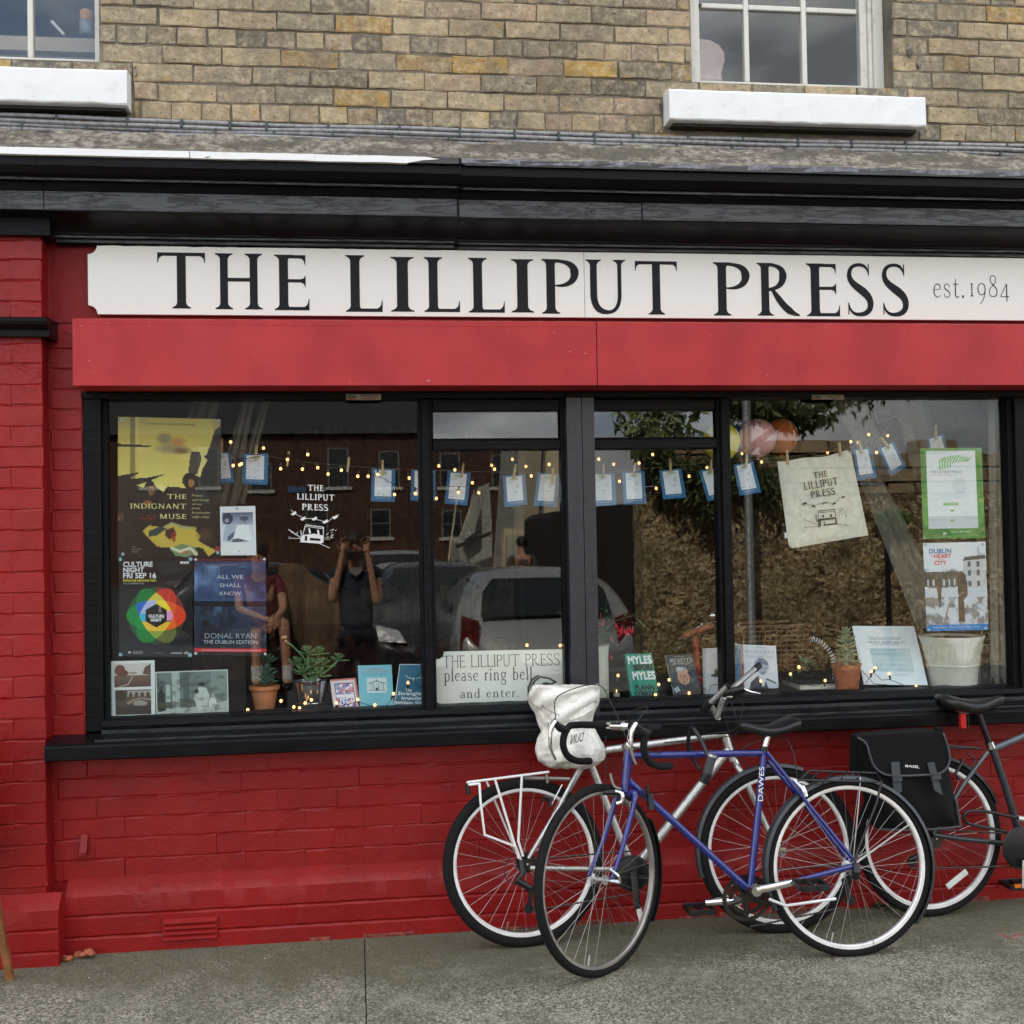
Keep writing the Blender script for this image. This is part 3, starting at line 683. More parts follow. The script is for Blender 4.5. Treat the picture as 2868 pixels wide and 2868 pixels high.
def upspans(z0, z1):
    zm = (z0+z1)/2; a, b = -1.55, 3.35
    if zm > LW['zs']-.01: cuts = [(LW['x0'], LW['x1']), (RW['x0'], RW['x1'])]
    else:
        cuts = []
        if SILL_L['zb']-.02 < zm < SILL_L['zt']+.02: cuts.append((-9, SILL_L['x1']+.004))
        if SILL_R['zb']-.02 < zm < SILL_R['zt']+.02: cuts.append((SILL_R['x0']-.004, SILL_R['x1']+.004))
    out = []; x = a
    for c0, c1 in sorted(cuts):
        if c0 > x: out.append((x, c0))
        x = max(x, c1)
    if x < b: out.append((x, b))
    return out
fill_rows(UW, upspans, [r for r in rows if r[0] < 3.84], 0, M['brick'], 'up', BP, jt=.0085, jit=.0036, ch=.0032, yj=.004)
# reveal bricks on the right side of the right window (their ends show)
for k in range(1, 5): 
    z = z92+(k-3)*BP
    if z > RW['zs']-.03: pass
rest = MB()
for k in range(2, 24):
    z = 3.84+(k-2)*BP
    if z > ZU1: break
rest.box(XL, LW['x0']-.01, -.004, .008, 3.86, ZU1-.01); rest.box(LW['x1']+.004, RW['x0']-.004, -.004, .008, 3.86, ZU1-.01); rest.box(RW['x1']+.004, XR, -.004, .008, 3.86, ZU1-.01)
rest.build('upper_brickwork', M['brick'], UW)
# massing that keeps the sun off the street front and closes the rooms
box('party_wall', M['mortar'], B, XL, XL+.25, .281, 7, 0, ZU1); box('party_wall', M['mortar'], B, XR-.25, XR, .281, 7, 0, ZU1)
box('rear_wall', M['mortar'], B, XL, XR, 7, 7.25, 0, ZU1); box('roof', M['asphalt'], B, XL-.1, XR+.1, -.12, 7.3, ZU1+.001, ZU1+.15)
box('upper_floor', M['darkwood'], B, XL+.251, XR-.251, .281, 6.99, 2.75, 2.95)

# ---- sash windows
def sash(W_, sill, muntx, label, hz=None, left=False):
    s = box('window', M['frame_white'], B, W_['x0']+.002, W_['x0']+.04, .085, .16, W_['zs']-.02, WT)   # left box frame
    T(s, label)
    jw = .095 if not left else .035
    (MB().box(W_['x1']-.034, W_['x1']-.002, .09, .16, W_['zs']-.02, WT) if left else MB().box(W_['x1']-.045, W_['x1']-.002, .082, .16, W_['zs']-.02, WT).box(W_['x1']-.062, W_['x1']-.046, .098, .16, W_['zs']-.02, WT).box(W_['x1']-jw, W_['x1']-.063, .112, .15, W_['zs']-.02, WT)).build('frame', M['frame_white'], s, bevel=.003)
    zb = W_['zs']; f = MB(); f.box(W_['x0']+.041, W_['x1']-jw-.001, .105, .15, zb-.02, zb+.028); f.box(W_['x0']+.041, W_['x0']+.07, .112, .15, zb+.0285, WT)
    f.build('sash_rail', M['frame_white'], s, bevel=.003)
    for x in muntx: box('glazing_bar', M['frame_white'], s, x-.011, x+.011, .108, .145, zb+.0285, WT-.01, bevel=.004)
    xs = [W_['x0']+.071]+sorted(muntx)+[W_['x1']-jw-.001]
    if hz:
        for a, b in zip(xs[:-1], xs[1:]): box('glazing_bar', M['frame_white'], s, a+.0115, b-.0115, .110, .143, hz-.011, hz+.011, bevel=.004)
    for a, b in zip(xs[:-1], xs[1:]):
        sp = [(zb+.029, (hz-.0112) if hz else WT)]+([(hz+.0112, WT)] if hz else [])
        for z0, z1 in sp: box('pane', M['glass_up'], s, a+.0005, b-.0005, .124, .128, z0, z1)
    w_ = MB()
    x0, x1 = sill.get('x0', W_['x0']-.09), sill['x1']
    b_, t_ = sill['zb'], sill['zt']
    w_.sweepx([(-.083, b_), (-.0895, b_+.006), (-.090, (b_+t_)/2), (-.0895, t_-.012), (-.084, t_-.005), (-.07, t_), (.10, t_+.014), (.10, b_)], x0+.004, x1-.004, 26, .0016); w_.build('sill', M['sill_white'], s, bevel=.004)
    return s
sash(LW, SILL_L, [PX(85, 100, .11)], 'small paned white sash window at the upper left', None, True)
sash(RW, SILL_R, [PX(2091, 120, .11), PX(2253, 140, .11)], 'white sash window at the upper right with cloudy reflections', PZ(2200, 24, .11))
mb = MB()    # dark strips standing in for the shade under the sills, paint smears beside them
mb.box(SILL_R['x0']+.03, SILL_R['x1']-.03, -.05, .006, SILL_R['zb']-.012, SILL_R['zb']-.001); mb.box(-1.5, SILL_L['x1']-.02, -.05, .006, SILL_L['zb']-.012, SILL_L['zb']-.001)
mb.build('sill_underside_shade', M['darkwood'], B)
MB().box(XL, XR, -.010, .005, PZ(500, 389, -.02)-.01, PZ(500, 352, -.0)).build('cable_gap_shade', M['darkwood'], B)  # dark strip added behind the cables for the shaded gaps between them
mb = MB()
for x, z, w_, h_ in ((SILL_R['x1']+.010, 3.33, .02, .05), (SILL_R['x1']+.014, 3.56, .022, .03), (SILL_R['x1']-.025, 3.62, .03, .07), (SILL_R['x0']-.012, 3.35, .012, .04), (SILL_L['x1']+.012, 3.42, .014, .05), (SILL_R['x1']-.02, SILL_R['zb']-.05, .05, .06)):
    mb.prism([(x+w_*random.uniform(.3, .5)*math.cos(a), z+h_*random.uniform(.4, .5)*math.sin(a)) for a in [i*.785 for i in range(8)]], -.007, .004)
mb.build('mortar_patch', M['fillet'], B)['kind'] = 'stuff'
# rooms upstairs (dark, with the things seen on the left sill)
for W_ in (LW, RW):
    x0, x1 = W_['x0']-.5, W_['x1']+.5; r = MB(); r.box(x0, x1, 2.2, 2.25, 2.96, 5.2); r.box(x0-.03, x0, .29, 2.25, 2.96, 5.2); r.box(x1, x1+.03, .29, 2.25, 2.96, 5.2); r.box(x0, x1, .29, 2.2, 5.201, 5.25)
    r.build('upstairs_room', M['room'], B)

# ---- mortar fillet, cornice, cables
prof = lambda rows_: [(y, PZ(500, r, y)) for r, y in rows_]
def corn_profile(dy=0., lip=True, dz=0.):
    p = [(-.34, 424), (-.34, 441), (-.325, 443), (-.325, 470), (-.30, 492), (-.272, 503), (-.268, 504), (-.268, 511), (-.245, 513), (-.245, 519), (-.238, 524), (-.222, 540), (-.215, 541), (-.215, 596), (-.19, 600), (-.14, 618), (-.105, 640), (-.085, 656), (-.085, 660), (-.072, 663), (-.072, 670), (-.05, 674), (-.05, 684), (-.035, 687), (-.035, 691)]
    q = [(y+dy, PZ(500, r, y)+dz) for y, r in p]
    return q+[(.001, q[-1][1]), (.001, q[0][1]+.002)]
XS = PX(1290, 480, -.3); XP = PX(134, 700, -.05)+.03
cp = corn_profile(); zc_top = PZ(60, 657, -.135); cornice = MB().sweepx(cp, XP, XS, 30, .0012).build('cornice', M['black'], B, smooth='all')
cornice.data.set_sharp_from_angle(angle=math.radians(22))
o = MB().sweepx(corn_profile(.006, dz=-.003), XS+.001, XR, 30, .0012).build('cornice', M['black'], B, smooth='all'); o.data.set_sharp_from_angle(angle=math.radians(22))
o = MB().sweepx([(min(y, -.135), max(z, zc_top-.0)) for y, z in cp[:-2]]+[(.001, zc_top), (.001, cp[0][1])], XL, XP-.001, 12, .0012).build('cornice', M['black'], B, smooth='all'); o.data.set_sharp_from_angle(angle=math.radians(22))
z0, z1 = PZ(500, 596, -.215)+.003, PZ(500, 541, -.215)-.003
for a, b, yy_ in ((XP, XS-.01, -.219), (XS+.001, XS+.72, -.214), (XS+.725, XR, -.217), (XL, XP-.004, -.219)):
    MB().box(a, b, yy_, yy_+.003, z0, z1).build('cornice_board', M['black_crackle'], B)
for r0_, r1_, y_ in ((504.5, 511, -.2695), (663.5, 669.5, -.0735), (675, 683, -.0515), (425, 440.5, -.3415)):
    MB().box(XP if r0_ > 600 else XL, XS-.01, y_, y_+.002, PZ(500, r1_, y_), PZ(500, r0_, y_)).build('cornice_bead', M['black_crackle'], B); MB().box(XS+.012, XR, y_+.006, y_+.008, PZ(500, r1_, y_)-.003, PZ(500, r0_, y_)-.003).build('cornice_bead', M['black_crackle'], B)
zl0, zl1 = PZ(500, 442, -.34), PZ(500, 423, -.34)
mb = MB(); xe = PX(1230, 440, -.34)
mb.sweepx([(-.3425, zl0), (-.3425, zl1), (-.30, zl1+.012), (-.30, zl0)], PX(530, 430, -.34)+.003, xe-.12, 14, .0012); mb.prism([(xe-.121, zl0), (xe-.06, zl0+.012), (xe, zl1-.008), (xe-.05, zl1), (xe-.121, zl1)], -.3425, -.33)
mb.sweepx([(-.3425, zl0), (-.3425, zl1), (-.30, zl1+.012), (-.30, zl0)], XL, PX(530, 430, -.34), 10, .0012)
mb.build('lead_lip', M['sill_white'], B)
mb = MB(); n_ = 90
xs = np.linspace(xe-.1, XR, n_)
mb.sweepx([(-.336, zl0+.006), (-.336, zl1), (-.28, zl1+.012), (-.28, zl0)], xe-.05, XR, 60, .003); mb.build('worn_lip', mat('worn_grey_paint', (.15,.155,.165), .6, var=.6, nscale=40, bump=.6, bd=.005), B)
# fillet: ragged mortar slope from the lip up to the cables
m_ = 260; vs = []; fs = []
zt = PZ(500, 389, -.02)
for i in range(m_+1):
    x = XL+(XR-XL)*i/m_
    for j, (y, z) in enumerate(((-.30, zl1+.004), (-.265, zl1+.028), (-.20, zl1+.05), (-.10, zt-.006), (-.035, zt+.004), (.006, zt+.004))):
        vs.append((x, y+.004*math.sin(x*7+j)+random.uniform(-.001, .001), z+.003*math.sin(x*11+j*2)+random.uniform(-.001, .001)+(.005*math.sin(x*23)+random.uniform(-.004, .004) if j in (3, 4) else 0)))
for i in range(m_):
    for j in range(5): fs.append((i*6+j, i*6+6+j, i*6+7+j, i*6+1+j))
MB().add(vs, fs).build('mortar_fillet', M['fillet'], B, smooth=True)
CB = thing('cable_bundle', 'two pairs of grey cables clipped along the brickwork above the black cornice', 'cables', (0, -.02, PZ(500, 360, -.02)))
rowsC = [(-.030, 319, 375), (-.036, 334, 387), (-.030, 344, 399), (-.036, 356, 411)]   # pixel rows at x=0 and x=1500
def cabz(y, r0, r1, x):
    za, zb = PZ(0, r0+4, y), PZ(1500, r1-1, y); X0, X1 = PX(0, r0, y), PX(1500, r1, y)
    return za+(zb-za)*min((x-X0)/(X1-X0), 1.02)
for i, (y, r0, r1) in enumerate(rowsC):
    pts = [(x, y-.004*math.sin(x*5+i), cabz(y, r0, r1, x)+.0025*math.sin(x*3.1+i*.3)+.0014*math.sin(x*9+i*1.7)) for x in np.linspace(XL, XR, 80)]
    MB().tube(pts, .0092 if i % 2 == 0 else .0095, 8).build('cable', M['cable'], CB, smooth='all')
clipm = MB().box(-.0055, .0055, -.012, .02, -.0185, .0185).build('clip', M['clip'], CB, bevel=.004)
first = True
for pair, pxs in ((0, [160, 358, 510, 645, 747, 920, 1118, 1287, 1440, 1563, 1663, 1772, 1925, 2078, 2232, 2382, 2533, 2684, 2815]), (2, [64, 243, 425, 603, 768, 932, 1098, 1258, 1416, 1664, 1738, 1893, 2048, 2195, 2351, 2498, 2651, 2798])):
    for u in pxs:
        y, r0, r1 = rowsC[pair]; y2, q0, q1 = rowsC[pair+1]; X = PX(u, 360, -.03); z = (cabz(y, r0, r1, X)+cabz(y2, q0, q1, X))/2
        c = clipm if first else cpy(clipm, CB); first = False
        c.location = (X, -.034, z); c.rotation_euler = (0, random.uniform(-.06, .06), 0)

# ---- red masonry: pilaster, side strip, fascia wall, stall riser, plinth
PXE = PX(115, 657, -.10)                     # pilaster edge
PY = -.10
zc = PZ(60, 660, PY)                          # top of pilaster (under the cornice)
zcap0, zcap1 = PZ(60, 940, -.15), PZ(60, 888, -.15)
XF0 = PX(233, 1500, 0)                        # outer edge of the window frame
ZSILL = PZ(180, 2133, -.16)
XFR = PX(2868, 1100)+.15
pil = box('pilaster', M['red'], B, XL, PXE-.003, PY+.003, .25, 0, zc+.05)
sd = box('shopfront_wall', M['red'], B, PXE-.005, XF0, .0045, .25, ZSILL+.031, 3.06); box('shopfront_wall', M['red'], B, XFR, XR, .004, .25, ZSILL+.031, 3.06)
fz0 = PZ(500, 1100, 0)
fas = box('fascia_wall', M['red_dark'], B, PXE+.02, XR, -.006, .25, PZ(500, 906, 0), 2.99)
lint = box('lintel', M['red_dark'], B, XF0+.002, XFR, .0, .25, fz0+.004, PZ(500, 906, 0)-.002)
sr = box('stall_riser', M['red'], B, PXE-.004, XR, .0025, .15, 0, ZSILL+.03)
RH = .0785
zr0 = PZ(279, 2293)
PLZ1, PLZ0 = PZ(182, 2461, 0), PZ(182, 2512, -.06)
rk = dict(d=.02, jit=.0032, ch=.0042, yj=.0016, cx=.25)
rr = []
for k in range(-3, 4):
    rr.append((zr0+k*RH, PX(430, 2250)+(.5*BL if k % 2 else 0)+random.uniform(-.02, .02), False))
rr = [r for r in rr if PLZ1-.03 < r[0] and r[0]+RH < ZSILL+.04]
fill_rows(sr, lambda a, b: [(PXE+.004, 3.3)], rr, -.002, M['red'], 'red', RH, jt=.0012, **rk)
# pilaster bricks
rp = [(zr0+k*RH*1.0+.012, PXE-(BL if k % 2 else BL/2)-BL*3, False) for k in range(-10, 33)]
rp = [r for r in rp if r[0] > PZ(60, 2505, PY)-.01 and not (zcap0-.05 < r[0] < zcap1-.012) and r[0]+RH < zc+.03]
fill_rows(pil, lambda a, b: [(-1.45, PXE)], rp, PY-.002, M['red'], 'redp', RH, jt=.0012, **dict(rk, yj=.0012))
# side strip bricks between pilaster and window
rs = [(zr0+k*RH+.006, PXE-.1+(BL/2 if k % 2 else 0), False) for k in range(3, 28)]
rs = [r for r in rs if r[0] > PZ(200, 2075)-.02 and r[0]+RH < 2.45]
fill_rows(sd, lambda a, b: [(PXE+.003, XF0-.002)], rs, -.001, M['red'], 'reds', RH, jt=.0012, **rk)
# plinth: sloped top, rough face with its own courses
def wob(a): return random.uniform(-a, a)
def plinth(x0, x1, yf, zt, zc_, name, segs, parent):
    vs = []; fs = []; rws = [(.0+yf+.06, zt), (yf+.03, (zt+zc_)/2), (yf+.002, zc_+.002), (yf-.001, zc_-.004), (yf-.002, zc_-.07), (yf+.005, zc_-.078), (yf-.003, zc_-.086), (yf, zc_-.15), (yf+.006, zc_-.158), (yf-.001, zc_-.166), (yf, -.02)]
    for i in range(segs+1):
        x = x0+(x1-x0)*i/segs
        for y, z in rws: vs.append((x+wob(.001), y+wob(.0014), z+wob(.0012)))
    n = len(rws)
    for i in range(segs):
        for j in range(n-1): fs.append((i*n+j, i*n+j+1, i*n+n+j+1, i*n+n+j))
    mb = MB().add(vs, fs)
    mb.add([(x1, y, z) for y, z in rws]+[(x1, yf+.1, rws[0][1]), (x1, yf+.1, -.02)], [tuple(range(n))+(n+1, n)])
    mb.add([(x0, y, z) for y, z in rws]+[(x0, yf+.1, rws[0][1]), (x0, yf+.1, -.02)], [tuple(range(n))+(n+1, n)])
    o = mb.build(name, M['red'], parent, smooth='all'); o.data.set_sharp_from_angle(angle=math.radians(24)); return o
XPB = PX(164, 2600, -.165)
plinth(XPB-.002, XR, -.06, PLZ1, PLZ0, 'plinth', 220, B)
plinth(XL, XPB, -.165, PZ(60, 2503, PY), PZ(60, 2551, -.165), 'plinth', 40, B)
# crumbled corner, bare brick along the foot
mb = MB()
for i in range(7):
    x = XPB-.02+i*.022+wob(.01); r_ = .014+random.random()*.014
    mb.ball((x, -.10+wob(.03), .03+wob(.012)), (r_, r_, r_*.6), 6, 4)
mb.build('crumbled_brick', mat('bare_brick', (.35,.11,.05), .9, var=.5, nscale=60, bump=.8, bd=.006), B)
mb = MB(); x = -.2
while x < 3.1:
    L = .08+random.random()*.14
    if random.random() < .75: mb.box(x, x+L, -.067, -.03, -.01, .030+random.random()*.012)
    x += L+.01+random.random()*.05
mb.build('foot_course', mat('scuffed_red_brick', (.20,.045,.03), .9, var=.7, nscale=50, bump=.9, bd=.006), B, bevel=.004)['kind'] = 'stuff'
# capital band of the pilaster
zA, zB_, zC_ = zcap1, PZ(60, 916, -.15), zcap0
cap = MB(); cap.sweepx([(-.13, zC_), (-.13, zC_+.026), (-.142, zC_+.032), (-.142, zB_-.004), (-.15, zB_), (-.168, zB_+.008), (-.175, zB_+.02), (-.168, zA-.006), (-.155, zA), (.0, zA+.006), (.0, zC_)], XL, PXE+.035)
cap.build('pilaster_band', M['black'], B, bevel=.003)
# air brick, iron cleat
V = box('air_vent', M['red'], B, PX(455, 2600, -.06), PX(612, 2600, -.06), -.068, -.045, PZ(530, 2632, -.06), PZ(530, 2568, -.06))
for i in range(4):
    z = PZ(530, 2623-i*15.2, -.06); x0, x1 = PX(459, 2600, -.06), PX(608, 2600, -.06)
    MB().hexa([(x0, -.082, z-.004), (x1, -.082, z-.004), (x1, -.066, z+.002), (x0, -.066, z+.002), (x0, -.0815, z+.001), (x1, -.0815, z+.001), (x1, -.066, z+.012), (x0, -.066, z+.012)]).build('louvre', M['red'], V)
mb = MB(); mb.hexa([(PX(221, 2390, -.03), -.035, PZ(230, 2392, -.03)), (PX(243, 2390, -.03), -.035, PZ(230, 2390, -.03)), (PX(243, 2390, -.03), .0, PZ(230, 2390, -.03)), (PX(221, 2390, -.03), .0, PZ(230, 2392, -.03)),
                    (PX(226, 2340, -.01), -.012, PZ(230, 2340, -.03)), (PX(246, 2340, -.01), -.012, PZ(230, 2340, -.03)), (PX(246, 2340, -.01), .0, PZ(230, 2340, -.03)), (PX(226, 2340, -.01), .0, PZ(230, 2340, -.03))])
mb.box(PX(217, 2390, -.03), PX(244, 2390, -.03), -.05, .0, PZ(230, 2394, -.03), PZ(230, 2391, -.03)); mb.build('iron_cleat', M['red'], B, bevel=.002)

# ---- shutter box
SY = -.20; bx0 = PX(203, 1000, SY); xj = PX(1672, 1000, SY)
zb0, zb1 = PZ(900, 1080, SY), PZ(900, 897, SY)
for a, b in ((bx0, xj-.0015), (xj+.0015, XR)):
    MB().sweepx([(SY, zb0), (SY, zb1), (SY+.012, zb1+.004), (-.007, zb1+.012), (-.007, zb0+.004), (SY+.03, zb0+.004), (SY+.03, zb0)], a, b).build('shutter_box', M['red_smooth'], B, bevel=.0025)
mb = MB(); rs_ = random.Random(12)
for u, v in [(228, 912), (418, 911), (300, 905), (1552, 932), (1596, 985), (1640, 990), (1990, 940), (2310, 918), (2532, 930), (700, 1062), (980, 1070), (250, 1010), (262, 1040), (2700, 1060), (1200, 1066), (1420, 925), (860, 908), (2150, 1050)]:
    q = P(u, v, SY); r_ = rs_.uniform(.0015, .0035); mb.ball((q[0], SY, q[2]), (r_*rs_.uniform(1, 2.5), .0006, r_), 7, 5)
mb.build('paint_fleck', mat('pale_red_chip', (.50,.16,.15), .7), B)['kind'] = 'stuff'
xs_ = np.linspace(bx0+.02, xj-.05, 40); MB().tube([(x, SY+.0004, PZ(900, 911, SY)+.0012*math.sin(x*9)-.004*(x-bx0)*.1) for x in xs_], .0011, 4).build('paint_seam', M['red_smooth'], B)
for i in range(9):
    x = bx0+.12+i*.46; MB().lathe([(.0045, 0), (.0040, .0016), (.0, .002)], (x, SY, zb0+.022+.001*(i % 3)), 10, ax=(0, -1, 0)).build('screw', M['red_smooth'], B)
# ---- shop window
SW = T(box('shop_window', M['black'], B, XF0, PX(286, 1500, .015), .01, .09, PZ(250, 2050, .0), fz0), 'wide black framed shop window in four lights')
xl, xr = PX(305, 1500, YG), PX(2822, 1500, YG); zgt = PZ(900, 1119, .03); zgb = PZ(900, 1988, .03)+.0
zgb = float(np.mean([PZ(310, 2010, .03), PZ(2834, 1917, .03)]))
def fr(name, m, *a, bevel=.004): return box(name, M[m], SW, *a, bevel=bevel)
fr('stile', 'black_worn', PX(287, 1500, .03), PX(303, 1500, .03), .028, .085, zgb-.02, zgt)
fr('head', 'black', XF0, XFR, -.004, .09, zgt+.001, fz0+.003)
fr('stile', 'black_worn', PX(2826, 1500, .03), PX(2850, 1500, .03), .02, .085, zgb-.02, zgt); fr('stile', 'black', PX(2851, 1500, 0), XFR+.05, .0, .09, zgb-.06, zgt)
m1 = (PX(1176, 1500, .0), PX(1217, 1500, .0)); m3 = (PX(2018, 1500, .0), PX(2056, 1500, .0)); mc = (PX(1593, 1500, -.03), PX(1671, 1500, -.03))
for a, b in (m1, m3):
    mb = MB(); c_ = (a+b)/2; h_ = (b-a)/2
    zb_ = zgb-.035
    for x0, x1, y in ((a, b, .02), (a+h_*.45, b-h_*.45, -.004)): mb.box(x0, x1, y, .085, zb_+.02, zgt)
    mb.add([(a, .02, zb_+.0199), (b, .02, zb_+.0199), (b, .08, zb_+.0199), (a, .08, zb_+.0199), (c_, .0, zb_-.012), (c_, .05, zb_-.012)], [(0, 4, 1), (1, 4, 5, 2), (2, 5, 3), (3, 5, 4, 0)])
    mb.build('mullion', M['black_worn'], SW, bevel=.005)
mb = MB(); cm = mc[0]+(mc[1]-mc[0])*.55
mb.box(mc[0], cm-.0008, -.03, .085, zgb-.075, zgt+.001).box(cm+.0008, mc[1], -.031, .085, zgb-.075, zgt+.001); mb.build('centre_post', M['column'], SW, bevel=.003)
mb = MB().box(mc[0]-.016, mc[0]-.0005, .03, .09, zgb-.02, zgt); mb.build('post_bead', M['black'], SW)
# transoms and fanlights
zt0, zt1 = PZ(1400, 1260, .02), PZ(1400, 1228, .02); zf = PZ(1400, 1151, .03)
for a, b in ((m1[1]+.0005, mc[0]-.0165), (mc[1]+.0005, m3[0]-.0005)):
    mb = MB().box(a, b, .012, .085, zt0, zt1-.007).box(a, b, .024, .085, zt1-.0065, zt1+.002); mb.build('transom', M['black_worn'], SW, bevel=.004)
    fr('fanlight_rail', 'black', a, b, .03, .08, zf, zgt)
    # hopper pane, tilted inwards at the top
    a2, b2 = a+.004, b-(.008 if a < 1 else .008)
    MB().hexa([(a2, .040, zt1+.003), (b2, .040, zt1+.003), (b2, .044, zt1+.003), (a2, .044, zt1+.003), (a2, .0475, zf-.001), (b2, .0475, zf-.001), (b2, .0515, zf-.001), (a2, .0515, zf-.001)]).build('fanlight_pane', M['glass_top'], SW)
# panes
gy0, gy1 = YG, YG+.004
def pane(a, b, z0, z1): return box('pane', M['glass'], SW, a, b, gy0, gy1, z0, z1)
pane(PX(303, 1500, .05), m1[0]+.004, zgb-.004, zgt+.002); pane(m1[1]-.004, mc[0]-.002, zgb-.004, zt0+.002); pane(mc[1]-.002, m3[0]+.004, zgb-.004, zt0+.002); pane(m3[1]-.004, PX(2828, 1500, .05), zgb-.004, zgt+.002)
# weathered bottom rail and moulded sill with its nose
z1_ = PZ(900, 1988, -.0)
x0s = PX(286, 2020, .0)
rl = MB().sweepx([(-.004, zgb-.042), (-.008, zgb-.03), (.0, zgb-.012), (.02, zgb-.003), (.052, zgb), (.09, zgb), (.09, zgb-.05)], x0s, XFR, 80, .0012); rl.build('bottom_rail', M['black_worn'], SW)
zn1, zn0 = PZ(180, 2085, -.16), ZSILL; xs0 = PX(126, 2110, -.16)
MB().sweepx([(-.012, zgb-.075), (-.012, zgb-.044), (.085, zgb-.043), (.085, zgb-.09), (-.14, zn1+.001), (-.14, zn1+.008)], x0s, XFR, 60, .0006).build('sill_slope', M['column'], SW)
nose = MB().sweepx([(-.155, zn1), (-.165, zn1-.006), (-.168, zn1-.014), (-.168, zn0+.006), (-.160, zn0), (.0, zn0), (.006, zn1+.012), (-.10, zn1+.006)], xs0, XR, 90, .0008); nose.build('sill', M['black'], SW)
# maker's plates on the window head
for u0, u1, v0, v1 in ((969, 1067, 1104, 1120), (2275, 2364, 1106, 1119)):
    sh = Sheet([(PX(u0, v0, -.008), -.0075, PZ(u0, v0, -.008)), (PX(u1, v0, -.008), -.0075, PZ(u0, v0, -.008)), (PX(u1, v1, -.008), -.0075, PZ(u0, v1, -.008)), (PX(u0, v1, -.008), -.0075, PZ(u0, v1, -.008))])
    c = Cv(60, 12, (150, 140, 118)); c.rect(.04, .15, .28, .55, (40, 110, 80)); c.rect(.04, .6, .28, .9, (150, 70, 60)); c.rect(.4, .2, .9, .35, (60, 55, 50)); c.rect(.45, .5, .85, .62, (60, 55, 50)); c.rect(.5, .75, .8, .85, (60, 55, 50))
    sh.printed('nameplate', c, M['print'], SW, .003)

# ---- sign board
SGY = -.035
zs0, zs1 = PZ(900, 884.5, SGY), PZ(900, 695.5, SGY)
sx0 = PX(246, 785, SGY); nd = PX(272, 785, SGY)-sx0
SG = thing('sign_board', 'long cream signboard lettered THE LILLIPUT PRESS est. 1984', 'sign', (sx0, SGY, zs0))
def notch(cx, cz, sx, sz, r, n=8): # concave quarter
    return [(cx+sx*r*math.cos(t), cz+sz*r*math.sin(t)) for t in np.linspace(0, math.pi/2, n)]
xj2 = PX(1637, 800, SGY)
left = [(xj2-.0008, zs0), (xj2-.0008, zs1)]+[(sx0+nd*math.cos(t)+0, zs1-nd*math.sin(t)) for t in np.linspace(0, math.pi/2, 9)]+[(sx0, zs0+nd)][0:0]
left = [(xj2-.0008, zs0), (xj2-.0008, zs1), (sx0+nd, zs1)]+[(sx0+nd*math.cos(t), zs1-nd*math.sin(t)) for t in np.linspace(.12, math.pi/2, 8)]+[(sx0+nd*math.cos(t), zs0+nd*math.sin(t)) for t in np.linspace(math.pi/2, .12, 8)]+[(sx0+nd, zs0)]
MB().prism(left, SGY, SGY+.018).build('panel', M['sign_white'], SG, bevel=.0015)
MB().prism([(xj2+.0008, zs0), (XR-.9, zs0), (XR-.9, zs1), (xj2+.0008, zs1)], SGY, SGY+.018).build('panel', M['sign_white'], SG, bevel=.0015)
def letter_px(c, box_, crop, style, parent, y=SGY-.0012, name='letter', m='letter'):
    (ox, oy, sc) = crop; u0, v0, u1, v1 = box_[0]/sc+ox, box_[1]/sc+oy, box_[2]/sc+ox, box_[3]/sc+oy
    um = (u0+u1)/2; x0, x1 = PX(u0, (v0+v1)/2, y), PX(u1, (v0+v1)/2, y); z0, z1 = PZ(um, v1, y), PZ(um, v0, y)
    if isinstance(c, str) and len(c) == 1: v, f, _ = glyph_mesh(c, *style); v = np.array(v)
    else: v, f = glyph_line(c, *style)
    a0, b0, a1, b1 = v[:, 0].min(), v[:, 1].min(), v[:, 0].max(), v[:, 1].max()
    vs = [(x0+(a-a0)/(a1-a0)*(x1-x0), y-k*.00008, z0+(b-b0)/(b1-b0)*(z1-z0)) for a, b, k in v]
    return MB().add(vs, f).build(name, M[m], parent, fix=False)
S1 = (400, 660, 2.1467); S2 = (1250, 660, 2.273); S3 = (1980, 660, 2.1757)
for c, b, cr_ in [('T', (88,102,375,438), S1), ('H', (434,107,720,443), S1), ('E', (790,115,1000,448), S1), ('L', (1218,118,1440,458), S1), ('I', (1490,128,1632,457), S1), ('L', (1690,130,1905,459), S1),
                  ('L', (140,142,370,490), S2), ('I', (412,150,557,489), S2), ('P', (607,150,845,497), S2), ('U', (888,153,1143,500), S2), ('T', (1203,163,1470,502), S2),
                  ('P', (38,163,262,487), S3), ('R', (305,167,563,489), S3), ('E', (605,170,808,491), S3), ('S', (855,168,1013,492), S3), ('S', (1068,170,1228,493), S3)]:
    letter_px(c, b, cr_, ROMAN, SG)
letter_px('est.', (1380,262,1565,378), S3, (.06, .035, .05), SG, name='small_lettering'); letter_px('1984', (1605,242,1842,418), S3, (.055, .035, .05), SG, name='small_lettering')
# ------------------------------------------------------------------ inside the shop window
DZ = zgb-.012                                    # display shelf top
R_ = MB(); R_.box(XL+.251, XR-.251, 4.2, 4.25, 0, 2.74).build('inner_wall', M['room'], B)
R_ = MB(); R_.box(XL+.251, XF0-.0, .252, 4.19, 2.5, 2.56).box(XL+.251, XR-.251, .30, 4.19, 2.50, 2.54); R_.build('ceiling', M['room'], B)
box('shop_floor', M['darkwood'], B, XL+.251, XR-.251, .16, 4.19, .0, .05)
box('display_shelf', M['darkwood'], B, XF0+.02, XFR, .092, .70, DZ-.03, DZ)
box('display_front', M['darkwood'], B, XF0+.02, XFR, .68, .70, .05, DZ-.031)
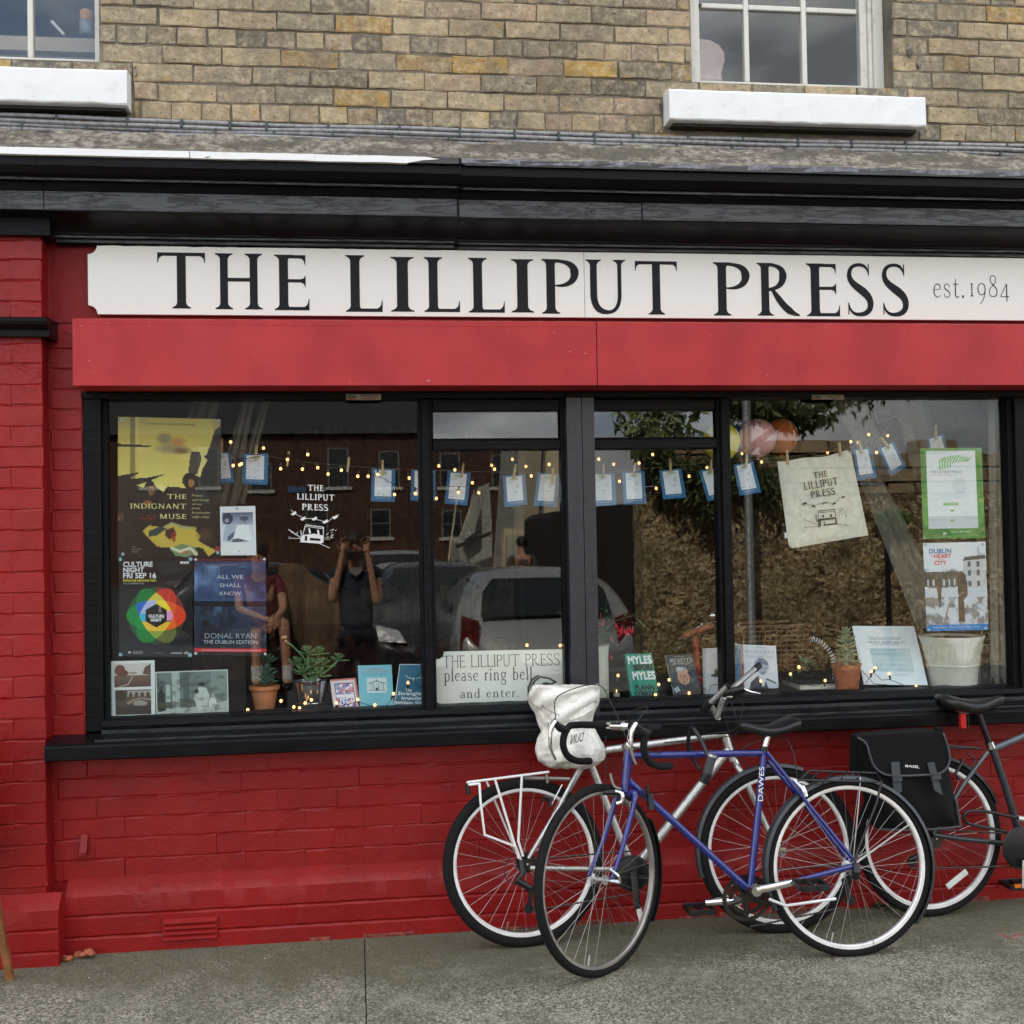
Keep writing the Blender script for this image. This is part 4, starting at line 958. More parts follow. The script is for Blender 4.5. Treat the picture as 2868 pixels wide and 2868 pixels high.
# bookshelf against the back wall, faint in the dark
BS = thing('bookcase', 'tall dark bookcase at the back of the dim shop room', 'bookcase', (-.2, 3.9, .05))
bsb = MB(); 
for x in (-1.2, -.4, .4, 1.2): bsb.box(x-.015, x+.015, 3.85, 4.19, .05, 2.3)
bsb.build('upright', M['darkwood'], BS, bevel=.002)
for k in range(6):
    z = .2+k*.38; box('shelf', M['darkwood'], BS, -1.18, 1.18, 3.86, 4.18, z, z+.02)
    mb = MB(); x = -1.15
    while x < 1.12:
        w_ = random.uniform(.018, .045); h_ = random.uniform(.2, .3); mb.box(x, x+w_-.002, 3.9, 4.1, z+.021, z+.021+h_); x += w_
    o = mb.build('book_row', mat('book_row_cloth', random.choice([(.18,.06,.04), (.05,.08,.12), (.2,.16,.1), (.1,.1,.08)]), .7, var=.8, nscale=9, bump=0), BS); o['kind'] = 'stuff'

# ---- curtains
def strip(name, pts_top, pts_bot, y0, y1, label, mt='fabric', n=16):
    t = [P(u, v, y0) for u, v in pts_top]; b = [P(u, v, y1) for u, v in pts_bot]; vs = []; fs = []
    for i in range(n+1):
        s = i/n
        for j in range(9):
            q = j/8; a = t[0]*(1-s)+t[1]*s; c = b[0]*(1-s)+b[1]*s; p = a*(1-q)+c*q; vs.append(p+np.array([0, .012*math.sin(s*14)*(1-.4*q), 0]))
    for i in range(n):
        for j in range(8): k = i*9+j; fs.append((k, k+1, k+10, k+9))
    o = MB().add(vs, fs).build(name, M[mt], None, smooth='all'); so = o.modifiers.new('th', 'SOLIDIFY'); so.thickness = .002; return T(o, label, 'curtain', 'sheer grey curtain lengths behind the shop glass')
strip('curtain', [(545, 1112), (620, 1112)], [(500, 1250), (560, 1300)], .5, .45, 'broad sheer grey curtain length behind the yellow poster')
strip('curtain', [(684, 1112), (712, 1112)], [(590, 1420), (660, 1420)], .45, .42, 'grey curtain length falling to the photo card at the left')
strip('curtain', [(738, 1112), (756, 1112)], [(640, 1412), (684, 1412)], .47, .44, 'narrow pale curtain edge right of the yellow poster')
strip('curtain', [(2330, 1112), (2420, 1112)], [(2440, 1330), (2520, 1330)], .5, .45, 'sheer grey curtain length above the two tilted blue cards')
strip('curtain', [(2500, 1112), (2600, 1112)], [(2560, 1330), (2640, 1330)], .52, .47, 'sheer grey curtain length behind the green edged poster')
strip('curtain', [(2402, 1330), (2470, 1330)], [(2570, 1760), (2700, 1760)], .50, .50, 'swept back grey curtain tail running down to the right')
strip('curtain', [(2768, 1112), (2812, 1112)], [(2776, 1940), (2832, 1940)], .14, .16, 'upright pale curtain edge beside the right window frame')

# ---- posters on the glass
PY0 = YG+.006+.002
def rects(cv, lst):
    for a in lst: cv.rect(*a)
def sheetthing(name, label, cat, px, y, cv, mt='print', th=.0012, group=None):
    sh = pxsheet(px, y, th); t = thing(name, label, cat, sh.m(.5, 1), group); sh.printed('sheet', cv, M[mt], t); return t, sh
def tmat(c, em=0): 
    k = ('ink', c)
    if k not in M: M[k] = mat('ink_%d_%d_%d' % c, srgb(*c), .5, var=.02, bump=0)
    return M[k]
# 1 yellow picture poster
c = Cv(120, 160, (30, 24, 18))
c.grad(0, .62, (196, 172, 78), (236, 222, 120)); c.cloud((150, 140, 90), 4, 3, .5, .75, .8, (0, 0, 1, .28)); c.cloud((245, 235, 160), 3, 8, .45, .7, .8, (0, .2, 1, .6))
c.ell(.45, .15, .09, .05, (110, 105, 95), .7, .8); c.ell(.52, .22, .2, .045, (120, 112, 100), .7, .9); c.ell(.58, .17, .09, .04, (190, 120, 60), .8, .9); c.ell(.62, .235, .1, .03, (110, 70, 50), .8, .9)
c.rect(.12, 0, .17, .46, (110, 92, 50), .75); c.rect(.17, 0, .2, .46, (215, 195, 110), .6); c.rect(.80, 0, .88, .2, (190, 185, 90), .5)
c.poly([(0, .19), (.34, .2), (.3, .21), (0, .215)], (50, 38, 20)); c.poly([(0, .42), (.22, .39), (.1, .44), (.28, .43), (.47, .40), (.3, .455), (.12, .5), (0, .5)], (35, 26, 16))
c.poly([(1, .05), (.94, .08), (.90, .18), (.86, .26), (.83, .27), (.87, .3), (.82, .36), (.8, .42), (.72, .40), (.64, .41), (.62, .46), (.66, .5), (.48, .49), (.44, .53), (.38, .5), (.33, .47), (.30, .455), (.27, .47), (.25, .5), (.12, .47), (0, .44), (0, 1), (1, 1)], (30, 24, 20))
c.poly([(.71, .235), (.80, .235), (.81, .3), (.77, .40), (.68, .40), (.69, .33)], (66, 62, 54)); c.ell(.70, .44, .075, .05, (26, 24, 22)); c.ell(.71, .465, .03, .03, (160, 110, 70))
c.ell(.31, .49, .045, .045, (40, 30, 22)); c.ell(.325, .52, .03, .035, (176, 120, 70), .9); c.ell(.29, .61, .04, .02, (170, 110, 60), .8); c.ell(.02, .71, .04, .03, (150, 95, 50), .7)
c.poly([(.78, .5), (.86, .52), (.90, .62), (.8, .62), (.74, .55)], (40, 52, 46)); c.cloud((46, 40, 32), 9, 21, .5, .7, .6, (0, .5, 1, 1))
c.poly([(.24, .81), (.30, .77), (.42, .78), (.52, .76), (.62, .79), (.72, .78), (.80, .84), (.78, .88), (.9, .93), (.96, .95), (.88, .99), (.82, .93), (.70, .92), (.62, .90), (.55, .93), (.38, .92), (.30, .86)], (202, 178, 74))
c.poly([(.30, .81), (.42, .77), (.48, .79), (.38, .84), (.30, .85)], (40, 62, 62)); c.poly([(.46, .80), (.54, .78), (.57, .84), (.5, .87), (.46, .84)], (70, 44, 24)); c.ell(.54, .85, .02, .04, (160, 40, 30), .8)
c.line([(.46, .78), (.52, .755), (.62, .78), (.75, .79)], .012, (170, 170, 110)); c.poly([(.5, .93), (.62, .9), (.74, .92), (.78, .97), (.66, .995), (.56, .985)], (120, 140, 100)); c.line([(.52, .93), (.6, .955), (.7, .93), (.76, .975)], .012, (220, 225, 190)); c.ell(.66, .96, .03, .012, (190, 100, 50), .9); c.ell(.97, .94, .04, .02, (150, 50, 40), .8)
c.ell(.84, .84, .1, .06, (88, 66, 40), .6, .9)
t1, s1 = sheetthing('poster', 'yellow and dark picture poster titled THE INDIGNANT MUSE, top left of the window', 'poster', [(330.5,1167), (618,1174), (619,1562), (329,1563)], PY0, c, 'print_gloss')
texts(s1, t1, [('THE', (.475, .545, .665, .578)), ('INDIGNANT', (.12, .613, .665, .650)), ('MUSE', (.405, .686, .665, .722))], tmat((228, 222, 150)), gf=SLAB)
texts(s1, t1, [('Poetry', (.72, .545, .825, .565)), ('and Songs', (.72, .577, .885, .597)), ('of the', (.72, .608, .81, .622)), ('Irish', (.72, .638, .795, .652)), ('Revolution', (.72, .668, .895, .684)), ('1887-1926', (.72, .700, .885, .717))], tmat((190, 184, 130)))
texts(s1, t1, [('Foreword by Gearoid O Tuathaigh', (.28, .035, .75, .056))], tmat((90, 72, 30))); texts(s1, t1, [('edited by', (.27, .695, .37, .706)), ('Terry Moylan', (.2, .713, .37, .730))], tmat((170, 40, 26)))
texts(s1, t1, [('THE', (.135, .918, .18, .926)), ('LILLIPUT', (.135, .935, .245, .943)), ('PRESS', (.135, .953, .2, .961))], tmat((150, 148, 130)))
# 2 Culture Night
c = Cv(150, 200, (13, 14, 17)); c.grad(.76, 1, (16, 18, 22), (40, 44, 52)); c.poly([(.45, .05), (.8, .03), (.84, .15), (.6, .17)], (34, 37, 42), .8); c.ell(.72, .25, .12, .02, (70, 74, 80), .5, .6)
def lens(cv, cx, cy, r, th, a, col, al):   # rounded triangle petal
    pts = []
    for k in range(3):
        a0 = a+k*2*math.pi/3; a1 = a0+2*math.pi/3
        for i in range(12):
            q = i/12; aa = a0+(a1-a0)*q; rr = r*(1-.16*abs(math.sin(math.pi*q))*0+th*math.sin(math.pi*q)); base_ = math.cos(math.pi/3)/math.cos(aa-a0-math.pi/3)
            rr = r*(base_+(1-base_)*th); pts.append((cx+rr*math.cos(aa), cy+rr*math.sin(aa)*.75))
    cv.poly(pts, col, al)
cx, cy = .505, .585
yy_, xx_ = cv_yy = c.y, c.x
ang = np.arctan2((c.y-cy)*1.333, c.x-cx); rad = np.hypot((c.y-cy)*1.333, c.x-cx)
def tri(a): 
    aa = (ang-a) % (2*math.pi/3)-math.pi/3; b = math.cos(math.pi/3)/np.cos(aa); return rad < .42*(b*.32+.68*1)*(1-.10*(np.abs(aa)/1.05))
A1 = ((c.x-.40)**2+((c.y-.62)*1.333)**2 < .29**2)
def ellr(cx_, cy_, ra, rb, th_):
    dx, dy = c.x-cx_, (c.y-cy_)*1.333; X = dx*math.cos(th_)+dy*math.sin(th_); Y = -dx*math.sin(th_)+dy*math.cos(th_); return (X/ra)**2+(Y/rb)**2 < 1
E1 = ellr(cx-.10, cy-.07, .34, .22, -1.05); E2 = ellr(cx+.12, cy-.07, .34, .22, 1.05-2*1.05+0) if False else ellr(cx+.10, cy-.07, .34, .22, 1.05); 
Eh = ellr(cx, cy+.0, .405, .21, 0); Ea = ellr(cx, cy, .405, .21, 1.05); Eb = ellr(cx, cy, .405, .21, -1.05)
ins = Eh|Ea|Eb
lf = c.x < cx
disc = rad < .385
c._put((disc&(c.y > cy)).astype(float), (52, 58, 36)); c._put((disc&lf).astype(float), (22, 84, 48)); c._put((disc&~lf&(c.y < cy-.0)).astype(float), (140, 44, 34))
c._put((Ea&(c.y > cy)).astype(float)*0+(Eb&~Ea&~Eh&(c.x < cx)).astype(float), (18, 130, 58)); c._put((Ea&~Eb&~Eh&lf).astype(float), (20, 122, 54)); c._put((Eh&lf&~Ea&~Eb).astype(float), (20, 140, 60))
c._put((Eb&~Ea&~Eh&~lf).astype(float), (205, 60, 40)); c._put((Ea&~Eb&~Eh&~lf).astype(float), (100, 108, 46)); c._put((Eh&~lf&~Ea&~Eb).astype(float), (235, 70, 36))
c._put((Ea&Eb&~Eh&(c.y < cy)).astype(float), (225, 205, 70)); c._put((Ea&Eb&~Eh&(c.y > cy)).astype(float), (150, 170, 60))
c._put((Ea&Eh&~Eb&lf).astype(float), (34, 110, 215)); c._put((Eb&Eh&~Ea&lf).astype(float), (24, 150, 66)); c._put((Ea&Eh&~Eb&~lf).astype(float), (250, 110, 44)); c._put((Eb&Eh&~Ea&~lf).astype(float), (240, 100, 40))
tri_ = Ea&Eb&Eh; c._put((tri_&lf&(c.y < cy-.02)).astype(float), (190, 195, 240)); c._put((tri_&lf&(c.y > cy-.02)).astype(float), (60, 190, 235)); c._put((tri_&~lf&(c.y < cy-.03)).astype(float), (252, 226, 40)); c._put((tri_&~lf&(abs(c.y-cy) < .05)).astype(float), (240, 160, 210)); c._put((tri_&(c.y > cy+.06)).astype(float), (245, 200, 60))
hexm = np.maximum(np.abs(c.x-cx)/.142, (np.abs(c.x-cx)*.5+np.abs((c.y-cy)*1.333)*.866)/.142*1.02) < 1; c._put(hexm.astype(float), (12, 12, 14))
rects(c, [(.83, .035, .865, .058, (220, 222, 226)), (.873, .035, .908, .058, (220, 222, 226)), (.916, .035, .95, .058, (220, 222, 226)), (.19, .945, .33, .975, (120, 124, 130), .8), (.13, .95, .16, .97, (200, 200, 200)), (.50, .955, .6, .965, (90, 92, 96)), (.71, .955, .86, .968, (150, 152, 156)), (.89, .95, .94, .972, (170, 170, 170))])
for x, y in ((.015, .01), (.97, .01), (.02, .985), (.965, .98)): c.ell(x, y, .028, .02, (150, 185, 200))
t2, s2 = sheetthing('poster', 'black poster for CULTURE NIGHT FRI SEP 16 with a rainbow coloured rosette', 'poster', [(333,1563.5), (540,1562.5), (539,1840), (333,1838)], PY0-.0002, c, 'print_gloss')
texts(s2, t2, [('CULTURE', (.058, .036, .452, .085)), ('NIGHT', (.058, .094, .335, .142)), ('FRI SEP 16', (.058, .150, .498, .202)), ('CULTURE', (.40, .573, .61, .602)), ('NIGHT', (.43, .613, .575, .641))], tmat((232, 234, 238)), bold=.004)
texts(s2, t2, [('REVOLVES AROUND YOU', (.058, .218, .50, .236))], tmat((225, 220, 50)), bold=.002); texts(s2, t2, [('CULTURENIGHT.IE', (.058, .250, .335, .266))], tmat((190, 192, 196)))
# 3 All we shall know
c = Cv(140, 190, (30, 40, 66)); c.grad(.03, .44, (44, 60, 100), (60, 84, 130)); c.cloud((120, 150, 196), 4, 5, .5, .75, .8, (0, .08, 1, .42)); c.cloud((34, 42, 62), 5, 9, .5, .7, .7, (0, .1, 1, .42))
c.grad(.44, .50, (18, 22, 30), (22, 28, 42)); c.grad(.50, .94, (44, 60, 88), (30, 40, 58)); c.cloud((20, 26, 36), 8, 31, .45, .6, .7, (0, .44, 1, .92)); c.cloud((92, 122, 160), 6, 33, .58, .75, .6, (0, .5, 1, .92))
c.ell(.16, .68, .05, .045, (20, 24, 34)); c.poly([(.08, .93), (.07, .75), (.12, .70), (.2, .70), (.23, .78), (.22, .93)], (28, 34, 48)); c.rect(0, .925, 1, .965, (200, 44, 60)); c.rect(0, 0, 1, .035, (40, 26, 36)); c.rect(0, .965, 1, 1, (20, 24, 32))
for i in range(24): c.ell(.02+i*.042, .018, .016, .010, (130, 36, 54))
for x, y in ((.02, .012), (.98, .012), (.02, .98), (.98, .98)): c.ell(x, y, .02, .013, (210, 215, 220))
c.rect(.1, .94, .93, .952, (230, 170, 175), .7)
t3, s3 = sheetthing('poster', 'stormy blue book poster reading ALL WE SHALL KNOW, right of the rosette poster', 'poster', [(544,1563.5), (744.5,1562.5), (746.6,1837), (544,1835)], PY0-.0002, c, 'print_gloss')
texts(s3, t3, [('ALL WE', (.315, .172, .68, .214)), ('SHALL', (.35, .26, .65, .298)), ('KNOW', (.355, .343, .655, .382)), ('THE DUBLIN EDITION', (.125, .843, .875, .880))], tmat((190, 200, 214))); texts(s3, t3, [('DONAL RYAN', (.145, .772, .86, .825))], tmat((150, 160, 172)))
texts(s3, t3, [('Donal Ryan is a magus of a writer', (.13, .062, .60, .08))], tmat((140, 150, 165)))
# 4 card with two children seen from behind
c = Cv(70, 96, (232, 234, 240)); c.grad(.13, .38, (78, 92, 124), (168, 178, 200)); c.rect(0, .13, .06, .75, (232, 234, 240)); c.rect(.93, .13, 1, .75, (232, 234, 240)); c.rect(.06, .38, .93, .74, (214, 220, 232))
c.ell(.21, .25, .15, .115, (40, 48, 70)); c.ell(.19, .29, .06, .04, (150, 160, 180)); c.ell(.68, .28, .13, .09, (140, 150, 172)); c.ell(.68, .25, .12, .05, (70, 80, 104)); c.poly([(.07, .66), (.14, .40), (.32, .35), (.46, .40), (.44, .52), (.3, .72), (.07, .7)], (176, 186, 206)); c.poly([(.30, .70), (.46, .42), (.62, .36), (.80, .40), (.92, .7)], (238, 241, 247)); c.poly([(.2, .62), (.42, .5), (.36, .64), (.2, .72)], (84, 94, 120)); c.poly([(.34, .67), (.5, .65), (.8, .72), (.3, .73)], (84, 92, 110)); c.rect(0, .745, 1, 1, (232, 234, 240)); c.ell(.47, .045, .035, .024, (150, 155, 165)); c.ell(.51, .92, .03, .022, (185, 190, 196))
sheetthing('photo_card', 'white card with a blue toned photo of two children from behind', 'photo card', [(616,1419), (715,1417), (718,1555), (618.5,1555.5)], PY0-.0004, c)
# 5, 6 photographs at the sill
c = Cv(90, 120, (222, 230, 230)); c.rect(.09, .05, .91, .47, (206, 202, 196)); c.grad(.26, .47, (120, 92, 76), (70, 48, 38)); c.rect(0, .2, .085, .5, (222, 230, 230)); c.rect(.915, .2, 1, .5, (222, 230, 230)); c.ell(.22, .17, .12, .10, (112, 66, 50)); c.ell(.3, .22, .1, .06, (104, 60, 46)); c.poly([(.72, .24), (.78, .12), (.91, .06), (.91, .26)], (96, 70, 60)); c.ell(.5, .22, .1, .025, (170, 150, 136)); c.line([(.5, .28), (.4, .42), (.2, .46)], .012, (190, 176, 160))
c.rect(.10, .52, .91, .96, (84, 66, 54)); c.rect(.38, .53, .91, .64, (170, 164, 156)); 
for x in (.45, .58, .71, .84): c.ell(x, .62, .045, .06, (84, 64, 50))
c.poly([(.34, .74), (.5, .68), (.7, .655), (.91, .68), (.91, .72), (.7, .69), (.52, .72), (.4, .78)], (150, 132, 116)); c.ell(.66, .76, .16, .05, (158, 150, 140)); c.grad(.8, .96, (64, 48, 38), (46, 36, 30)); c.ell(.22, .62, .12, .1, (56, 42, 34)); c.rect(0, .965, 1, 1, (222, 230, 230)); c.rect(0, .5, .095, 1, (222, 230, 230)); c.rect(.915, .5, 1, 1, (222, 230, 230))
sheetthing('photo_print', 'sepia photo pair of a tree and a stone bridge in the lower left corner', 'photograph', [(308,1852), (433,1849), (435,2006), (311.6,2010)], [PY0, PY0, PY0-.0, PY0-.0], c)
c = Cv(130, 80, (110, 128, 126)); c.cloud((60, 76, 76), 6, 2, .4, .6, .6); c.rect(.22, 0, .33, .9, (170, 186, 182)); c.rect(.38, 0, .46, .95, (80, 98, 98)); c.rect(.76, .02, .98, .75, (130, 146, 142)); c.poly([(0, 1), (0, .86), (.6, .84), (1, .72), (1, 1)], (176, 186, 180)); c.poly([(.02, .92), (.02, .5), (.07, .38), (.12, .5), (.13, .9)], (34, 44, 44)); c.ell(.07, .38, .03, .05, (60, 70, 68)); c.rect(.14, .3, .2, .7, (180, 190, 186)); c.poly([(.52, .66), (.56, .45), (.62, .35), (.7, .42), (.74, .6), (.7, .85), (.58, .95)], (196, 206, 200)); c.ell(.63, .32, .05, .05, (30, 38, 38)); c.ell(.56, .48, .03, .06, (50, 58, 58)); c.ell(.78, .76, .055, .13, (214, 222, 216)); c.ell(.79, .6, .03, .05, (160, 168, 162)); c.rect(.0, .7, .5, .82, (92, 84, 66), .6); c.cloud((40, 54, 54), 12, 5, .55, .7, .5)
for a in (0, .985): c.rect(a, 0, a+.015, 1, (200, 210, 206))
for a in (0, .975): c.rect(0, a, 1, a+.025, (200, 210, 206))
sheetthing('photo_print', 'grey green photograph of a family in a street, right of the sepia pair', 'photograph', [(435,1882), (638,1875), (640.5,1994), (438,2004.5)], PY0, c, 'print_gloss')
# 7 green edged poster
c = Cv(110, 160, (70, 140, 58)); c.cloud((120, 180, 90), 3, 4, .4, .7, .7); c.cloud((40, 110, 50), 3, 6, .5, .7, .6); c.rect(.095, .03, .89, .885, (240, 243, 248)); c.rect(.095, .75, .89, .885, (210, 214, 222))
for i in range(11):
    x = .30+i*.045; c.line([(x+.06, .085+.002*abs(i-5)**1.6), (x, .15), (x-.01+.012*abs(i-5)*.3, .24-.03*(i > 4)-.008*i)], .010, (120, 190, 90))
for i in range(7): c.line([(.34+i*.035, .63), (.36+i*.035, .60+.005*(i % 2)), (.365+i*.035, .63)], .008, (130, 190, 90))
for a, b in ((.48, .69), (.475, .80)): c.ell(a, b, .03, .012, (120, 180, 80))
for r_ in (.11, .085, .06, .035): 
    d = np.abs(np.hypot((c.x-.62), (c.y-.42)*1.36)-r_); c._put(np.clip(1.3-d/.006, 0, 1), (196, 200, 206))
c.rect(.32, .93, .37, .955, (200, 215, 190))
t7, s7 = sheetthing('poster', 'green edged white poster THE ULYSSES TRIALS at the right of the window', 'poster', [(2577.5,1255.6), (2749,1254), (2760,1507), (2586,1510)], PY0, c)
texts(s7, t7, [('THE ULYSSES TRIALS', (.145, .250, .655, .276)), ('Beauty and Truth Meet the Law', (.15, .292, .57, .303)), ('Joseph M. Hassett', (.13, .785, .38, .797))], tmat((120, 132, 128))); texts(s7, t7, [('THE LILLIPUT PRESS', (.44, .915, .78, .935))], tmat((220, 232, 214)))
# 8 Dublin heart of the city
c = Cv(120, 170, (226, 230, 238)); c.rect(0, .33, 1, .50, (96, 90, 84)); c.cloud((60, 54, 50), 9, 3, .45, .6, .7, (0, .30, .62, .52)); c.poly([(.62, .62), (.63, .20), (.66, .17), (.86, .15), (.86, .06), (.89, .04), (.91, .12), (.99, .14), (1, .62)], (196, 198, 204)); c.poly([(.62, .21), (.66, .165), (.99, .15), (1, .19), (.66, .21)], (80, 80, 84))
for x in (.70, .84):
    for y in (.22, .32, .44): c.rect(x, y, x+.05, y+.06, (90, 92, 98))
for i in range(7): c.rect(.04+i*.085, .42, .07+i*.085, .49, (200, 202, 206))
c.rect(0, .52, 1, .93, (206, 212, 224)); c.cloud((110, 100, 92), 9, 7, .50, .62, .8, (0, .62, 1, .93)); c.poly([(.22, .72), (.19, .52), (.17, .40), (.24, .38), (.27, .50), (.24, .74)], (92, 76, 62)); c.poly([(.52, .90), (.53, .6), (.52, .42), (.58, .36), (.68, .44), (.68, .60), (.62, .66), (.63, .90)], (88, 72, 58)); c.ell(.6, .40, .07, .06, (84, 70, 58)); c.line([(.30, .88), (.38, .70)], .012, (150, 130, 112)); c.cloud((60, 56, 54), 14, 2, .6, .7, .7, (.6, .62, 1, .86))
c.rect(0, .93, 1, 1, (34, 130, 205)); 
for x, y in ((.04, .02), (.95, .03), (.03, .985), (.96, .98)): c.ell(x, y, .025, .017, (170, 185, 205))
t8, s8 = sheetthing('poster', 'snowy street poster DUBLIN HEART OF THE CITY below the green edged poster', 'poster', [(2585,1521), (2760,1517), (2768.5,1764), (2596,1768)], PY0, c)
texts(s8, t8, [('DUBLIN', (.09, .068, .44, .118))], tmat((36, 120, 190)), bold=.004); texts(s8, t8, [('HEART', (.165, .128, .44, .172)), ('CITY', (.165, .205, .355, .247))], tmat((214, 60, 50)), bold=.004)
texts(s8, t8, [('THE', (.09, .138, .155, .152)), ('OF THE', (.22, .182, .33, .195))], tmat((214, 120, 110))); texts(s8, t8, [('Photographs   THE LILLIPUT PRESS   Dublin', (.11, .95, .87, .972))], tmat((200, 225, 245)))
# blue tack dabs on the yellow poster
for i, (u, v) in enumerate([(340, 1176), (612, 1180), (344, 1552), (337, 1566), (610, 1548), (534, 1566)]):
    p = P(u, v, PY0-.0015); MB().ball(p, (.006, .0012, .007), 8, 6).build('tack_dab', tmat((150, 190, 205)), t1)

# ---- lettered window sign, standing behind the glass
wy = YG+.03; WSp = [(1221, 1826), (1602, 1817.5), (1606, 1966), (1224, 1974)]
ws = pxsheet(WSp, wy, .012); wt = thing('window_sign', 'white sign please ring bell and enter, in the lower middle window', 'sign', ws.m(.5, 1))
pts = []; r_ = .075; asp = 381/148.
for cx_, cy_, a0, a1 in ((0, 0, math.pi/2, 0), (1, 0, math.pi, math.pi/2)):
    for t in np.linspace(a0, a1, 8): pts.append((cx_+r_/asp*2.0*math.cos(t), cy_+r_*2.0*math.sin(t)))
pts = [(r_*2/asp*math.cos(t), r_*2*math.sin(t)) for t in np.linspace(math.pi/2, 0, 8)]+[(1-r_*2/asp*math.cos(t), r_*2*math.sin(t)) for t in np.linspace(0, math.pi/2, 8)]+[(1, 1), (.03, 1), (0, .95)]
f_ = [ws.m(a, b) for a, b in pts]; bk = [p+np.array([0, .012, 0]) for p in f_]; n_ = len(pts)
M['signin'] = whitepaint('bright_white_sign_paint', (.88,.87,.80), .05); MB().add(f_+bk, [tuple(range(n_)), tuple(range(2*n_-1, n_-1, -1))]+[(i, (i+1) % n_, (i+1) % n_+n_, i+n_) for i in range(n_)]).build('panel', M['signin'], wt)
texts(ws, wt, [('THE LILLIPUT PRESS', (.045, .075, .905, .305))], M['letter'], gf=LIGHT); texts(ws, wt, [('please ring bell', (.055, .315, .70, .645)), ('and enter.', (.17, .705, .595, .885))], M['letter'], gf=BOOK)
c = Cv(60, 60, (226, 224, 212)); c.poly([(.08, .95), (.02, .55), (.15, .2), (.3, .08), (.38, .5), (.3, .95)], (226, 224, 212)); L_ = (40, 40, 42)
c.line([(.05, .9), (.03, .5), (.14, .2), (.3, .06)], .03, L_); c.line([(.12, .9), (.11, .5), (.2, .26), (.36, .1), (.6, .16), (.78, .3), (.66, .38), (.55, .34)], .03, L_); c.line([(.4, .55), (.5, .38), (.62, .4), (.8, .6), (.98, .85)], .03, L_); c.line([(.36, .66), (.5, .6), (.66, .78), (.9, .95)], .025, L_); c.line([(.2, .6), (.36, .44), (.5, .36)], .06, L_); c.line([(.34, .8), (.5, .76), (.6, .95)], .02, L_)
ws.printed('pointing_hand', c, M['print'], wt, .0003, (.66, .46, .93, .98), .0006)
# ---- white lettering and house drawing stuck on the left pane
dy = YG-.0008
dc = pxsheet([(800, 1350), (956, 1356), (956, 1540), (800, 1534)], dy, .0002); dt = thing('window_decal', 'white THE LILLIPUT PRESS lettering with a small house drawing on the left pane', 'decal', dc.m(.5, 1))
def dn(x, y): return ((x/3.45+680-800)/156., (y/3.45+1100-1350-(x/3.45+680-800)*.038)/184.)
def dbox(a, b, c_, d): p, q = dn(a, b), dn(c_, d); return (p[0], p[1], q[0], q[1])
WI = mat('white_vinyl', (.72,.72,.70), .5, var=.03, bump=0, )
texts(dc, dt, [('THE', dbox(627, 888, 780, 950)), ('LILLIPUT', dbox(522, 972, 885, 1046)), ('PRESS', dbox(570, 1070, 825, 1143))], WI, gf=(.17, .11, .085))
mb = MB(); kq = [0]
def dl(pts_, w=6):
    kq[0] += 1; s_ = rib([(a, -b) for a, b in pts_], [(0, w), (1, w)]); v = []
    for l, r in s_: v.append(l); v.append(r)
    mb.add([dc.m(*dn(a, -b), .0002+kq[0]*.00003) for a, b in v], [(2*i, 2*i+1, 2*i+3, 2*i+2) for i in range(len(s_)-1)])
def dp(pts_):
    kq[0] += 1; mb.add([dc.m(*dn(a, b), .0002+kq[0]*.00003) for a, b in pts_], [tuple(range(len(pts_)))])
dl([(465, 1130), (520, 1180), (600, 1215), (680, 1215), (750, 1235), (820, 1250), (870, 1200), (930, 1178)], 4)
for x, y in ((490, 1162), (580, 1212), (690, 1212), (795, 1240), (890, 1198)): dp([(x-28, y+10), (x+20, y-18), (x+30, y+2), (x-5, y+26)])
dl([(608, 1276), (782, 1300)], 8); dl([(600, 1290), (780, 1315)], 5); dl([(605, 1280), (580, 1370)], 7); dl([(780, 1300), (775, 1450)], 7); dl([(640, 1310), (650, 1360)], 16); dl([(725, 1325), (733, 1372)], 18)
dp([(580, 1375), (690, 1362), (775, 1380), (770, 1452), (560, 1440), (556, 1410)]); dl([(440, 1320), (560, 1400)], 7); dl([(440, 1405), (560, 1408)], 4); dl([(560, 1330), (572, 1430)], 7); dl([(735, 1455), (840, 1500)], 5); dl([(550, 1440), (760, 1456)], 6)
for i in range(14): x, y = 790+random.random()*110, 1320+random.random()*85; dl([(x, y), (x+14, y-8)], 5)
for i in range(8): x, y = 440+random.random()*90, 1340+random.random()*60; dl([(x, y), (x+10, y-6)], 4)
mb.build('house_drawing', WI, dt, fix=False)
mb = MB(); mb.add([dc.m(*dn(a, b), .002) for a, b in [(650, 1402), (750, 1410), (748, 1432), (645, 1425)]], [(0, 1, 2, 3)]); mb.add([dc.m(*dn(a, b), .002) for a, b in [(600, 1385), (622, 1383), (620, 1432), (598, 1430)]], [(0, 1, 2, 3)]); mb.build('house_openings', M['letter'], dt, fix=False)

# ---- twine, pegs, cards, tote bag
LY = .20
tw = [(520, 1215), (621, 1250), (717, 1270), (807, 1288), (975, 1306), (1072, 1312), (1184, 1317), (1296, 1320), (1440, 1323), (1548, 1327), (1690, 1322), (1776, 1316), (1877, 1305), (1991, 1296), (2091, 1290), (2204, 1280), (2352, 1260), (2411, 1248), (2480, 1240), (2560, 1212), (2620, 1205), (2720, 1190), (2830, 1160)]
ln_ = thing('twine_line', 'thin brown twine strung across the whole window behind the glass', 'twine', P(1300, 1320, LY)); MB().tube([P(u, v, LY+.004*math.sin(i)) for i, (u, v) in enumerate(tw)], .0011, 5).build('twine', M['twine'], ln_)
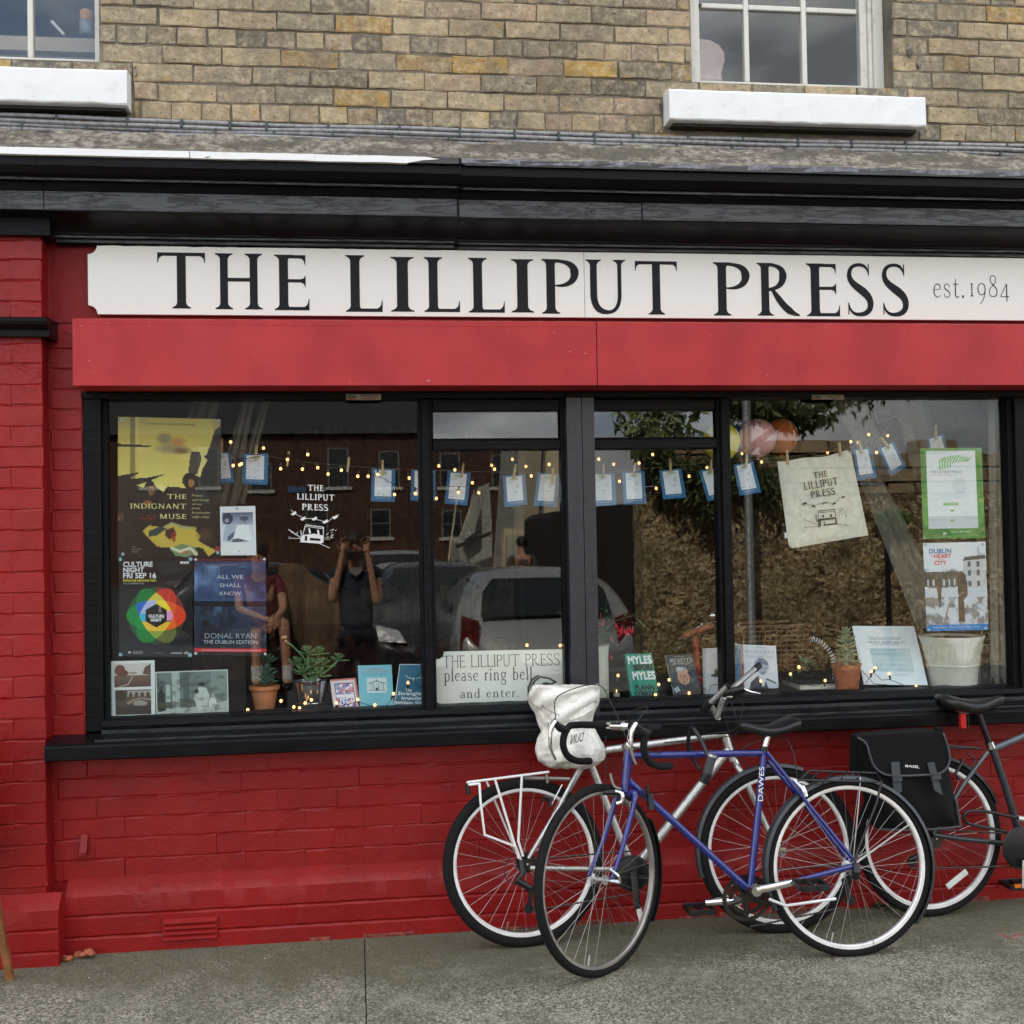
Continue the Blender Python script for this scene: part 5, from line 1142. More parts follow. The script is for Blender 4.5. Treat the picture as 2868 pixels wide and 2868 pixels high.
# picture hook wires looping on the right
wl = thing('loose_wire', 'loose pale wire curling above the tilted cards at the right', 'wire', P(2450, 1200, .3))
MB().tube([P(u, v, .3+.02*math.sin(i)) for i, (u, v) in enumerate([(2145, 1328), (2200, 1330), (2190, 1395), (2150, 1365), (2140, 1340)])], .0012, 5).build('wire', M['spoke'], wl)
MB().tube([P(u, v, .3+.02*math.sin(i)) for i, (u, v) in enumerate([(2350, 1210), (2400, 1193), (2440, 1205), (2435, 1225), (2460, 1240), (2500, 1170), (2470, 1140), (2450, 1155), (2460, 1185), (2510, 1165), (2545, 1200), (2562, 1245)])], .0012, 5).build('wire', M['spoke'], wl)
pegp = MB(); pegp.box(-.0045, .0045, -.006, -.001, -.031, .031); pegp.box(-.0045, .0045, .001, .006, -.031, .031); pegp.tube([(-.006, 0, .006), (.006, 0, .006)], .0045, 6)
pegmesh = pegp.build('peg', M['wood'], None, bevel=.0012); used = [False]
def peg(u0, v0, u1, v1, label, y=LY-.004):
    o = pegmesh if not used[0] else cpy(pegmesh); used[0] = True
    a, b = P(u0, v0, y), P(u1, v1, y); d = a-b; o.location = v3((a+b)/2); o.rotation_euler = (0, math.atan2(d[0], d[2]), 0)
    T(o, label, 'clothes peg', 'wooden clothes pegs on the twine'); return o
cc = Cv(50, 70, (238, 242, 252)); 
for i in range(9): cc.line([(.30+i*.055, .05+.01*(i % 3)), (.25+i*.055, .13+.012*(i % 2))], .022, (150, 200, 150), .8)
cc.rect(.06, .2, .55, .212, (170, 176, 190)); cc.rect(.06, .25, .4, .258, (190, 196, 208)); cc.rect(.42, .62, .68, .65, (140, 150, 170), .8); cc.rect(.52, .72, .57, .74, (150, 160, 180)); cc.rect(.1, .9, .35, .91, (180, 186, 200)); cc.rect(.5, .92, .58, .95, (130, 140, 150)); cc.ell(.7, .4, .13, .1, (200, 206, 220), .6)
def card(px, label, pg=None, ppl=None, y=LY-.001):
    sh = pxsheet(px, y, .0015); t = thing('pegged_card', label, 'card', sh.m(.5, 1), 'blue bordered white cards pegged along the twine'); sh.body('backing', M['bluecard'], t)
    sh.printed('white_panel', cc, M['print'], t, .0002, (.14, .05, .84, .84), .0004)
    texts(sh, t, [('THE LILLIPUT PRESS', (.2, .885, .8, .908))], M['paper'])
    if pg: peg(*pg, ppl, y=y-.006)
card([(596, 1266), (645, 1266), (657, 1352), (606, 1357)], 'blue edged card half hidden by the yellow poster', (621, 1229, 621, 1270), 'peg on the card half hidden by the yellow poster')
card([(680, 1271), (752, 1270), (750, 1358), (678, 1355)], 'blue edged card hanging in front of the pale curtain', (719, 1249, 716, 1289), 'peg on the card in front of the pale curtain')
peg(809, 1263, 804, 1308, 'empty peg with a glowing bulb beside it, left of the empty middle peg'); peg(978, 1279, 973, 1324, 'empty peg on bare twine over the photographer reflection')
card([(1041, 1312), (1107, 1313), (1106, 1406), (1039, 1404)], 'upright blue edged card alone in the right half of the left pane', (1071, 1286, 1073, 1332), 'peg above the lone card in the right half of the left pane')
card([(1152, 1314), (1220, 1316), (1220, 1404), (1150, 1402)], 'blue edged card partly behind the first black mullion')
card([(1254, 1318), (1319, 1324), (1309, 1416), (1245, 1410)], 'blue edged card leaning right with a bulb in front, below the left fanlight', (1299, 1294, 1292, 1340), 'peg on the card with a bulb in front, below the left fanlight')
card([(1408, 1333), (1471, 1328), (1477, 1413), (1414, 1421)], 'blue edged card tilted left, middle of the second pane', (1445, 1298, 1438, 1343), 'peg on the tilted card in the middle of the second pane')
card([(1506, 1323), (1569, 1327), (1559, 1420), (1495, 1416)], 'blue edged card beside the grey centre post on its left', (1549, 1314, 1546, 1353), 'peg on the card left of the grey centre post')
card([(1655, 1324), (1722, 1325), (1726, 1415), (1657, 1417)], 'blue edged card touching the grey centre post on its right', (1690, 1299, 1690, 1342), 'peg on the card right of the grey centre post')
card([(1743, 1321), (1805, 1319), (1810, 1410), (1747, 1414)], 'straight blue edged card second from the centre post in the third pane', (1778, 1293, 1774, 1337), 'peg on the straight second card of the third pane')
card([(1846, 1318), (1909, 1312), (1922, 1393), (1858, 1399)], 'blue edged card in the middle of the third pane', (1876, 1284, 1879, 1324), 'peg on the middle card of the third pane')
card([(1957, 1319), (2018, 1305), (2042, 1390), (1982, 1404)], 'blue edged card partly behind the right mullion', (1992, 1284, 1990, 1327), 'peg below the yellow balloon left of the right mullion')
card([(2054, 1302), (2110, 1292), (2132, 1379), (2072, 1388)], 'blue edged card hanging under the pink balloon', (2092, 1270, 2089, 1312), 'peg on the card under the pink balloon')
card([(2389, 1258), (2437, 1253), (2457, 1337), (2402, 1346)], 'blue edged card just right of the tote bag', (2405, 1231, 2414, 1271), 'peg on the card just right of the tote bag')
card([(2460, 1256), (2503, 1235), (2540, 1308), (2494, 1334)], 'strongly tilted blue edged card right of the tote bag', (2466, 1223, 2492, 1257), 'tilted peg on the strongly tilted card')
card([(2595, 1229), (2643, 1214), (2662, 1290), (2606, 1302)], 'pale card behind the top of the green edged poster', (2620, 1190, 2622, 1231), 'peg above the green edged poster', y=.22)
# tote
tp = [(2177, 1293), (2382, 1259), (2432, 1499), (2210, 1537)]; ts = pxsheet(tp, .175, .006); tt = thing('tote_bag', 'cream cotton tote bag printed THE LILLIPUT PRESS, pegged to the twine', 'bag', ts.m(.5, 1))
vs = []; fs = []; N_ = 24
for side in (0, 1):
    for i in range(N_+1):
        for j in range(N_+1):
            a, b = i/N_, j/N_; sag = .035*math.sin(math.pi*a)*(1-b)**3*(.6+.4*math.cos(3*math.pi*a))
            bul = math.sin(math.pi*a)**.5*math.sin(math.pi*b)**.5 if 0 < a < 1 and 0 < b < 1 else 0
            off = (.004+.006*bul+.002*math.sin(7*a+5*b))*(1 if side == 0 else -1)*(1 if bul > 0 else 0)
            vs.append(ts.m(a, b+sag, off))
for s_ in (0, 1):
    o_ = s_*(N_+1)**2
    for i in range(N_):
        for j in range(N_): k = o_+i*(N_+1)+j; fs.append((k, k+1, k+N_+2, k+N_+1))
MB().add(vs, fs).build('cloth', mat('cream_cotton', (.80,.77,.66), .85, var=.08, nscale=40, bump=.4, bd=.004), tt, smooth='all')
BR = tmat((70, 60, 52))
def tb(x0, y0, x1, y1):    # crop(2020,1080,2.278) coords -> tote uv
    def q(x, y):
        u, v = x/2.278+2020, y/2.278+1080; a, b = .5, .5
        A = np.array(tp, float)
        for _ in range(12):
            f = A[0]*(1-a)*(1-b)+A[1]*a*(1-b)+A[2]*a*b+A[3]*(1-a)*b-np.array([u, v]); ja = (A[1]-A[0])*(1-b)+(A[2]-A[3])*b; jb = (A[3]-A[0])*(1-a)+(A[2]-A[1])*a
            d = np.linalg.solve(np.stack([ja, jb], 1), f); a -= d[0]; b -= d[1]
        return a, b
    p0 = q(x0, (y0+y1)/2); p1 = q(x1, (y0+y1)/2); q0 = q((x0+x1)/2, y0); q1 = q((x0+x1)/2, y1); return (p0[0], q0[1], p1[0], q1[1])
texts(ts, tt, [('THE', tb(577, 549, 669, 588)), ('LILLIPUT', tb(515, 602, 738, 652)), ('PRESS', tb(560, 662, 719, 708))], BR, off=.014, gf=(.17, .11, .085))
mb = MB(); kq[0] = 0
def tq(x, y): b = tb(x-.5, y-.5, x+.5, y+.5); return ((b[0]+b[2])/2, (b[1]+b[3])/2)
def tl(pts_, w=4):
    kq[0] += 1; s_ = rib([(a, -b) for a, b in pts_], [(0, w), (1, w)]); v = []
    for l, r in s_: v.append(l); v.append(r)
    mb.add([ts.m(*tq(a, -b), .0138+kq[0]*.00003) for a, b in v], [(2*i, 2*i+1, 2*i+3, 2*i+2) for i in range(len(s_)-1)])
for p_, w in (([(515, 750), (580, 765), (650, 745), (715, 755), (745, 715), (780, 705)], 2), ([(510, 758), (535, 748)], 12), ([(570, 768), (592, 772)], 10), ([(638, 755), (668, 745)], 8), ([(703, 757), (722, 748)], 11), ([(760, 718), (780, 708)], 8),
              ([(612, 800), (715, 790)], 5), ([(610, 812), (718, 802)], 3), ([(608, 800), (612, 905)], 4), ([(716, 790), (726, 885)], 4), ([(640, 825), (643, 842)], 12), ([(690, 820), (694, 838)], 12), ([(612, 858), (724, 845)], 12), ([(620, 860), (622, 900)], 12), ([(645, 890), (726, 880)], 9), ([(722, 850), (727, 885)], 9), ([(648, 868), (650, 890)], 6),
              ([(515, 853), (600, 885)], 2.5), ([(520, 905), (610, 898)], 2.5), ([(725, 880), (810, 893)], 2.5), ([(595, 825), (600, 870)], 5)): tl(p_, w)
for i in range(16): x, y = 735+random.random()*55, 785+random.random()*60; tl([(x, y), (x+6, y-5)], 2.5)
mb.build('house_print', BR, tt, fix=False)
Sheet([P(u, v, .178) for u, v in [(2197, 1492), (2207, 1491), (2208, 1507), (2198, 1508)]], .001).body('care_label', M['paper'], tt)
peg(2204, 1260, 2206, 1302, 'peg on the left corner of the tote bag', y=.165); peg(2350, 1238, 2354, 1280, 'peg on the right corner of the tote bag', y=.165)

# ---- balloons
def balloon(u, v, ru, rv, y, c, label, tilt=0):
    p = P(u, v, y); k = (4.8+y)/FPX*1.01; t = thing('balloon', label, 'balloon', p+np.array([0, 0, -rv*k]), 'party balloons by the right mullion')
    n = NT('balloon_rubber'); n.base(c); n.rough(.28); 
    prof = []
    for i in range(25):
        a = math.pi*i/24; r_ = math.sin(a)*ru*k*(1-.06*(math.cos(a) < 0)*(-math.cos(a))); prof.append((max(r_, .0005), math.cos(a)*rv*k*(1.06 if math.cos(a) < 0 else 1)))
    ax = (math.sin(tilt), 0, math.cos(tilt))
    MB().lathe(prof, p, 28, ax=ax).build('skin', n.m, t, smooth='all')
    e = p-np.array(ax)*rv*k*1.06; MB().lathe([(.004, 0), (.007, -.008), (.003, -.009)], e, 10, ax=ax).build('knot', n.m, t)
    return t, p, k
bt, bp, bk_ = balloon(2121, 1226, 55, 54, .24, (.90, .46, .45), 'pink balloon with black lettering, frontmost of the bunch')
balloon(2187, 1222, 49, 51, .36, (.70, .16, .04), 'burnt orange balloon behind the pink one')
balloon(2020, 1236, 54, 54, .22, (.95, .80, .08), 'yellow balloon behind the right mullion'); balloon(2085, 1214, 50, 44, .58, (.03, .18, .60), 'blue balloon peeping out behind the pink one')
# words on the balloon, wrapped on its surface
for txt, r0, a0 in (('CULTURE', .66, 2.72), ('NIGHT', .84, 2.6)):
    v, f = sans(txt); v = v.copy(); w_ = v[:, 0].max(); mb = MB(); P3 = []
    for x, y in v:
        th = a0-(x/w_)*(1.15 if txt == 'CULTURE' else .75); rr = r0+(.80 if txt == 'CULTURE' else -.0)*0+y*.19-(.0 if txt == 'CULTURE' else .0)
        q = np.array([rr*math.cos(th), rr*math.sin(th)]); d = math.sqrt(max(.02, 1-q[0]**2-q[1]**2)); P3.append(bp+np.array([q[0]*55, -d*55-.6, q[1]*54])*bk_)
    mb.add(P3, f).build('lettering', M['letter'], bt, fix=False)

# ---- string lights
bulbm = MB(); bulbm.ball((0, 0, 0), (.0062, .0062, .0070), 10, 8); bulbm = bulbm.build('bulb', M['bulb'], None, smooth='all')
capm = MB().lathe([(.0045, .007), (.0045, .022), (.002, .026)], (0, 0, 0), 8).build('socket', M['wire'], None)
def lights(name, label, pts, y, wire_pts, sockets=True, up=True):
    t = thing('string_lights', label, 'fairy lights', P(*pts[0], y), 'strings of warm lights in the window')
    for k, (u, v) in enumerate(pts):
        yy_ = y+.05*math.sin(k*2.1)*(1 if y > .3 else .2); p = P(u, v, yy_); b = bulbm.copy(); COL.objects.link(b); b.parent = t; b.location = v3(p-np.array(t.location)); b.parent = t
        if sockets:
            s_ = capm.copy(); COL.objects.link(s_); s_.parent = b; s_.rotation_euler = (random.uniform(-.3, .3), random.uniform(-.4, .4)+(0 if up else math.pi), 0)
    for w_ in wire_pts: MB().tube([P(u, v, y+.004*math.sin(i*1.7)) for i, (u, v) in enumerate(w_)], .0014, 5).build('wire', M['wire'], t)
up1 = [(646,1238),(738,1255),(676,1299),(671,1302),(653,1304),(805,1287),(786,1313),(847,1314),(862,1273),(890,1310),(919,1328),(956,1317),(1002,1334),(1031,1334),(1058,1329),(1105,1385),(1146,1339),(1163,1382)]
up2 = [(1229,1305),(1222,1396),(1274,1316),(1284,1379),(1377,1303),(1385,1314),(1435,1286),(1473,1306),(1488,1333),(1323,1352),(1341,1380),(1538,1301),(1571,1314)]
up3 = [(1677,1286),(1719,1300),(1790,1297),(1735,1348),(1838,1368),(1930,1334),(1980,1309),(2078,1270),(2133,1294),(2246,1301),(2318,1268),(2383,1237),(2404,1239),(2433,1217),(2455,1267),(2486,1220),(1828,1273)]
lights('string_lights', 'upper string of warm bulbs across the left pane', up1, .16, [[(646, 1225), (640, 1265), (660, 1280), (682, 1287), (715, 1280), (760, 1272)], [(1042, 1328), (1070, 1338), (1105, 1358), (1120, 1372), (1150, 1360), (1168, 1368), (1200, 1355)]])
lights('string_lights', 'upper string of warm bulbs across the narrow pane left of the centre post', up2, .17, [[(1222, 1388), (1250, 1365), (1280, 1362), (1300, 1364), (1323, 1352), (1345, 1375)], [(1323, 1340), (1360, 1330), (1377, 1300), (1435, 1283), (1473, 1303), (1538, 1300), (1575, 1295)]])
lights('string_lights', 'upper string of warm bulbs from the centre post to the right side', up3, .24, [[(1670, 1285), (1719, 1297), (1740, 1340), (1790, 1294), (1838, 1360), (1930, 1330), (1980, 1305), (2040, 1300), (2078, 1268), (2133, 1290), (2180, 1300), (2246, 1298), (2318, 1270), (2380, 1240), (2395, 1262), (2420, 1272), (2440, 1265), (2450, 1230), (2486, 1216)]])
lo1 = [(694,1988),(787,1963),(823,1980),(839,1983),(855,1969),(872,1960),(942,1969),(1002,1959),(1050,1975),(1102,1943),(1143,1912)]
lo2 = [(1476,1807),(1569,1808),(1731,1892),(1874,1904),(1845,1917),(1930,1941),(2131,1908),(1836,1946)]
lo3 = [(2214,1888),(2238,1869),(2311,1906),(2451,1870),(2440,1881),(2490,1887),(2566,1923),(2237,1868)]
lights('string_lights', 'low string of warm bulbs lying along the sill of the left pane', lo1, .075, [[(694, 1990), (760, 1985), (823, 1985), (872, 1975), (942, 1980), (1002, 1965), (1050, 1980), (1085, 1975), (1102, 1950), (1108, 1963), (1140, 1960), (1160, 1962), (1172, 1990)], [(1143, 1912), (1160, 1905), (1172, 1890), (1180, 1880)], [(1160, 1908), (1168, 1918), (1178, 1925)]], up=False)
lights('string_lights', 'low string of warm bulbs behind the window sign and the standing books', lo2, .10, [[(1500, 1815), (1552, 1828), (1560, 1845), (1590, 1850), (1605, 1848)], [(1680, 1932), (1705, 1932), (1720, 1945)], [(1874, 1912), (1900, 1915), (1950, 1918), (1975, 1930), (1985, 1940), (1990, 1920), (2015, 1915), (2030, 1928)], [(2085, 1935), (2130, 1925), (2170, 1930), (2190, 1940)]], up=False)
lights('string_lights', 'low string of warm bulbs around the right hand flowerpots and the white board', lo3, .10, [[(2214, 1895), (2225, 1905), (2280, 1922), (2311, 1912), (2340, 1900)], [(2415, 1880), (2425, 1890), (2447, 1915), (2485, 1918)], [(2451, 1878), (2430, 1905), (2425, 1915)], [(2451, 1888), (2470, 1905), (2490, 1903), (2530, 1918)]], up=False)
bpy.data.objects.remove(bulbm); bpy.data.objects.remove(capm)
# the lower strings' wires end at the sill

# ---- books and boards standing on the sill
def book(px, y, th, cover, label, cv, side=None, name='book', lean=.05, mt='print'):
    ys = [y+lean, y+lean, y, y]; sh = pxsheet(px, ys, .002); t = thing(name, label, 'book' if name == 'book' else name, sh.m(.5, 1))
    sh.printed('cover', cv, M[mt], t, .0015)
    f = [sh.m(0,.005,-.0016), sh.m(1,.005,-.0016), sh.m(1,1,-.0016), sh.m(0,1,-.0016)]; n_ = -sh.n*th; b = [p+n_ for p in f]
    MB().add(f+b, [(0,3,2,1),(4,5,6,7),(0,1,5,4),(1,2,6,5),(2,3,7,6),(3,0,4,7)]).build('pages', M['paper'], t)
    if side:   # spine on the left
        s_ = side; MB().add([sh.m(0,0), sh.m(0,1), sh.m(0,1)-sh.n*(th+.002)+np.array([-.004, 0, 0]), sh.m(0,0)-sh.n*(th+.002)+np.array([-.004, 0, 0]), sh.m(-.012,0), sh.m(-.012,1), sh.m(-.02,1)-sh.n*(th+.002), sh.m(-.02,0)-sh.n*(th+.002)], [(0,1,2,3),(4,5,6,7)[::-1],(0,4,5,1),(3,2,6,7)]).build('spine', s_, t)
    return t, sh
c = Cv(80, 90, (222, 206, 206)); c.rect(0, 0, 1, .06, (200, 110, 104)); c.rect(.93, 0, 1, 1, (206, 120, 112)); c.rect(.12, .16, .86, 1, (44, 58, 100)); rr_ = random.Random(3)
for i in range(6):
    for j in range(8):
        x, y = .15+i*.115, .19+j*.10; pal = [(196, 90, 110), (120, 176, 214), (226, 226, 236), (88, 120, 190), (214, 150, 160), (240, 236, 236)]; c.poly([(x, y), (x+.115, y), (x, y+.10)], rr_.choice(pal)); c.poly([(x+.115, y), (x+.115, y+.10), (x, y+.10)], rr_.choice(pal))
c.rect(.12, .53, .86, .60, (44, 58, 100)); c.rect(.14, .54, .84, .66, (232, 228, 238))
book([(925, 1903.5), (996, 1898), (1009, 1980), (936.5, 1982)], .12, .02, None, 'small patchwork covered book with a pink border beside the zinc bucket', c, M['paper'])
c = Cv(90, 110, (120, 190, 208)); c.rect(.25, .31, .82, .66, (206, 222, 226)); L_ = (70, 80, 92)
for i in range(9): c.rect(.31+i*.052, .44, .325+i*.052, .60, L_, .7)
c.line([(.3, .44), (.4, .42), (.53, .38), (.66, .42), (.78, .44)], .012, L_); c.line([(.53, .33), (.53, .4)], .008, L_); c.ell(.53, .58, .04, .04, L_); c.rect(.29, .6, .79, .615, L_, .7); c.rect(.1, .24, .9, .247, (80, 150, 190)); 
t_, sh_ = book([(1002, 1864), (1097, 1861.5), (1103, 1979), (1007.5, 1980)], .11, .015, None, "pale turquoise book DUBLIN'S OTHER POETRY with a small line drawing", c)
texts(sh_, t_, [("DUBLIN'S", (.24, .07, .74, .115)), ('OTHER POETRY', (.08, .14, .90, .185))], tmat((190, 130, 130))); texts(sh_, t_, [('Rhymes and Songs of the City', (.12, .21, .88, .232)), ('Edited by John Wyse', (.3, .72, .76, .74)), ('and Frank Mulcahy', (.28, .82, .76, .84))], tmat((90, 150, 180)))
c = Cv(90, 110, (34, 104, 136)); c.rect(0, 0, 1, .02, (200, 214, 220)); c.rect(0, 0, .025, 1, (200, 214, 220)); c.line([(.22, .28), (.3, .33), (.45, .345), (.6, .33), (.75, .3), (.9, .31)], .014, (180, 205, 212)); c.rect(.42, .34, .48, .42, (170, 200, 210))
t_, sh_ = book([(1119, 1860), (1216, 1860), (1210, 1977), (1103, 1977)], .11, .015, None, 'deep blue book The Strangled Impulse half behind the left mullion', c)
texts(sh_, t_, [('The', (.26, .585, .42, .655)), ('Strangled', (.06, .66, .78, .765)), ('Impulse', (.18, .775, .74, .875)), ('William King', (.02, .89, .80, .975))], tmat((222, 232, 236)), bold=.006)
TEAL = (20, 140, 118)
c = Cv(90, 130, TEAL); c.rect(.28, .955, 1, 1, (16, 60, 54), .4)
t_, sh_ = book([(1751, 1832), (1825.5, 1829), (1845.4, 1948.7), (1770, 1949.7)], .12, .026, None, 'teal book MYLES BEFORE MYLES with blocky white and black letters', c, tmat(TEAL), lean=.04)
texts(sh_, t_, [('MYLES', (.06, .05, .93, .23)), ('MYLES', (.14, .42, .97, .60))], M['paper'], bold=.02); texts(sh_, t_, [('BEFORE', (.22, .255, .93, .375)), ('FLANN', (.16, .74, .86, .85)), ("O'BRIEN", (.12, .88, .96, .985))], tmat((18, 22, 22)), bold=.018)
c = Cv(80, 110, (34, 42, 46)); c.cloud((64, 78, 84), 4, 3, .4, .7, .8, (0, .15, 1, .8)); c.poly([(.05, 1), (.1, .84), (.3, .78), (.7, .76), (.95, .84), (1, 1)], (52, 30, 34)); c.poly([(.08, .95), (.02, .85), (.2, .78), (.25, .9)], (150, 176, 200)); c.ell(.48, .56, .21, .20, (196, 146, 118)); c.ell(.47, .40, .21, .10, (150, 152, 158)); c.ell(.40, .35, .12, .05, (190, 192, 198)); c.ell(.5, .45, .16, .055, (196, 146, 118)); c.ell(.38, .53, .04, .014, (70, 46, 40)); c.ell(.56, .53, .04, .014, (70, 46, 40)); c.poly([(.46, .52), (.50, .52), (.53, .62), (.45, .62)], (160, 110, 88)); c.ell(.48, .68, .08, .016, (120, 66, 58)); c.ell(.28, .58, .03, .05, (180, 130, 108)); c.ell(.69, .57, .025, .05, (180, 130, 108)); c.line([(.36, .6), (.4, .68)], .014, (150, 104, 84)); c.line([(.6, .6), (.58, .68)], .014, (150, 104, 84)); c.rect(.36, .76, .62, .86, (24, 24, 28))
t_, sh_ = book([(1863, 1835), (1940, 1832.6), (1966, 1945), (1889, 1946.5)], .12, .012, None, "dark book BECKETT'S FRIENDSHIP with a portrait of a white haired man", c, lean=.05, mt='print_gloss')
texts(sh_, t_, [("BECKETT'S", (.12, .095, .93, .18)), ('FRIENDSHIP', (.20, .195, .86, .25))], tmat((200, 204, 204)), gf=SLAB); texts(sh_, t_, [('ANDRE BERNOLD', (.3, .035, .66, .058))], tmat((160, 164, 164)))
c = Cv(80, 130, (214, 214, 218)); c.ell(.62, .50, .30, .09, (150, 138, 118)); c.ell(.60, .60, .42, .045, (104, 92, 76)); c.rect(.34, .50, .9, .57, (84, 72, 60))
t_, sh_ = book([(1977, 1816), (2045, 1812), (2049, 1943), (1979, 1944)], .12, .035, None, 'thick white book with a brown hat on its cover beside the right mullion', c, M['paper'], lean=.02)
texts(sh_, t_, [('HERE', (.25, .1, .75, .145)), ('COMES', (.2, .17, .8, .215)), ('SHANE', (.2, .24, .8, .285)), ('and others', (.3, .33, .75, .35))], tmat((190, 184, 176)))
c = Cv(100, 130, (222, 224, 232)); c.ell(.52, .47, .22, .17, (110, 116, 140)); c.cloud((180, 186, 206), 12, 3, .45, .6, .7, (.3, .3, .76, .6)); c.ell(.56, .56, .14, .13, (168, 174, 196)); c.ell(.50, .53, .04, .012, (60, 64, 84)); c.ell(.62, .53, .04, .012, (60, 64, 84)); c.ell(.56, .64, .05, .014, (96, 100, 120)); c.poly([(.14, 1), (.18, .86), (.34, .74), (.44, .70), (.50, .84), (.62, .74), (.80, .84), (.98, .90), (1, 1)], (54, 60, 84)); c.poly([(.42, .72), (.50, .96), (.58, .94), (.66, .76)], (216, 220, 232)); c.poly([(.62, .8), (.98, .88), (.98, 1), (.7, 1)], (196, 202, 218)); c.line([(.72, .8), (.92, .88)], .02, (40, 44, 60))
t_, sh_ = book([(2081, 1805), (2173, 1809), (2181, 1927), (2086, 1930)], .13, .012, None, 'white book JOHN MORIARTY DREAMTIME with a blue toned portrait', c, lean=.03)
texts(sh_, t_, [('JOHN', (.30, .035, .64, .085)), ('MORIARTY', (.06, .12, .94, .20)), ('DREAMTIME', (.10, .235, .90, .305))], tmat((160, 168, 186)))
c = Cv(30, 120, (60, 130, 170)); c.rect(.55, 0, 1, 1, (150, 60, 46)); c.cloud((200, 210, 214), 6, 4, .55, .65, .7)
book([(2062, 1806), (2080, 1806), (2084, 1930), (2063, 1930)], .10, .09, None, 'blue and red spined book squeezed between the right mullion and the white portrait book', c, lean=.0)
c = Cv(120, 120, (232, 240, 248)); c.rect(.2, .38, .84, .78, (176, 206, 214), .9); c.cloud((206, 222, 228), 7, 5, .45, .6, .8, (.2, .38, .84, .78))
for i in range(16): c.rect(.22+.01*(i % 3), .40+i*.023, .80-.02*(i % 4), .405+i*.023, (130, 160, 176), .5)
for i in range(5): c.rect(.5, .80+i*.014, .82-.03*i, .805+i*.014, (150, 175, 190), .7)
t_, sh_ = book([(2387, 1753), (2560.5, 1754), (2599, 1919), (2420, 1917)], .14, .004, None, 'white leaning board printed with the proclamation of the IRISH REPUBLIC', c, name='printed_board', lean=.11); t_['category'] = 'board'
texts(sh_, t_, [('POBLACHT NA H EIREANN', (.22, .19, .74, .215)), ('THE PROVISIONAL GOVERNMENT', (.22, .222, .74, .242)), ('IRISH REPUBLIC', (.20, .262, .80, .30)), ('TO THE PEOPLE OF IRELAND', (.24, .308, .70, .33))], tmat((90, 110, 130)))
mb = Cv(60, 110, (26, 26, 24)); t_, sh_ = book([(2753, 1758), (2822, 1766), (2816, 1918), (2745, 1917)], .16, .01, None, 'dark board chalked with rows of alphabet letters in the right corner', mb, name='alphabet_board', lean=.04); t_['category'] = 'board'
texts(sh_, t_, [('ABCDEF', (.02, .08, .92, .2)), ('HIJKLM', (.02, .32, .92, .45)), ('PQRST', (.06, .55, .9, .68)), ('WXYZ', (.1, .77, .86, .9))], tmat((118, 116, 108)), gf=LIGHT)
MB().box(PX(2218, 1915, .3), PX(2330, 1915, .3), .2, .42, DZ+.001, DZ+.022).build('pages', M['potwhite'], T(MB().box(PX(2216, 1915, .3), PX(2333, 1915, .3), .195, .425, DZ+.0225, DZ+.027).build('book', M['darkwood'], None), 'closed dark book lying flat beside the small stained flowerpot', 'book'))

# ---- pots and plants
def pot(u0, u1, vt, b0, b1, vb, y, m, label, parts, rim=.10):
    z0, z1 = PZ((b0+b1)/2, vb, y), PZ((u0+u1)/2, vt, y); z0 = DZ+.0005 if abs(z0-DZ) < .04 else z0
    cx_ = (PX(u0, vt, y)+PX(u1, vt, y))/2; r1 = (PX(u1, vt, y)-PX(u0, vt, y))/2; r0 = (PX(b1, vb, y)-PX(b0, vb, y))/2; h = z1-z0
    t = thing('potted_plant', label, 'plant', (cx_, y, z0)); rr1 = lambda q: r0+(r1*.93-r0)*q
    pr = [(r0*.98, 0), (r0, .003), (rr1(.8), h*.80)]
    if rim: pr += [(r1, h*(1-rim*1.6)), (r1, h-.001), (r1*.93, h)]
    else: pr += [(r1*.96, h*.97), (r1, h), (r1*.97, h)]
    pr += [(r1*.88, h*.97), (r1*.84, h*.86)]
    MB().lathe(pr, (cx_, y, z0), 28).build('pot', m, t, smooth=True); MB().lathe([(.001, h*.90), (r1*.5, h*.92), (r1*.86, h*.88), (r1*.8, h*.8)], (cx_, y, z0), 16).build('soil', M['soil'], t)
    return t, np.array([cx_, y, z1]), r1, h
lv = {}
def leafmesh(kind, m):
    if (kind, m) in lv: return lv[(kind, m)]
    if kind == 'fat':   # spoon shaped succulent leaf along +x, unit length
        st = [(0, .05, .05), (.25, .11, .07), (.5, .17, .08), (.75, .20, .075), (.92, .13, .05), (1.0, .01, .01)]; cup = .12
    else: st = [(0, .02, .01), (.2, .16, .012), (.45, .25, .012), (.75, .17, .01), (1., .005, .005)]; cup = -.12
    v = []; f = []; n = 8
    for x, w_, h_ in st:
        for k in range(n):
            a = 2*math.pi*k/n; v.append((x, w_*math.cos(a), h_*math.sin(a)+cup*x*x+abs(math.cos(a))*w_*.35))
    for i in range(len(st)-1):
        for k in range(n): j = (k+1) % n; f.append((i*n+k, i*n+j, i*n+n+j, i*n+n+k))
    me = bpy.data.meshes.new('leaf'); me.from_pydata(v, [], f); bm = bmesh.new(); bm.from_mesh(me); bmesh.ops.recalc_face_normals(bm, faces=bm.faces); bm.to_mesh(me); bm.free()
    me.polygons.foreach_set('use_smooth', [True]*len(me.polygons)); me.materials.append(M[m]); lv[(kind, m)] = me; return me
def leaf(parent, base_, az, el, L, kind, m, roll=0):
    o = bpy.data.objects.new('leaf', leafmesh(kind, m)); COL.objects.link(o); o.parent = parent; o.location = v3(np.array(base_)-np.array(parent.location))
    o.rotation_euler = (roll, -el, az); o.scale = (L, L*random.uniform(.85, 1.1), L); return o
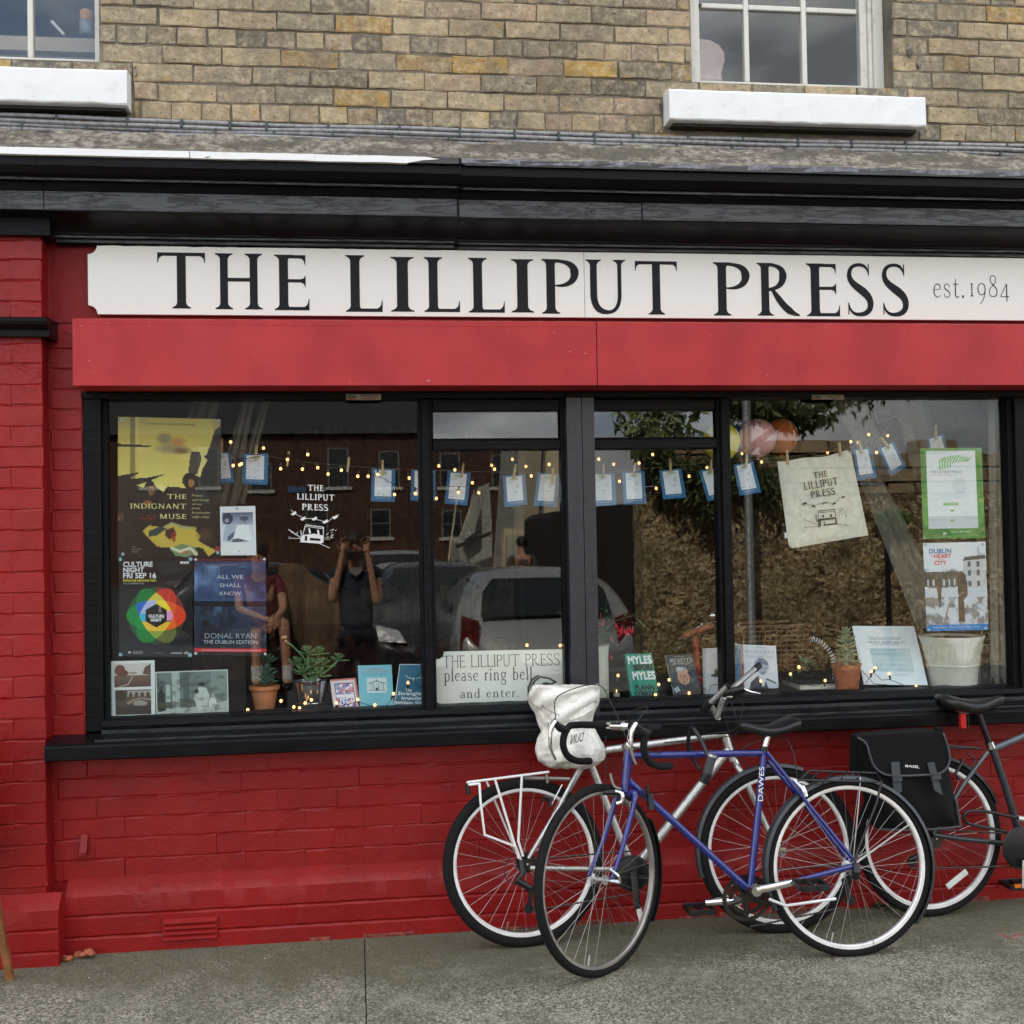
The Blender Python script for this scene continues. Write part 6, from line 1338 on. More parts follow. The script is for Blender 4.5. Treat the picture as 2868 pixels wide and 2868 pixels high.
def rosette(parent, c_, n, L, el0, el1, m, rise=.0, kind='fat', tilt=None):
    for i in range(n):
        q = i/(n-1); az = i*2.4; leaf(parent, np.array(c_)+np.array([0, 0, rise*q]), az, el0+(el1-el0)*q+random.uniform(-.08, .08), L*(1-.55*q)*random.uniform(.9, 1.1), kind, m, random.uniform(-.15, .15))
t, c_, r1, h = pot(697, 784, 1919, 714, 771, 1990, .20, M['terracotta'], 'blue green succulent in a clean terracotta pot, left of the zinc bucket', 0)
rosette(t, c_+np.array([0, 0, .005]), 22, .062, .05, .5, 'succulent', .022); rosette(t, c_+np.array([0, 0, .03]), 14, .058, .25, .8, 'succulent', .03)
MB().tube([c_, c_+np.array([.004, 0, .05]), c_+np.array([.012, 0, .09])], .005, 6).build('stem', M['succulent'], t); rosette(t, c_+np.array([.01, 0, .06]), 8, .042, .1, .6, 'succulent', .015); rosette(t, c_+np.array([.018, 0, .092]), 18, .046, .3, 1.35, 'succulent', .012)
t, c_, r1, h = pot(820, 919, 1902, 837, 909, 1984, .17, M['zinc'], 'branching green succulent in a shiny zinc bucket', 0, rim=0)
for zz in (.97, .2): MB().lathe([(r1*(.97 if zz > .5 else .78), h*zz-.003), (r1*(1.01 if zz > .5 else .80), h*zz), (r1*(.97 if zz > .5 else .78), h*zz+.003)], (c_[0], c_[1], c_[2]-h), 28, cap=False).build('band', M['zinc'], t, smooth=True)
for dx, dz, L, n in ((-.01, .10, .055, 20), (.0, .045, .065, 20), (-.055, .06, .05, 12), (.05, .05, .055, 14), (.115, .075, .042, 14), (-.03, .02, .06, 12), (.035, .10, .045, 12), (.03, .01, .06, 10)):
    e = c_+np.array([dx, random.uniform(-.02, .02), dz]); MB().tube([c_+np.array([0, 0, -.01]), c_*.4+e*.6+np.array([0, 0, -.012]), e], .0045, 6).build('stem', M['succulent2'], t); rosette(t, e, n, L, -.1, 1.2, 'succulent2', .012)
st_ = [c_+np.array([0, 0, .03]), P(850, 1840, .13), P(815, 1805, .12), P(797, 1795, .12)]; MB().tube(st_, .003, 6).build('flower_stem', M['succulent2'], t)
mb = MB(); 
for i in range(5): mb.ball(P(795+random.uniform(-5, 6), 1790+random.uniform(-6, 9), .12), .0055, 8, 6)
o = mb.build('dry_blossom', mat('withered_blossom', (.45,.25,.14), .8, var=.4), t); o['kind'] = 'stuff'
t, c_, r1, h = pot(2331, 2411, 1858, 2346, 2406, 1930, .15, M['terracotta2'], 'tall pale sage succulent in a stained terracotta pot, right', 0, rim=0)
MB().tube([c_+np.array([0, 0, -.01]), c_+np.array([0, 0, .12])], .008, 8).build('stem', M['succulent3'], t)
for k in range(7): rosette(t, c_+np.array([.003*math.sin(k*2), 0, .005+k*.019]), 10, .060-.003*k, .0+.06*k, .35+.12*k, 'succulent3', .008)
rosette(t, c_+np.array([0, 0, .135]), 10, .03, .6, 1.4, 'succulent3', .004)
# small plant in a dark bowl
t, c_, r1, h = pot(2225, 2300, 1885, 2240, 2290, 1915, .36, M['plastic'], 'small bushy plant in a dark bowl behind the flat book', 0)
for i in range(46): leaf(t, c_+np.array([random.uniform(-.03, .03), random.uniform(-.02, .02), random.uniform(0, .05)]), random.random()*6.3, random.uniform(-.1, 1.2), random.uniform(.03, .055), 'thin', 'succulent')
# striped cushion behind it
c = Cv(120, 40, (20, 20, 20)); 
t = thing('striped_snake', 'black and white striped stuffed tube curving behind the right flowerpot', 'toy', P(2290, 1850, .42)); pa = [P(u, v, .42) for u, v in [(2262, 1795), (2280, 1790), (2300, 1800), (2320, 1820), (2334, 1845), (2340, 1880), (2338, 1915)]]
pp = []; 
for i in range(len(pa)-1):
    for q in np.linspace(0, 1, 6, endpoint=False): pp.append(pa[i]*(1-q)+pa[i+1]*q)
for i in range(0, len(pp)-1, 1): 
    o = MB().tube([pp[i], pp[i+1]], .013 if i % 2 else .0128, 10).build('stripe', M['white'] if i % 2 else M['plastic'], t)
# white pot of fuchsia behind the post
t, c_, r1, h = pot(1593, 1706, 1806, 1612, 1717, 1952, .16, M['potwhite'], 'fuchsia with red hanging flowers in a tall cream pot behind the centre post', 0, rim=0)
r5 = random.Random(11)
br = [((1655, 1800), (1600, 1740), (1560, 1712)), ((1660, 1800), (1690, 1735), (1700, 1680)), ((1665, 1795), (1720, 1740), (1780, 1722)), ((1660, 1800), (1640, 1720), (1650, 1690)), ((1668, 1800), (1740, 1770), (1800, 1745)), ((1650, 1800), (1590, 1770), (1568, 1750)), ((1670, 1800), (1700, 1770), (1720, 1810)), ((1670, 1800), (1725, 1780), (1730, 1760))]
for b_ in br:
    ps = [P(u, v, .17+.03*r5.random()) for u, v in b_]; MB().tube([c_]+ps, .002, 5).build('stem', M['leaf'], t)
    for i in range(15):
        q = r5.random()*2; k = min(int(q), 1); p = ps[k]*(1-(q-k))+ps[k+1]*(q-k); leaf(t, p+np.array([r5.uniform(-.012, .012)*1.2, r5.uniform(-.02, .02), r5.uniform(-.014, .014)]), r5.random()*6.3, r5.uniform(-.6, .7), r5.uniform(.024, .042), 'thin', 'leaf')
fl = MB()
for k in range(4):
    a = k*math.pi/2; fl.tube([(0, 0, 0), (.004*math.cos(a), .004*math.sin(a), -.014), (.011*math.cos(a+.3), .011*math.sin(a+.3), -.026)], [.002, .0032, .0006], 5)
fl.tube([(0, 0, .012), (0, 0, 0), (0, 0, -.02), (0, 0, -.032)], [.001, .003, .004, .0015], 6); flo = fl.build('flower', M['petal'], None, smooth='all')
for u, v in [(1578, 1790), (1597, 1770), (1600, 1800), (1682, 1720), (1690, 1738), (1728, 1760), (1736, 1765), (1748, 1762), (1756, 1764), (1764, 1758), (1742, 1756), (1772, 1760), (1712, 1785), (1690, 1810), (1688, 1830), (1694, 1845), (1710, 1835), (1603, 1865), (1652, 1755), (1731, 1772), (1760, 1770), (1724, 1748)]:
    o = flo.copy(); COL.objects.link(o); o.parent = t; o.location = v3(P(u, v, .13+.03*r5.random())-np.array(t.location)); o.rotation_euler = (r5.uniform(-.3, .3), r5.uniform(-.3, .3), r5.random()*6); s_ = r5.uniform(.6, .9); o.scale = (s_, s_, s_)
bpy.data.objects.remove(flo)
# big cream ribbed pot at the right
z0 = DZ+.0005; y = .17; cx_ = (PX(2578, 1776, y)+PX(2750, 1776, y))/2; r1 = (PX(2750, 1776, y)-PX(2578, 1776, y))/2*.97; r0 = (PX(2735, 1920, y)-PX(2611, 1920, y))/2; h = PZ(2664, 1780, y)-z0
t = thing('plant_pot', 'large cream ribbed flowerpot with dry soil under the snowy street poster', 'pot', (cx_, y, z0))
MB().lathe([(r0, 0), (r0*1.07, h*.38), (r0*1.085, h*.40), (r0*1.10, h*.41), (r0*1.10, h*.43), (r0*1.08, h*.44), (r1*.90, h*.80), (r1*.93, h*.86), (r1*.99, h*.97), (r1, h), (r1*.96, h), (r1*.9, h*.9)], (cx_, y, z0), 36).build('pot', M['potwhite'], t, smooth=True)
MB().lathe([(.001, h*.92), (r1*.6, h*.97), (r1*.92, h*.93), (r1*.85, h*.8)], (cx_, y, z0), 20).build('soil', mat('dry_brown_soil', (.22,.14,.07), .95, var=.5, nscale=120, bump=1, bd=.01), t)
for i in range(14):
    a = math.pi+math.pi*(i+.5)/14; MB().tube([(cx_+r0*1.085*math.cos(a), y+r0*1.085*math.sin(a), z0+h*.45), (cx_+r1*.925*math.cos(a), y+r1*.925*math.sin(a), z0+h*.84)], .0012, 4).build('rib', M['potwhite'], t)
# tealight glass
p = P(1727, 1945, .16); t = thing('candle_jar', 'small glass with a lit candle beside the cream fuchsia pot', 'candle', (p[0], .16, DZ)); MB().lathe([(.017, .001), (.019, .045), (.0175, .045), (.016, .006)], (p[0], .16, DZ), 16).build('glass', M['glass'], t, smooth=True); MB().lathe([(.014, .006), (.014, .018)], (p[0], .16, DZ), 12).build('wax', M['potwhite'], t); MB().ball((p[0], .16, DZ+.028), (.003, .003, .008), 8, 6).build('flame', M['bulb'], t, smooth='all')

# red bicycle with a wicker basket inside the window, behind the books
BY = .50; rb_ = thing('bicycle', 'old red bicycle with a wicker basket inside the shop, behind the books', 'bicycle', (PX(2000, 1900, BY), BY, .05)); M['redframe'] = mat('red_frame_enamel', (.45,.03,.02), .3, var=.2, bump=.05, coat=.5)
MB().tube([P(1948, 1782, BY), P(1957, 1935, BY), P(1975, 2200, BY)], .012, 10).tube([P(1957, 1900, BY), P(2180, 1990, BY)], .013, 10).build('frame', M['redframe'], rb_, smooth=True)
MB().tube([P(1950, 1778, BY), P(1965, 1750, BY), P(2020, 1738, BY+.05)], .009, 8).tube([P(1965, 1752, BY), P(1900, 1790, BY-.05)], .010, 8).build('handlebar', M['chrome'], rb_, smooth=True)
MB().tube([P(1992, 1752, BY-.02), P(1916, 1782, BY-.07)], .015, 10).build('grip', mat('brown_leather_grip', (.28,.07,.03), .45, var=.3), rb_, smooth=True); MB().tube([P(1920, 1805, BY-.03), P(1885, 1826, BY-.05)], .013, 10).build('grip', M['plastic'], rb_, smooth=True)
MB().ball(P(1994, 1724, BY-.05), (.02, .02, .016), 14, 8).build('bell', M['chrome'], rb_, smooth='all'); MB().tube([P(2060, 1745, BY-.08), P(2075, 1722, BY-.1), P(2110, 1716, BY-.1), P(2122, 1735, BY-.08)], .003, 6).build('brake_cable', M['plastic'], rb_)
wk = mat('wicker', (.10,.042,.018), .7, var=.4, nscale=90, bump=.4); a = P(2066, 1800, BY-.05); b = P(2245, 1742, BY-.05); q = MB()
for i in range(9):
    z = a[2]-.10+(b[2]-a[2]+.09)*i/8; g_ = .012*i/8; x0_, x1_ = a[0]-g_, b[0]+g_; y0_, y1_ = BY-.12-g_, BY+.12+g_; q.tube([(x0_, y0_, z), (x1_, y0_, z), (x1_, y1_, z), (x0_, y1_, z), (x0_, y0_, z)], .0048 if i < 8 else .008, 6)
for i in range(13): x = a[0]+(b[0]-a[0])*i/12; q.tube([(x, BY-.116, a[2]-.10), (x, BY-.134, b[2]-.012)], .004, 5)
o = q.build('wicker_basket', wk, rb_); o['kind'] = 'stuff'
# ------------------------------------------------------------------ bicycles
def sm(pts, n=6):
    p = [np.array(q, float) for q in pts]; p = [2*p[0]-p[1]]+p+[2*p[-1]-p[-2]]; out = []
    for i in range(1, len(p)-2):
        for k in range(n):
            t = k/n; a, b, c, d = p[i-1:i+3]; out.append(.5*((2*b)+(c-a)*t+(2*a-5*b+4*c-d)*t*t+(3*b-a-3*c+d)*t**3))
    out.append(p[-2]); return out
class Bike:
    def __init__(s, label, uh, vh, yh, ky, kx, base_): 
        s.yh, s.ky, s.kx = yh, ky, kx; s.h = P(uh, vh, yh); s.t = thing('bicycle', label, 'bicycle', (base_[0], base_[1], groundz(base_[1])), 'bicycles leaning against the shopfront')
    def p(s, u, v, dy=0):
        y = s.yh
        for _ in range(6): q = P(u, v, y+dy); y = s.yh+s.ky*(q[2]-s.h[2])+s.kx*(q[0]-s.h[0])
        return P(u, v, y+dy)
def A_(x, y): return (x/2.415+1240, y/2.415+1860)
def B_(x, y): return (x/2.0819+1940, y/2.0819+1900)
def C_(x, y): return (x/2.415+1200, y/2.415+2160)
def D_(x, y): return (x/1.9959+1900, y/1.9959+2200)
def E_(x, y): return (x/3.116+1640, y/3.116+1640)
def wheel(bk, u, v, hpx, y, yaw, lean, tr=.019, rim='rim', rimh=.009, guard=None, ns=32, label=None, groundfix=True):
    c = P(u, v, y); R = np.linalg.norm(P(u, v-hpx/2, y)-P(u, v+hpx/2, y))/2
    d = np.array([math.cos(yaw), math.sin(yaw), 0]); nb = np.array([-math.sin(yaw), math.cos(yaw), 0]); up = np.array([0, 0, 1.])*math.cos(lean)+nb*math.sin(lean); ax = np.cross(d, up)
    yc = y-R*math.sin(lean); gz = groundz(yc); dz = gz-(c[2]-R*math.cos(lean))
    if groundfix:
        c = c+np.array([0, 0, dz*.9])
    W = lambda r, th, h=0.: c+r*(math.cos(th)*d+math.sin(th)*up)+h*ax
    def ring(prof, n=72):
        vs = [W(r, 2*math.pi*i/n, h) for i in range(n) for r, h in prof]; m = len(prof)
        fs = [(i*m+k, i*m+(k+1) % m, ((i+1) % n)*m+(k+1) % m, ((i+1) % n)*m+k) for i in range(n) for k in range(m)]; return vs, fs
    wt_ = MB().lathe([(.0, -.03), (.017, -.03), (.017, -.025), (.009, -.022), (.009, .022), (.017, .025), (.017, .03), (.0, .03)], c, 16, ax=ax).lathe([(.0045, -.055), (.0045, .055)], c, 8, ax=ax).build('wheel', M['steel'], bk.t, smooth=True)
    if label: wt_['label'] = label
    q = MB(); pr = [(R-tr+tr*math.cos(a), tr*.95*math.sin(a)) for a in [k*2*math.pi/12+.26 for k in range(12)]]; q.add(*ring(pr)); q.build('tyre', M['rubber'], wt_, smooth='all')
    Rr = R-2*tr+.004; q = MB(); q.add(*ring([(Rr+.002, -.011), (Rr+.002, .011), (Rr-rimh, .0105), (Rr-rimh-.004, .006), (Rr-rimh-.004, -.006), (Rr-rimh, -.0105)])); q.build('rim', M[rim], wt_, smooth=True)
    q = MB()
    for i in range(ns):
        th = 2*math.pi*i/ns; s_ = 1 if i % 2 else -1; t2_ = th+(.9 if (i//2) % 2 else -.9)
        q.tube([W(.016, t2_, s_*.026), W(Rr-rimh-.003, th, 0)], .00065, 4, cap=False)
    q.tube([W(Rr-rimh-.003, 4.4), W(Rr-rimh-.04, 4.4)], .003, 5)
    o = q.build('spokes', M['spoke'], wt_); o['kind'] = 'stuff'
    if guard:
        a0, a1, gm = guard; q = MB(); vs = []; n = 40; Rg = R+.008
        for i in range(n+1):
            th = a0+(a1-a0)*i/n
            for rr_, h in ((Rg-.012, -.023), (Rg, -.018), (Rg+.003, 0), (Rg, .018), (Rg-.012, .023), (Rg-.010, .021), (Rg-.001, 0), (Rg-.010, -.021)): vs.append(W(rr_, th, h))
        fs = [(i*8+k, i*8+(k+1) % 8, i*8+8+(k+1) % 8, i*8+8+k) for i in range(n) for k in range(8)]; q.add(vs, fs+[tuple(range(8)), tuple(range(n*8, n*8+8))]); q.build('mudguard', M[gm], bk.t, smooth=True)
    wt_['R'] = R
    return W, R, c, ax, wt_
def tubes(bk, lst, name, m, n=10):
    q = MB()
    for pts, r in lst: q.tube(pts, r, n)
    return q.build(name, M[m], bk.t, smooth=True)
def pedal(bk, c, m='plastic', w=.045, l=.05, rot=0):
    q = MB(); c = np.array(c)
    for s_ in (-1, 1): q.box(c[0]-l, c[0]+l, c[1]+s_*w-.004, c[1]+s_*w+.004, c[2]-.011, c[2]+.011); q.box(c[0]+s_*l-.004, c[0]+s_*l+.004, c[1]-w, c[1]+w, c[2]-.009, c[2]+.009)
    q.tube([c-np.array([0, w, 0]), c+np.array([0, w, 0])], .009, 8); o = q.build('pedal', M[m], bk.t, bevel=.002)
    if rot: o.matrix_parent_inverse = o.matrix_parent_inverse; 
    return o
def chainring(bk, c, r, ax, m='grease', teeth=44, label=None):
    c = np.array(c); ax = np.array(ax)/np.linalg.norm(ax); a = np.cross(ax, [0, 0, 1.]); a /= np.linalg.norm(a); b = np.cross(ax, a); q = MB()
    n = teeth*2; vs = []; 
    for h in (-.0015, .0015):
        for i in range(n): th = 2*math.pi*i/n; rr_ = r+(.004 if i % 2 else -.001); vs.append(c+rr_*(math.cos(th)*a+math.sin(th)*b)+h*ax)
        for i in range(n): th = 2*math.pi*i/n; vs.append(c+(r-.014)*(math.cos(th)*a+math.sin(th)*b)+h*ax)
    fs = []
    for i in range(n):
        j = (i+1) % n; fs += [(i, j, n+j, n+i), (2*n+i, 3*n+i, 3*n+j, 2*n+j), (i, 2*n+i, 2*n+j, j), (n+i, n+j, 3*n+j, 3*n+i)]
    q.add(vs, fs)
    for k in range(5): th = 2*math.pi*k/5+.3; q.tube([c, c+(r-.012)*(math.cos(th)*a+math.sin(th)*b)], [.013, .007], 6)
    q.lathe([(.0, -.012), (.02, -.012), (.02, .012), (0, .012)], c, 14, ax=ax); return q.build('chainring', M[m], bk.t)
def chain(bk, lst): 
    q = MB()
    for a, b in lst:
        a, b = np.array(a), np.array(b); L = np.linalg.norm(b-a); n = max(2, int(L/.0127))
        for i in range(n):
            p = a+(b-a)*(i+.5)/n; d = (b-a)/L*.0062; w_ = .0045 if i % 2 else .003; q.tube([p-d, p, p+d], [.0028, .0042, .0028], 5, cap=False)
    o = q.build('chain', M['grease'], bk.t); o['kind'] = 'stuff'; return o
def saddle(bk, rear, nose, w, m, thick=.03, drop=.0):
    rear, nose = np.array(rear), np.array(nose); d = nose-rear; L = np.linalg.norm(d); d /= L; s_ = np.cross(d, [0, 0, 1.]); s_ /= np.linalg.norm(s_); up = np.cross(s_, d); vs = []; n = 14; K = 12
    for i in range(n+1):
        q = i/n; ww = w*(.75+.25*math.sin(q*3.14*1.2+.6)) if q < .35 else w*max(.20, .93-1.35*(q-.35)); ww *= (.5 if i == 0 else 1)*(.6 if i == n else 1); z = .012*math.cos(q*6.0)-.006; th = thick*(1-.35*q)*(.5 if i in (0, n) else 1)
        for k in range(K): a = 2*math.pi*k/K; vs.append(rear+d*L*q+s_*ww/2*math.cos(a)+up*(z+(th*.45*math.sin(a) if math.sin(a) > 0 else th*1.1*math.sin(a)*(abs(math.cos(a))**.5+.25))))
    fs = [(i*K+k, i*K+(k+1) % K, i*K+K+(k+1) % K, i*K+K+k) for i in range(n) for k in range(K)]+[tuple(range(K)), tuple(range(n*K, n*K+K))]
    return MB().add(vs, fs).build('saddle', M[m], bk.t, smooth='all')
def cable(bk, ps, r=.0022): return MB().tube(sm(ps, 6), r, 5).build('brake_cable', M['plastic'], bk.t, smooth='all')

# ---- silver mountain bike, nearest the wall on the left
k = Bike('silver mountain bike with a white rear rack and a plastic bag over its saddle', 1468, 2433, -.23, .10, .04, (.62, -.26))
W1, R1, c1_, ax1, w1 = wheel(k, 1468, 2433, 466, -.23, math.radians(6), .09, tr=.0215, rimh=.010)
W2, R2, c2_, ax2, w2 = wheel(k, 2180, 2414, 463, -.25, math.radians(-2), .09, tr=.0215, rimh=.010, guard=(math.radians(70), math.radians(197), 'guard'))
p = k.p
BBs = p(1775, 2435)
tubes(k, [([p(1672, 2120), p(1700, 2100), p(2031, 2056)], .0150), ([p(2019, 2030), p(2029, 2056), p(2052, 2130)], .0175), ([p(2040, 2100), BBs], .0185), ([p(1650, 2128), p(1735, 2340), BBs], .0145)], 'frame', 'steel')
tubes(k, [([p(1625, 2146, -.03), p(1560, 2270, -.055), p(1480, 2404, -.06)], .0085), ([p(1640, 2140, .03), p(1560, 2270, .055), p(1478, 2404, .06)], .0085), ([p(1484, 2431, -.055), BBs], .0095), ([p(1484, 2431, .055), BBs], .0095)], 'stays', 'steel')
tubes(k, [([p(2056, 2128), p(2066, 2150)], .017)], 'headset', 'chrome')
for s_, off in ((-1, 0), (1, 26)):
    ps = [p(2062, 2144, s_*.01), p(2084, 2175, s_*.045), p(2108, 2230, s_*.055), p(2150, 2320, s_*.055), (c2_+ax2*s_*-.05)]; MB().tube(sm(ps, 5), [.013]*11+[.012]*5+[.010]*5, 10).build('fork_leg', M['steel'], k.t, smooth='all')
MB().lathe([(0, -.062), (.016, -.062), (.02, -.052), (.02, -.04), (.009, -.034)], c2_, 12, ax=ax2 if ax2[1] > 0 else -ax2).build('front_hub', M['chrome'], k.t, smooth=True)
# stem, bar with bar end, grips, levers
E0, E1 = k.p(2019, 2038), k.p(2006, 2010)
tubes(k, [([p(2019, 2040), p(2008, 2008)], .013), ([p(2008, 2008), p(1990, 1975, -.02)], .012), ([p(2008, 2010, -.02), p(2025, 1958, -.06), p(2060, 1920, .0), p(2121, 1868, .12)], .0115), ([p(1990, 1968, -.10), p(2036, 1922, -.17)], .0105)], 'handlebar', 'steel')
tubes(k, [([p(2036, 1924, -.165), p(2040, 1918, -.17)], .013), ([p(1970, 1990, -.05), p(1992, 1964, -.10)], .016)][:1], 'bar_end_cap', 'plastic'); tubes(k, [([p(1970, 1990, -.05), p(1992, 1964, -.10)], .016)], 'grip', 'plastic'); tubes(k, [([p(2022, 1943, -.10), p(2084, 1928, -.13)], .015)], 'grip', 'plastic'); tubes(k, [([p(2112, 1876, .105), p(2126, 1864, .13)], .014)], 'bar_end_cap', 'plastic')
tubes(k, [([p(2084, 1930, -.13), p(2105, 1938, -.15), p(2130, 1943, -.16)], [.006, .005, .003])], 'brake_lever', 'chrome'); tubes(k, [([p(2030, 1950, -.1), p(2050, 1952, -.1)], .007)], 'lever_clamp', 'chrome')
cable(k, [p(2060, 1950, -.1), p(2080, 1975, -.1), p(2060, 2040, -.08), p(1990, 2055, -.03), p(1950, 2062, -.02)]); cable(k, [p(2040, 1960, -.1), p(2030, 2010, -.1), p(2080, 2130, -.07), p(2150, 2175, -.06)]); cable(k, [p(2045, 1960, -.1), p(2062, 2020, -.1), p(2050, 2060, -.07), p(1860, 2080, -.02)])
# cranks, chainset, derailleur
cr_c = p(*C_(1378, 690), -.06); chainring(k, cr_c, .068, (0.1, 1, 0), 'grease'); MB().lathe([(.0, 0), (.055, .001), (.062, .004), (.0, .006)], cr_c+np.array([0, -.012, 0]), 24, ax=(0, 1, 0)).build('chainring_guard', M['plastic'], k.t, smooth=True)
MB().hexa([p(*C_(1362, 680), -.09), p(*C_(1408, 676), -.09), p(*C_(1408, 676), -.075), p(*C_(1362, 680), -.075), p(*C_(1395, 935), -.11), p(*C_(1440, 930), -.11), p(*C_(1440, 930), -.095), p(*C_(1395, 935), -.095)]).build('crank', M['plastic'], k.t, bevel=.004)
MB().hexa([p(*C_(1405, 936), -.112), p(*C_(1440, 926), -.112), p(*C_(1440, 926), -.1), p(*C_(1405, 936), -.1), p(*C_(1432, 1045), -.12), p(*C_(1470, 1040), -.12), p(*C_(1470, 1040), -.108), p(*C_(1432, 1045), -.108)]).build('crank_tip', M['white'], k.t, bevel=.003)
hub = p(*C_(658, 655), -.055)
q = MB(); 
for i, r_ in enumerate((.040, .035, .030, .025, .02)): q.lathe([(.0, 0), (r_, 0), (r_, .0025), (0, .0025)], c1_-ax1*(1 if ax1[1] > 0 else -1)*(.030+.005*i), 24, ax=(0.06, 1, .1))
q.build('sprockets', M['grease'], k.t)
q = MB(); q.tube([p(*C_(625, 600), -.075), p(*C_(640, 690), -.08), p(*C_(600, 740), -.085), p(*C_(690, 790), -.085)], [.01, .013, .015, .012], 8); q.tube([p(*C_(690, 790), -.08), p(*C_(680, 940), -.07)], .008, 6)
q.lathe([(0, -.004), (.019, -.004), (.019, .004), (0, .004)], p(*C_(680, 930), -.07), 12, ax=(0, 1, 0)); q.lathe([(0, -.004), (.016, -.004), (.016, .004), (0, .004)], p(*C_(690, 800), -.07), 12, ax=(0, 1, 0)); q.build('derailleur', M['plastic'], k.t)
MB().tube(sm([p(*C_(690, 545), -.06), p(*C_(560, 580), -.07), p(*C_(515, 660), -.08), p(*C_(530, 730), -.08), p(*C_(600, 770), -.09)], 5), .002, 5).build('gear_cable', M['plastic'], k.t)
chain(k, [(p(*C_(690, 595), -.045), p(*C_(1370, 540), -.06)), (p(*C_(690, 945), -.07), p(*C_(1370, 830), -.06))])
q = MB(); q.tube([p(*C_(790, 170), -.06), p(*C_(830, 185), -.07), p(*C_(820, 240), -.07)], .007, 6); q.box(*(lambda a: (a[0]-.016, a[0]+.02, a[1]-.03, a[1]-.01, a[2]-.008, a[2]+.008))(p(*C_(790, 180), 0))); q.build('rim_brake', M['plastic'], k.t); tubes(k, [([p(*C_(825, 240), -.05), p(*C_(905, 90), -.05)], .003)], 'brake_arm', 'chrome')
# rack
r = .0048
q = [([p(*C_(265, 75), -.07), p(*C_(815, 5), -.06)], r), ([p(*C_(265, 75), .08), p(*C_(815, 5), .06)], r), ([p(*C_(265, 75), -.07), p(*C_(268, 74), .08)], r), ([p(*C_(345, 80), -.07), p(*C_(352, 200), -.085), p(*C_(380, 430), -.09), p(*C_(590, 510), -.08), p(*C_(625, 600), -.07)], r), ([p(*C_(450, 55), -.07), p(*C_(612, 590), -.075)], r), ([p(*C_(632, 35), -.07), p(*C_(608, 470), -.08), p(*C_(640, 575), -.075)], r), ([p(*C_(270, 92), -.07), p(*C_(345, 84), -.07)], r),
     ([p(*C_(470, 50), -.06), p(*C_(470, 50), .06)], r*.8), ([p(*C_(640, 30), -.06), p(*C_(640, 30), .06)], r*.8), ([p(*C_(390, 60), .08), p(*C_(600, 560), .08)], r*.9)]
tubes(k, q, 'luggage_rack', 'white', 8)
q = MB(); a0, a1 = p(*C_(650, 45), -.05), p(*C_(955, 52), -.03); q.tube([a0, a1], .0075, 6); q.tube([p(*C_(800, 20), -.05), p(*C_(805, 80), -.05)], .006, 6); q.build('rack_stay', M['rim_dark'], k.t); MB().tube([p(*C_(262, 90), -.06), p(*C_(270, 158), -.06)], .009, 6).build('rack_clip', M['plastic'], k.t)
tubes(k, [([p(*A_(1000, 700)), p(*A_(960, 560))], .013)], 'seat_post', 'plastic'); saddle(k, p(*A_(780, 640)), p(*A_(1060, 570)), .15, 'plastic')
letb = thing('carrier_bag', 'crumpled white plastic bag with black print tied over the silver bike saddle', 'plastic bag', p(*A_(860, 700)))
rowsb = [(148, 640, 900, .3), (152, 610, 1055, .7), (200, 590, 1056, .9), (260, 588, 1050, 1), (330, 632, 1025, 1), (400, 640, 1003, .95), (450, 668, 1025, .95), (500, 650, 1062, 1.05), (560, 628, 1096, 1.1), (610, 626, 1102, 1.1), (655, 650, 1090, 1), (688, 700, 1030, .7), (703, 760, 960, .3)]
rw = []
for i in range(len(rowsb)-1):
    for q_ in (0, .34, .67): rw.append([rowsb[i][j]*(1-q_)+rowsb[i+1][j]*q_ for j in range(4)])
rw.append(list(rowsb[-1])); K = 40; vs = []; rb = random.Random(4)
for i, (v_, l_, r_, dd) in enumerate(rw):
    for j in range(K):
        a = 2*math.pi*j/K; ca, sa = math.cos(a), math.sin(a); rid = .10*abs(math.sin(a*3.5+v_*.012))+.08*abs(math.sin(a*5.5-v_*.021+1))+.03*math.sin(a*3+v_*.03)+.03*abs(math.sin(a*9.5+v_*.017))-.08
        x = (l_+r_)/2+(r_-l_)/2*ca*(1+rid*.25); vs.append(p(x/2.415+1240, (v_+8*math.sin(a*5+i))/2.415+1860, sa*.085*dd*(1+rid*1.6)))
n = NT('crumpled_plastic'); n.base((.80, .78, .71)); n.rough(.42); n.b.inputs['Subsurface Weight'].default_value = .15; n.b.inputs['Subsurface Radius'].default_value = (.03, .03, .02); b1_ = n.bump(n.noise(26, 3, .5, stretch=(1.3, 1, .3)), .55, .02); n.bump(n.noise(60, 4, .6, stretch=(1, 1, .5)), .3, .004, b1_)
fs = [(i*K+j, i*K+(j+1) % K, i*K+K+(j+1) % K, i*K+K+j) for i in range(len(rw)-1) for j in range(K)]+[tuple(range(K)), tuple(range((len(rw)-1)*K, len(rw)*K))]
MB().add(vs, fs).build('sack', n.m, letb, smooth='all'); _o = letb.children[-1]; _s = _o.modifiers.new('s', 'SUBSURF'); _s.levels = _s.render_levels = 2; _t = bpy.data.textures.new('crumple', 'VORONOI'); _t.noise_scale = .12; _t.distance_metric = 'DISTANCE'; _d = _o.modifiers.new('d', 'DISPLACE'); _d.texture = _t; _d.texture_coords = 'GLOBAL'; _d.strength = .010; _d.mid_level = .35; _t2 = bpy.data.textures.new('crumple_fine', 'CLOUDS'); _t2.noise_scale = .02; _d = _o.modifiers.new('d2', 'DISPLACE'); _d.texture = _t2; _d.texture_coords = 'GLOBAL'; _d.strength = .004
q = MB()   # loose top flap reaching to the right
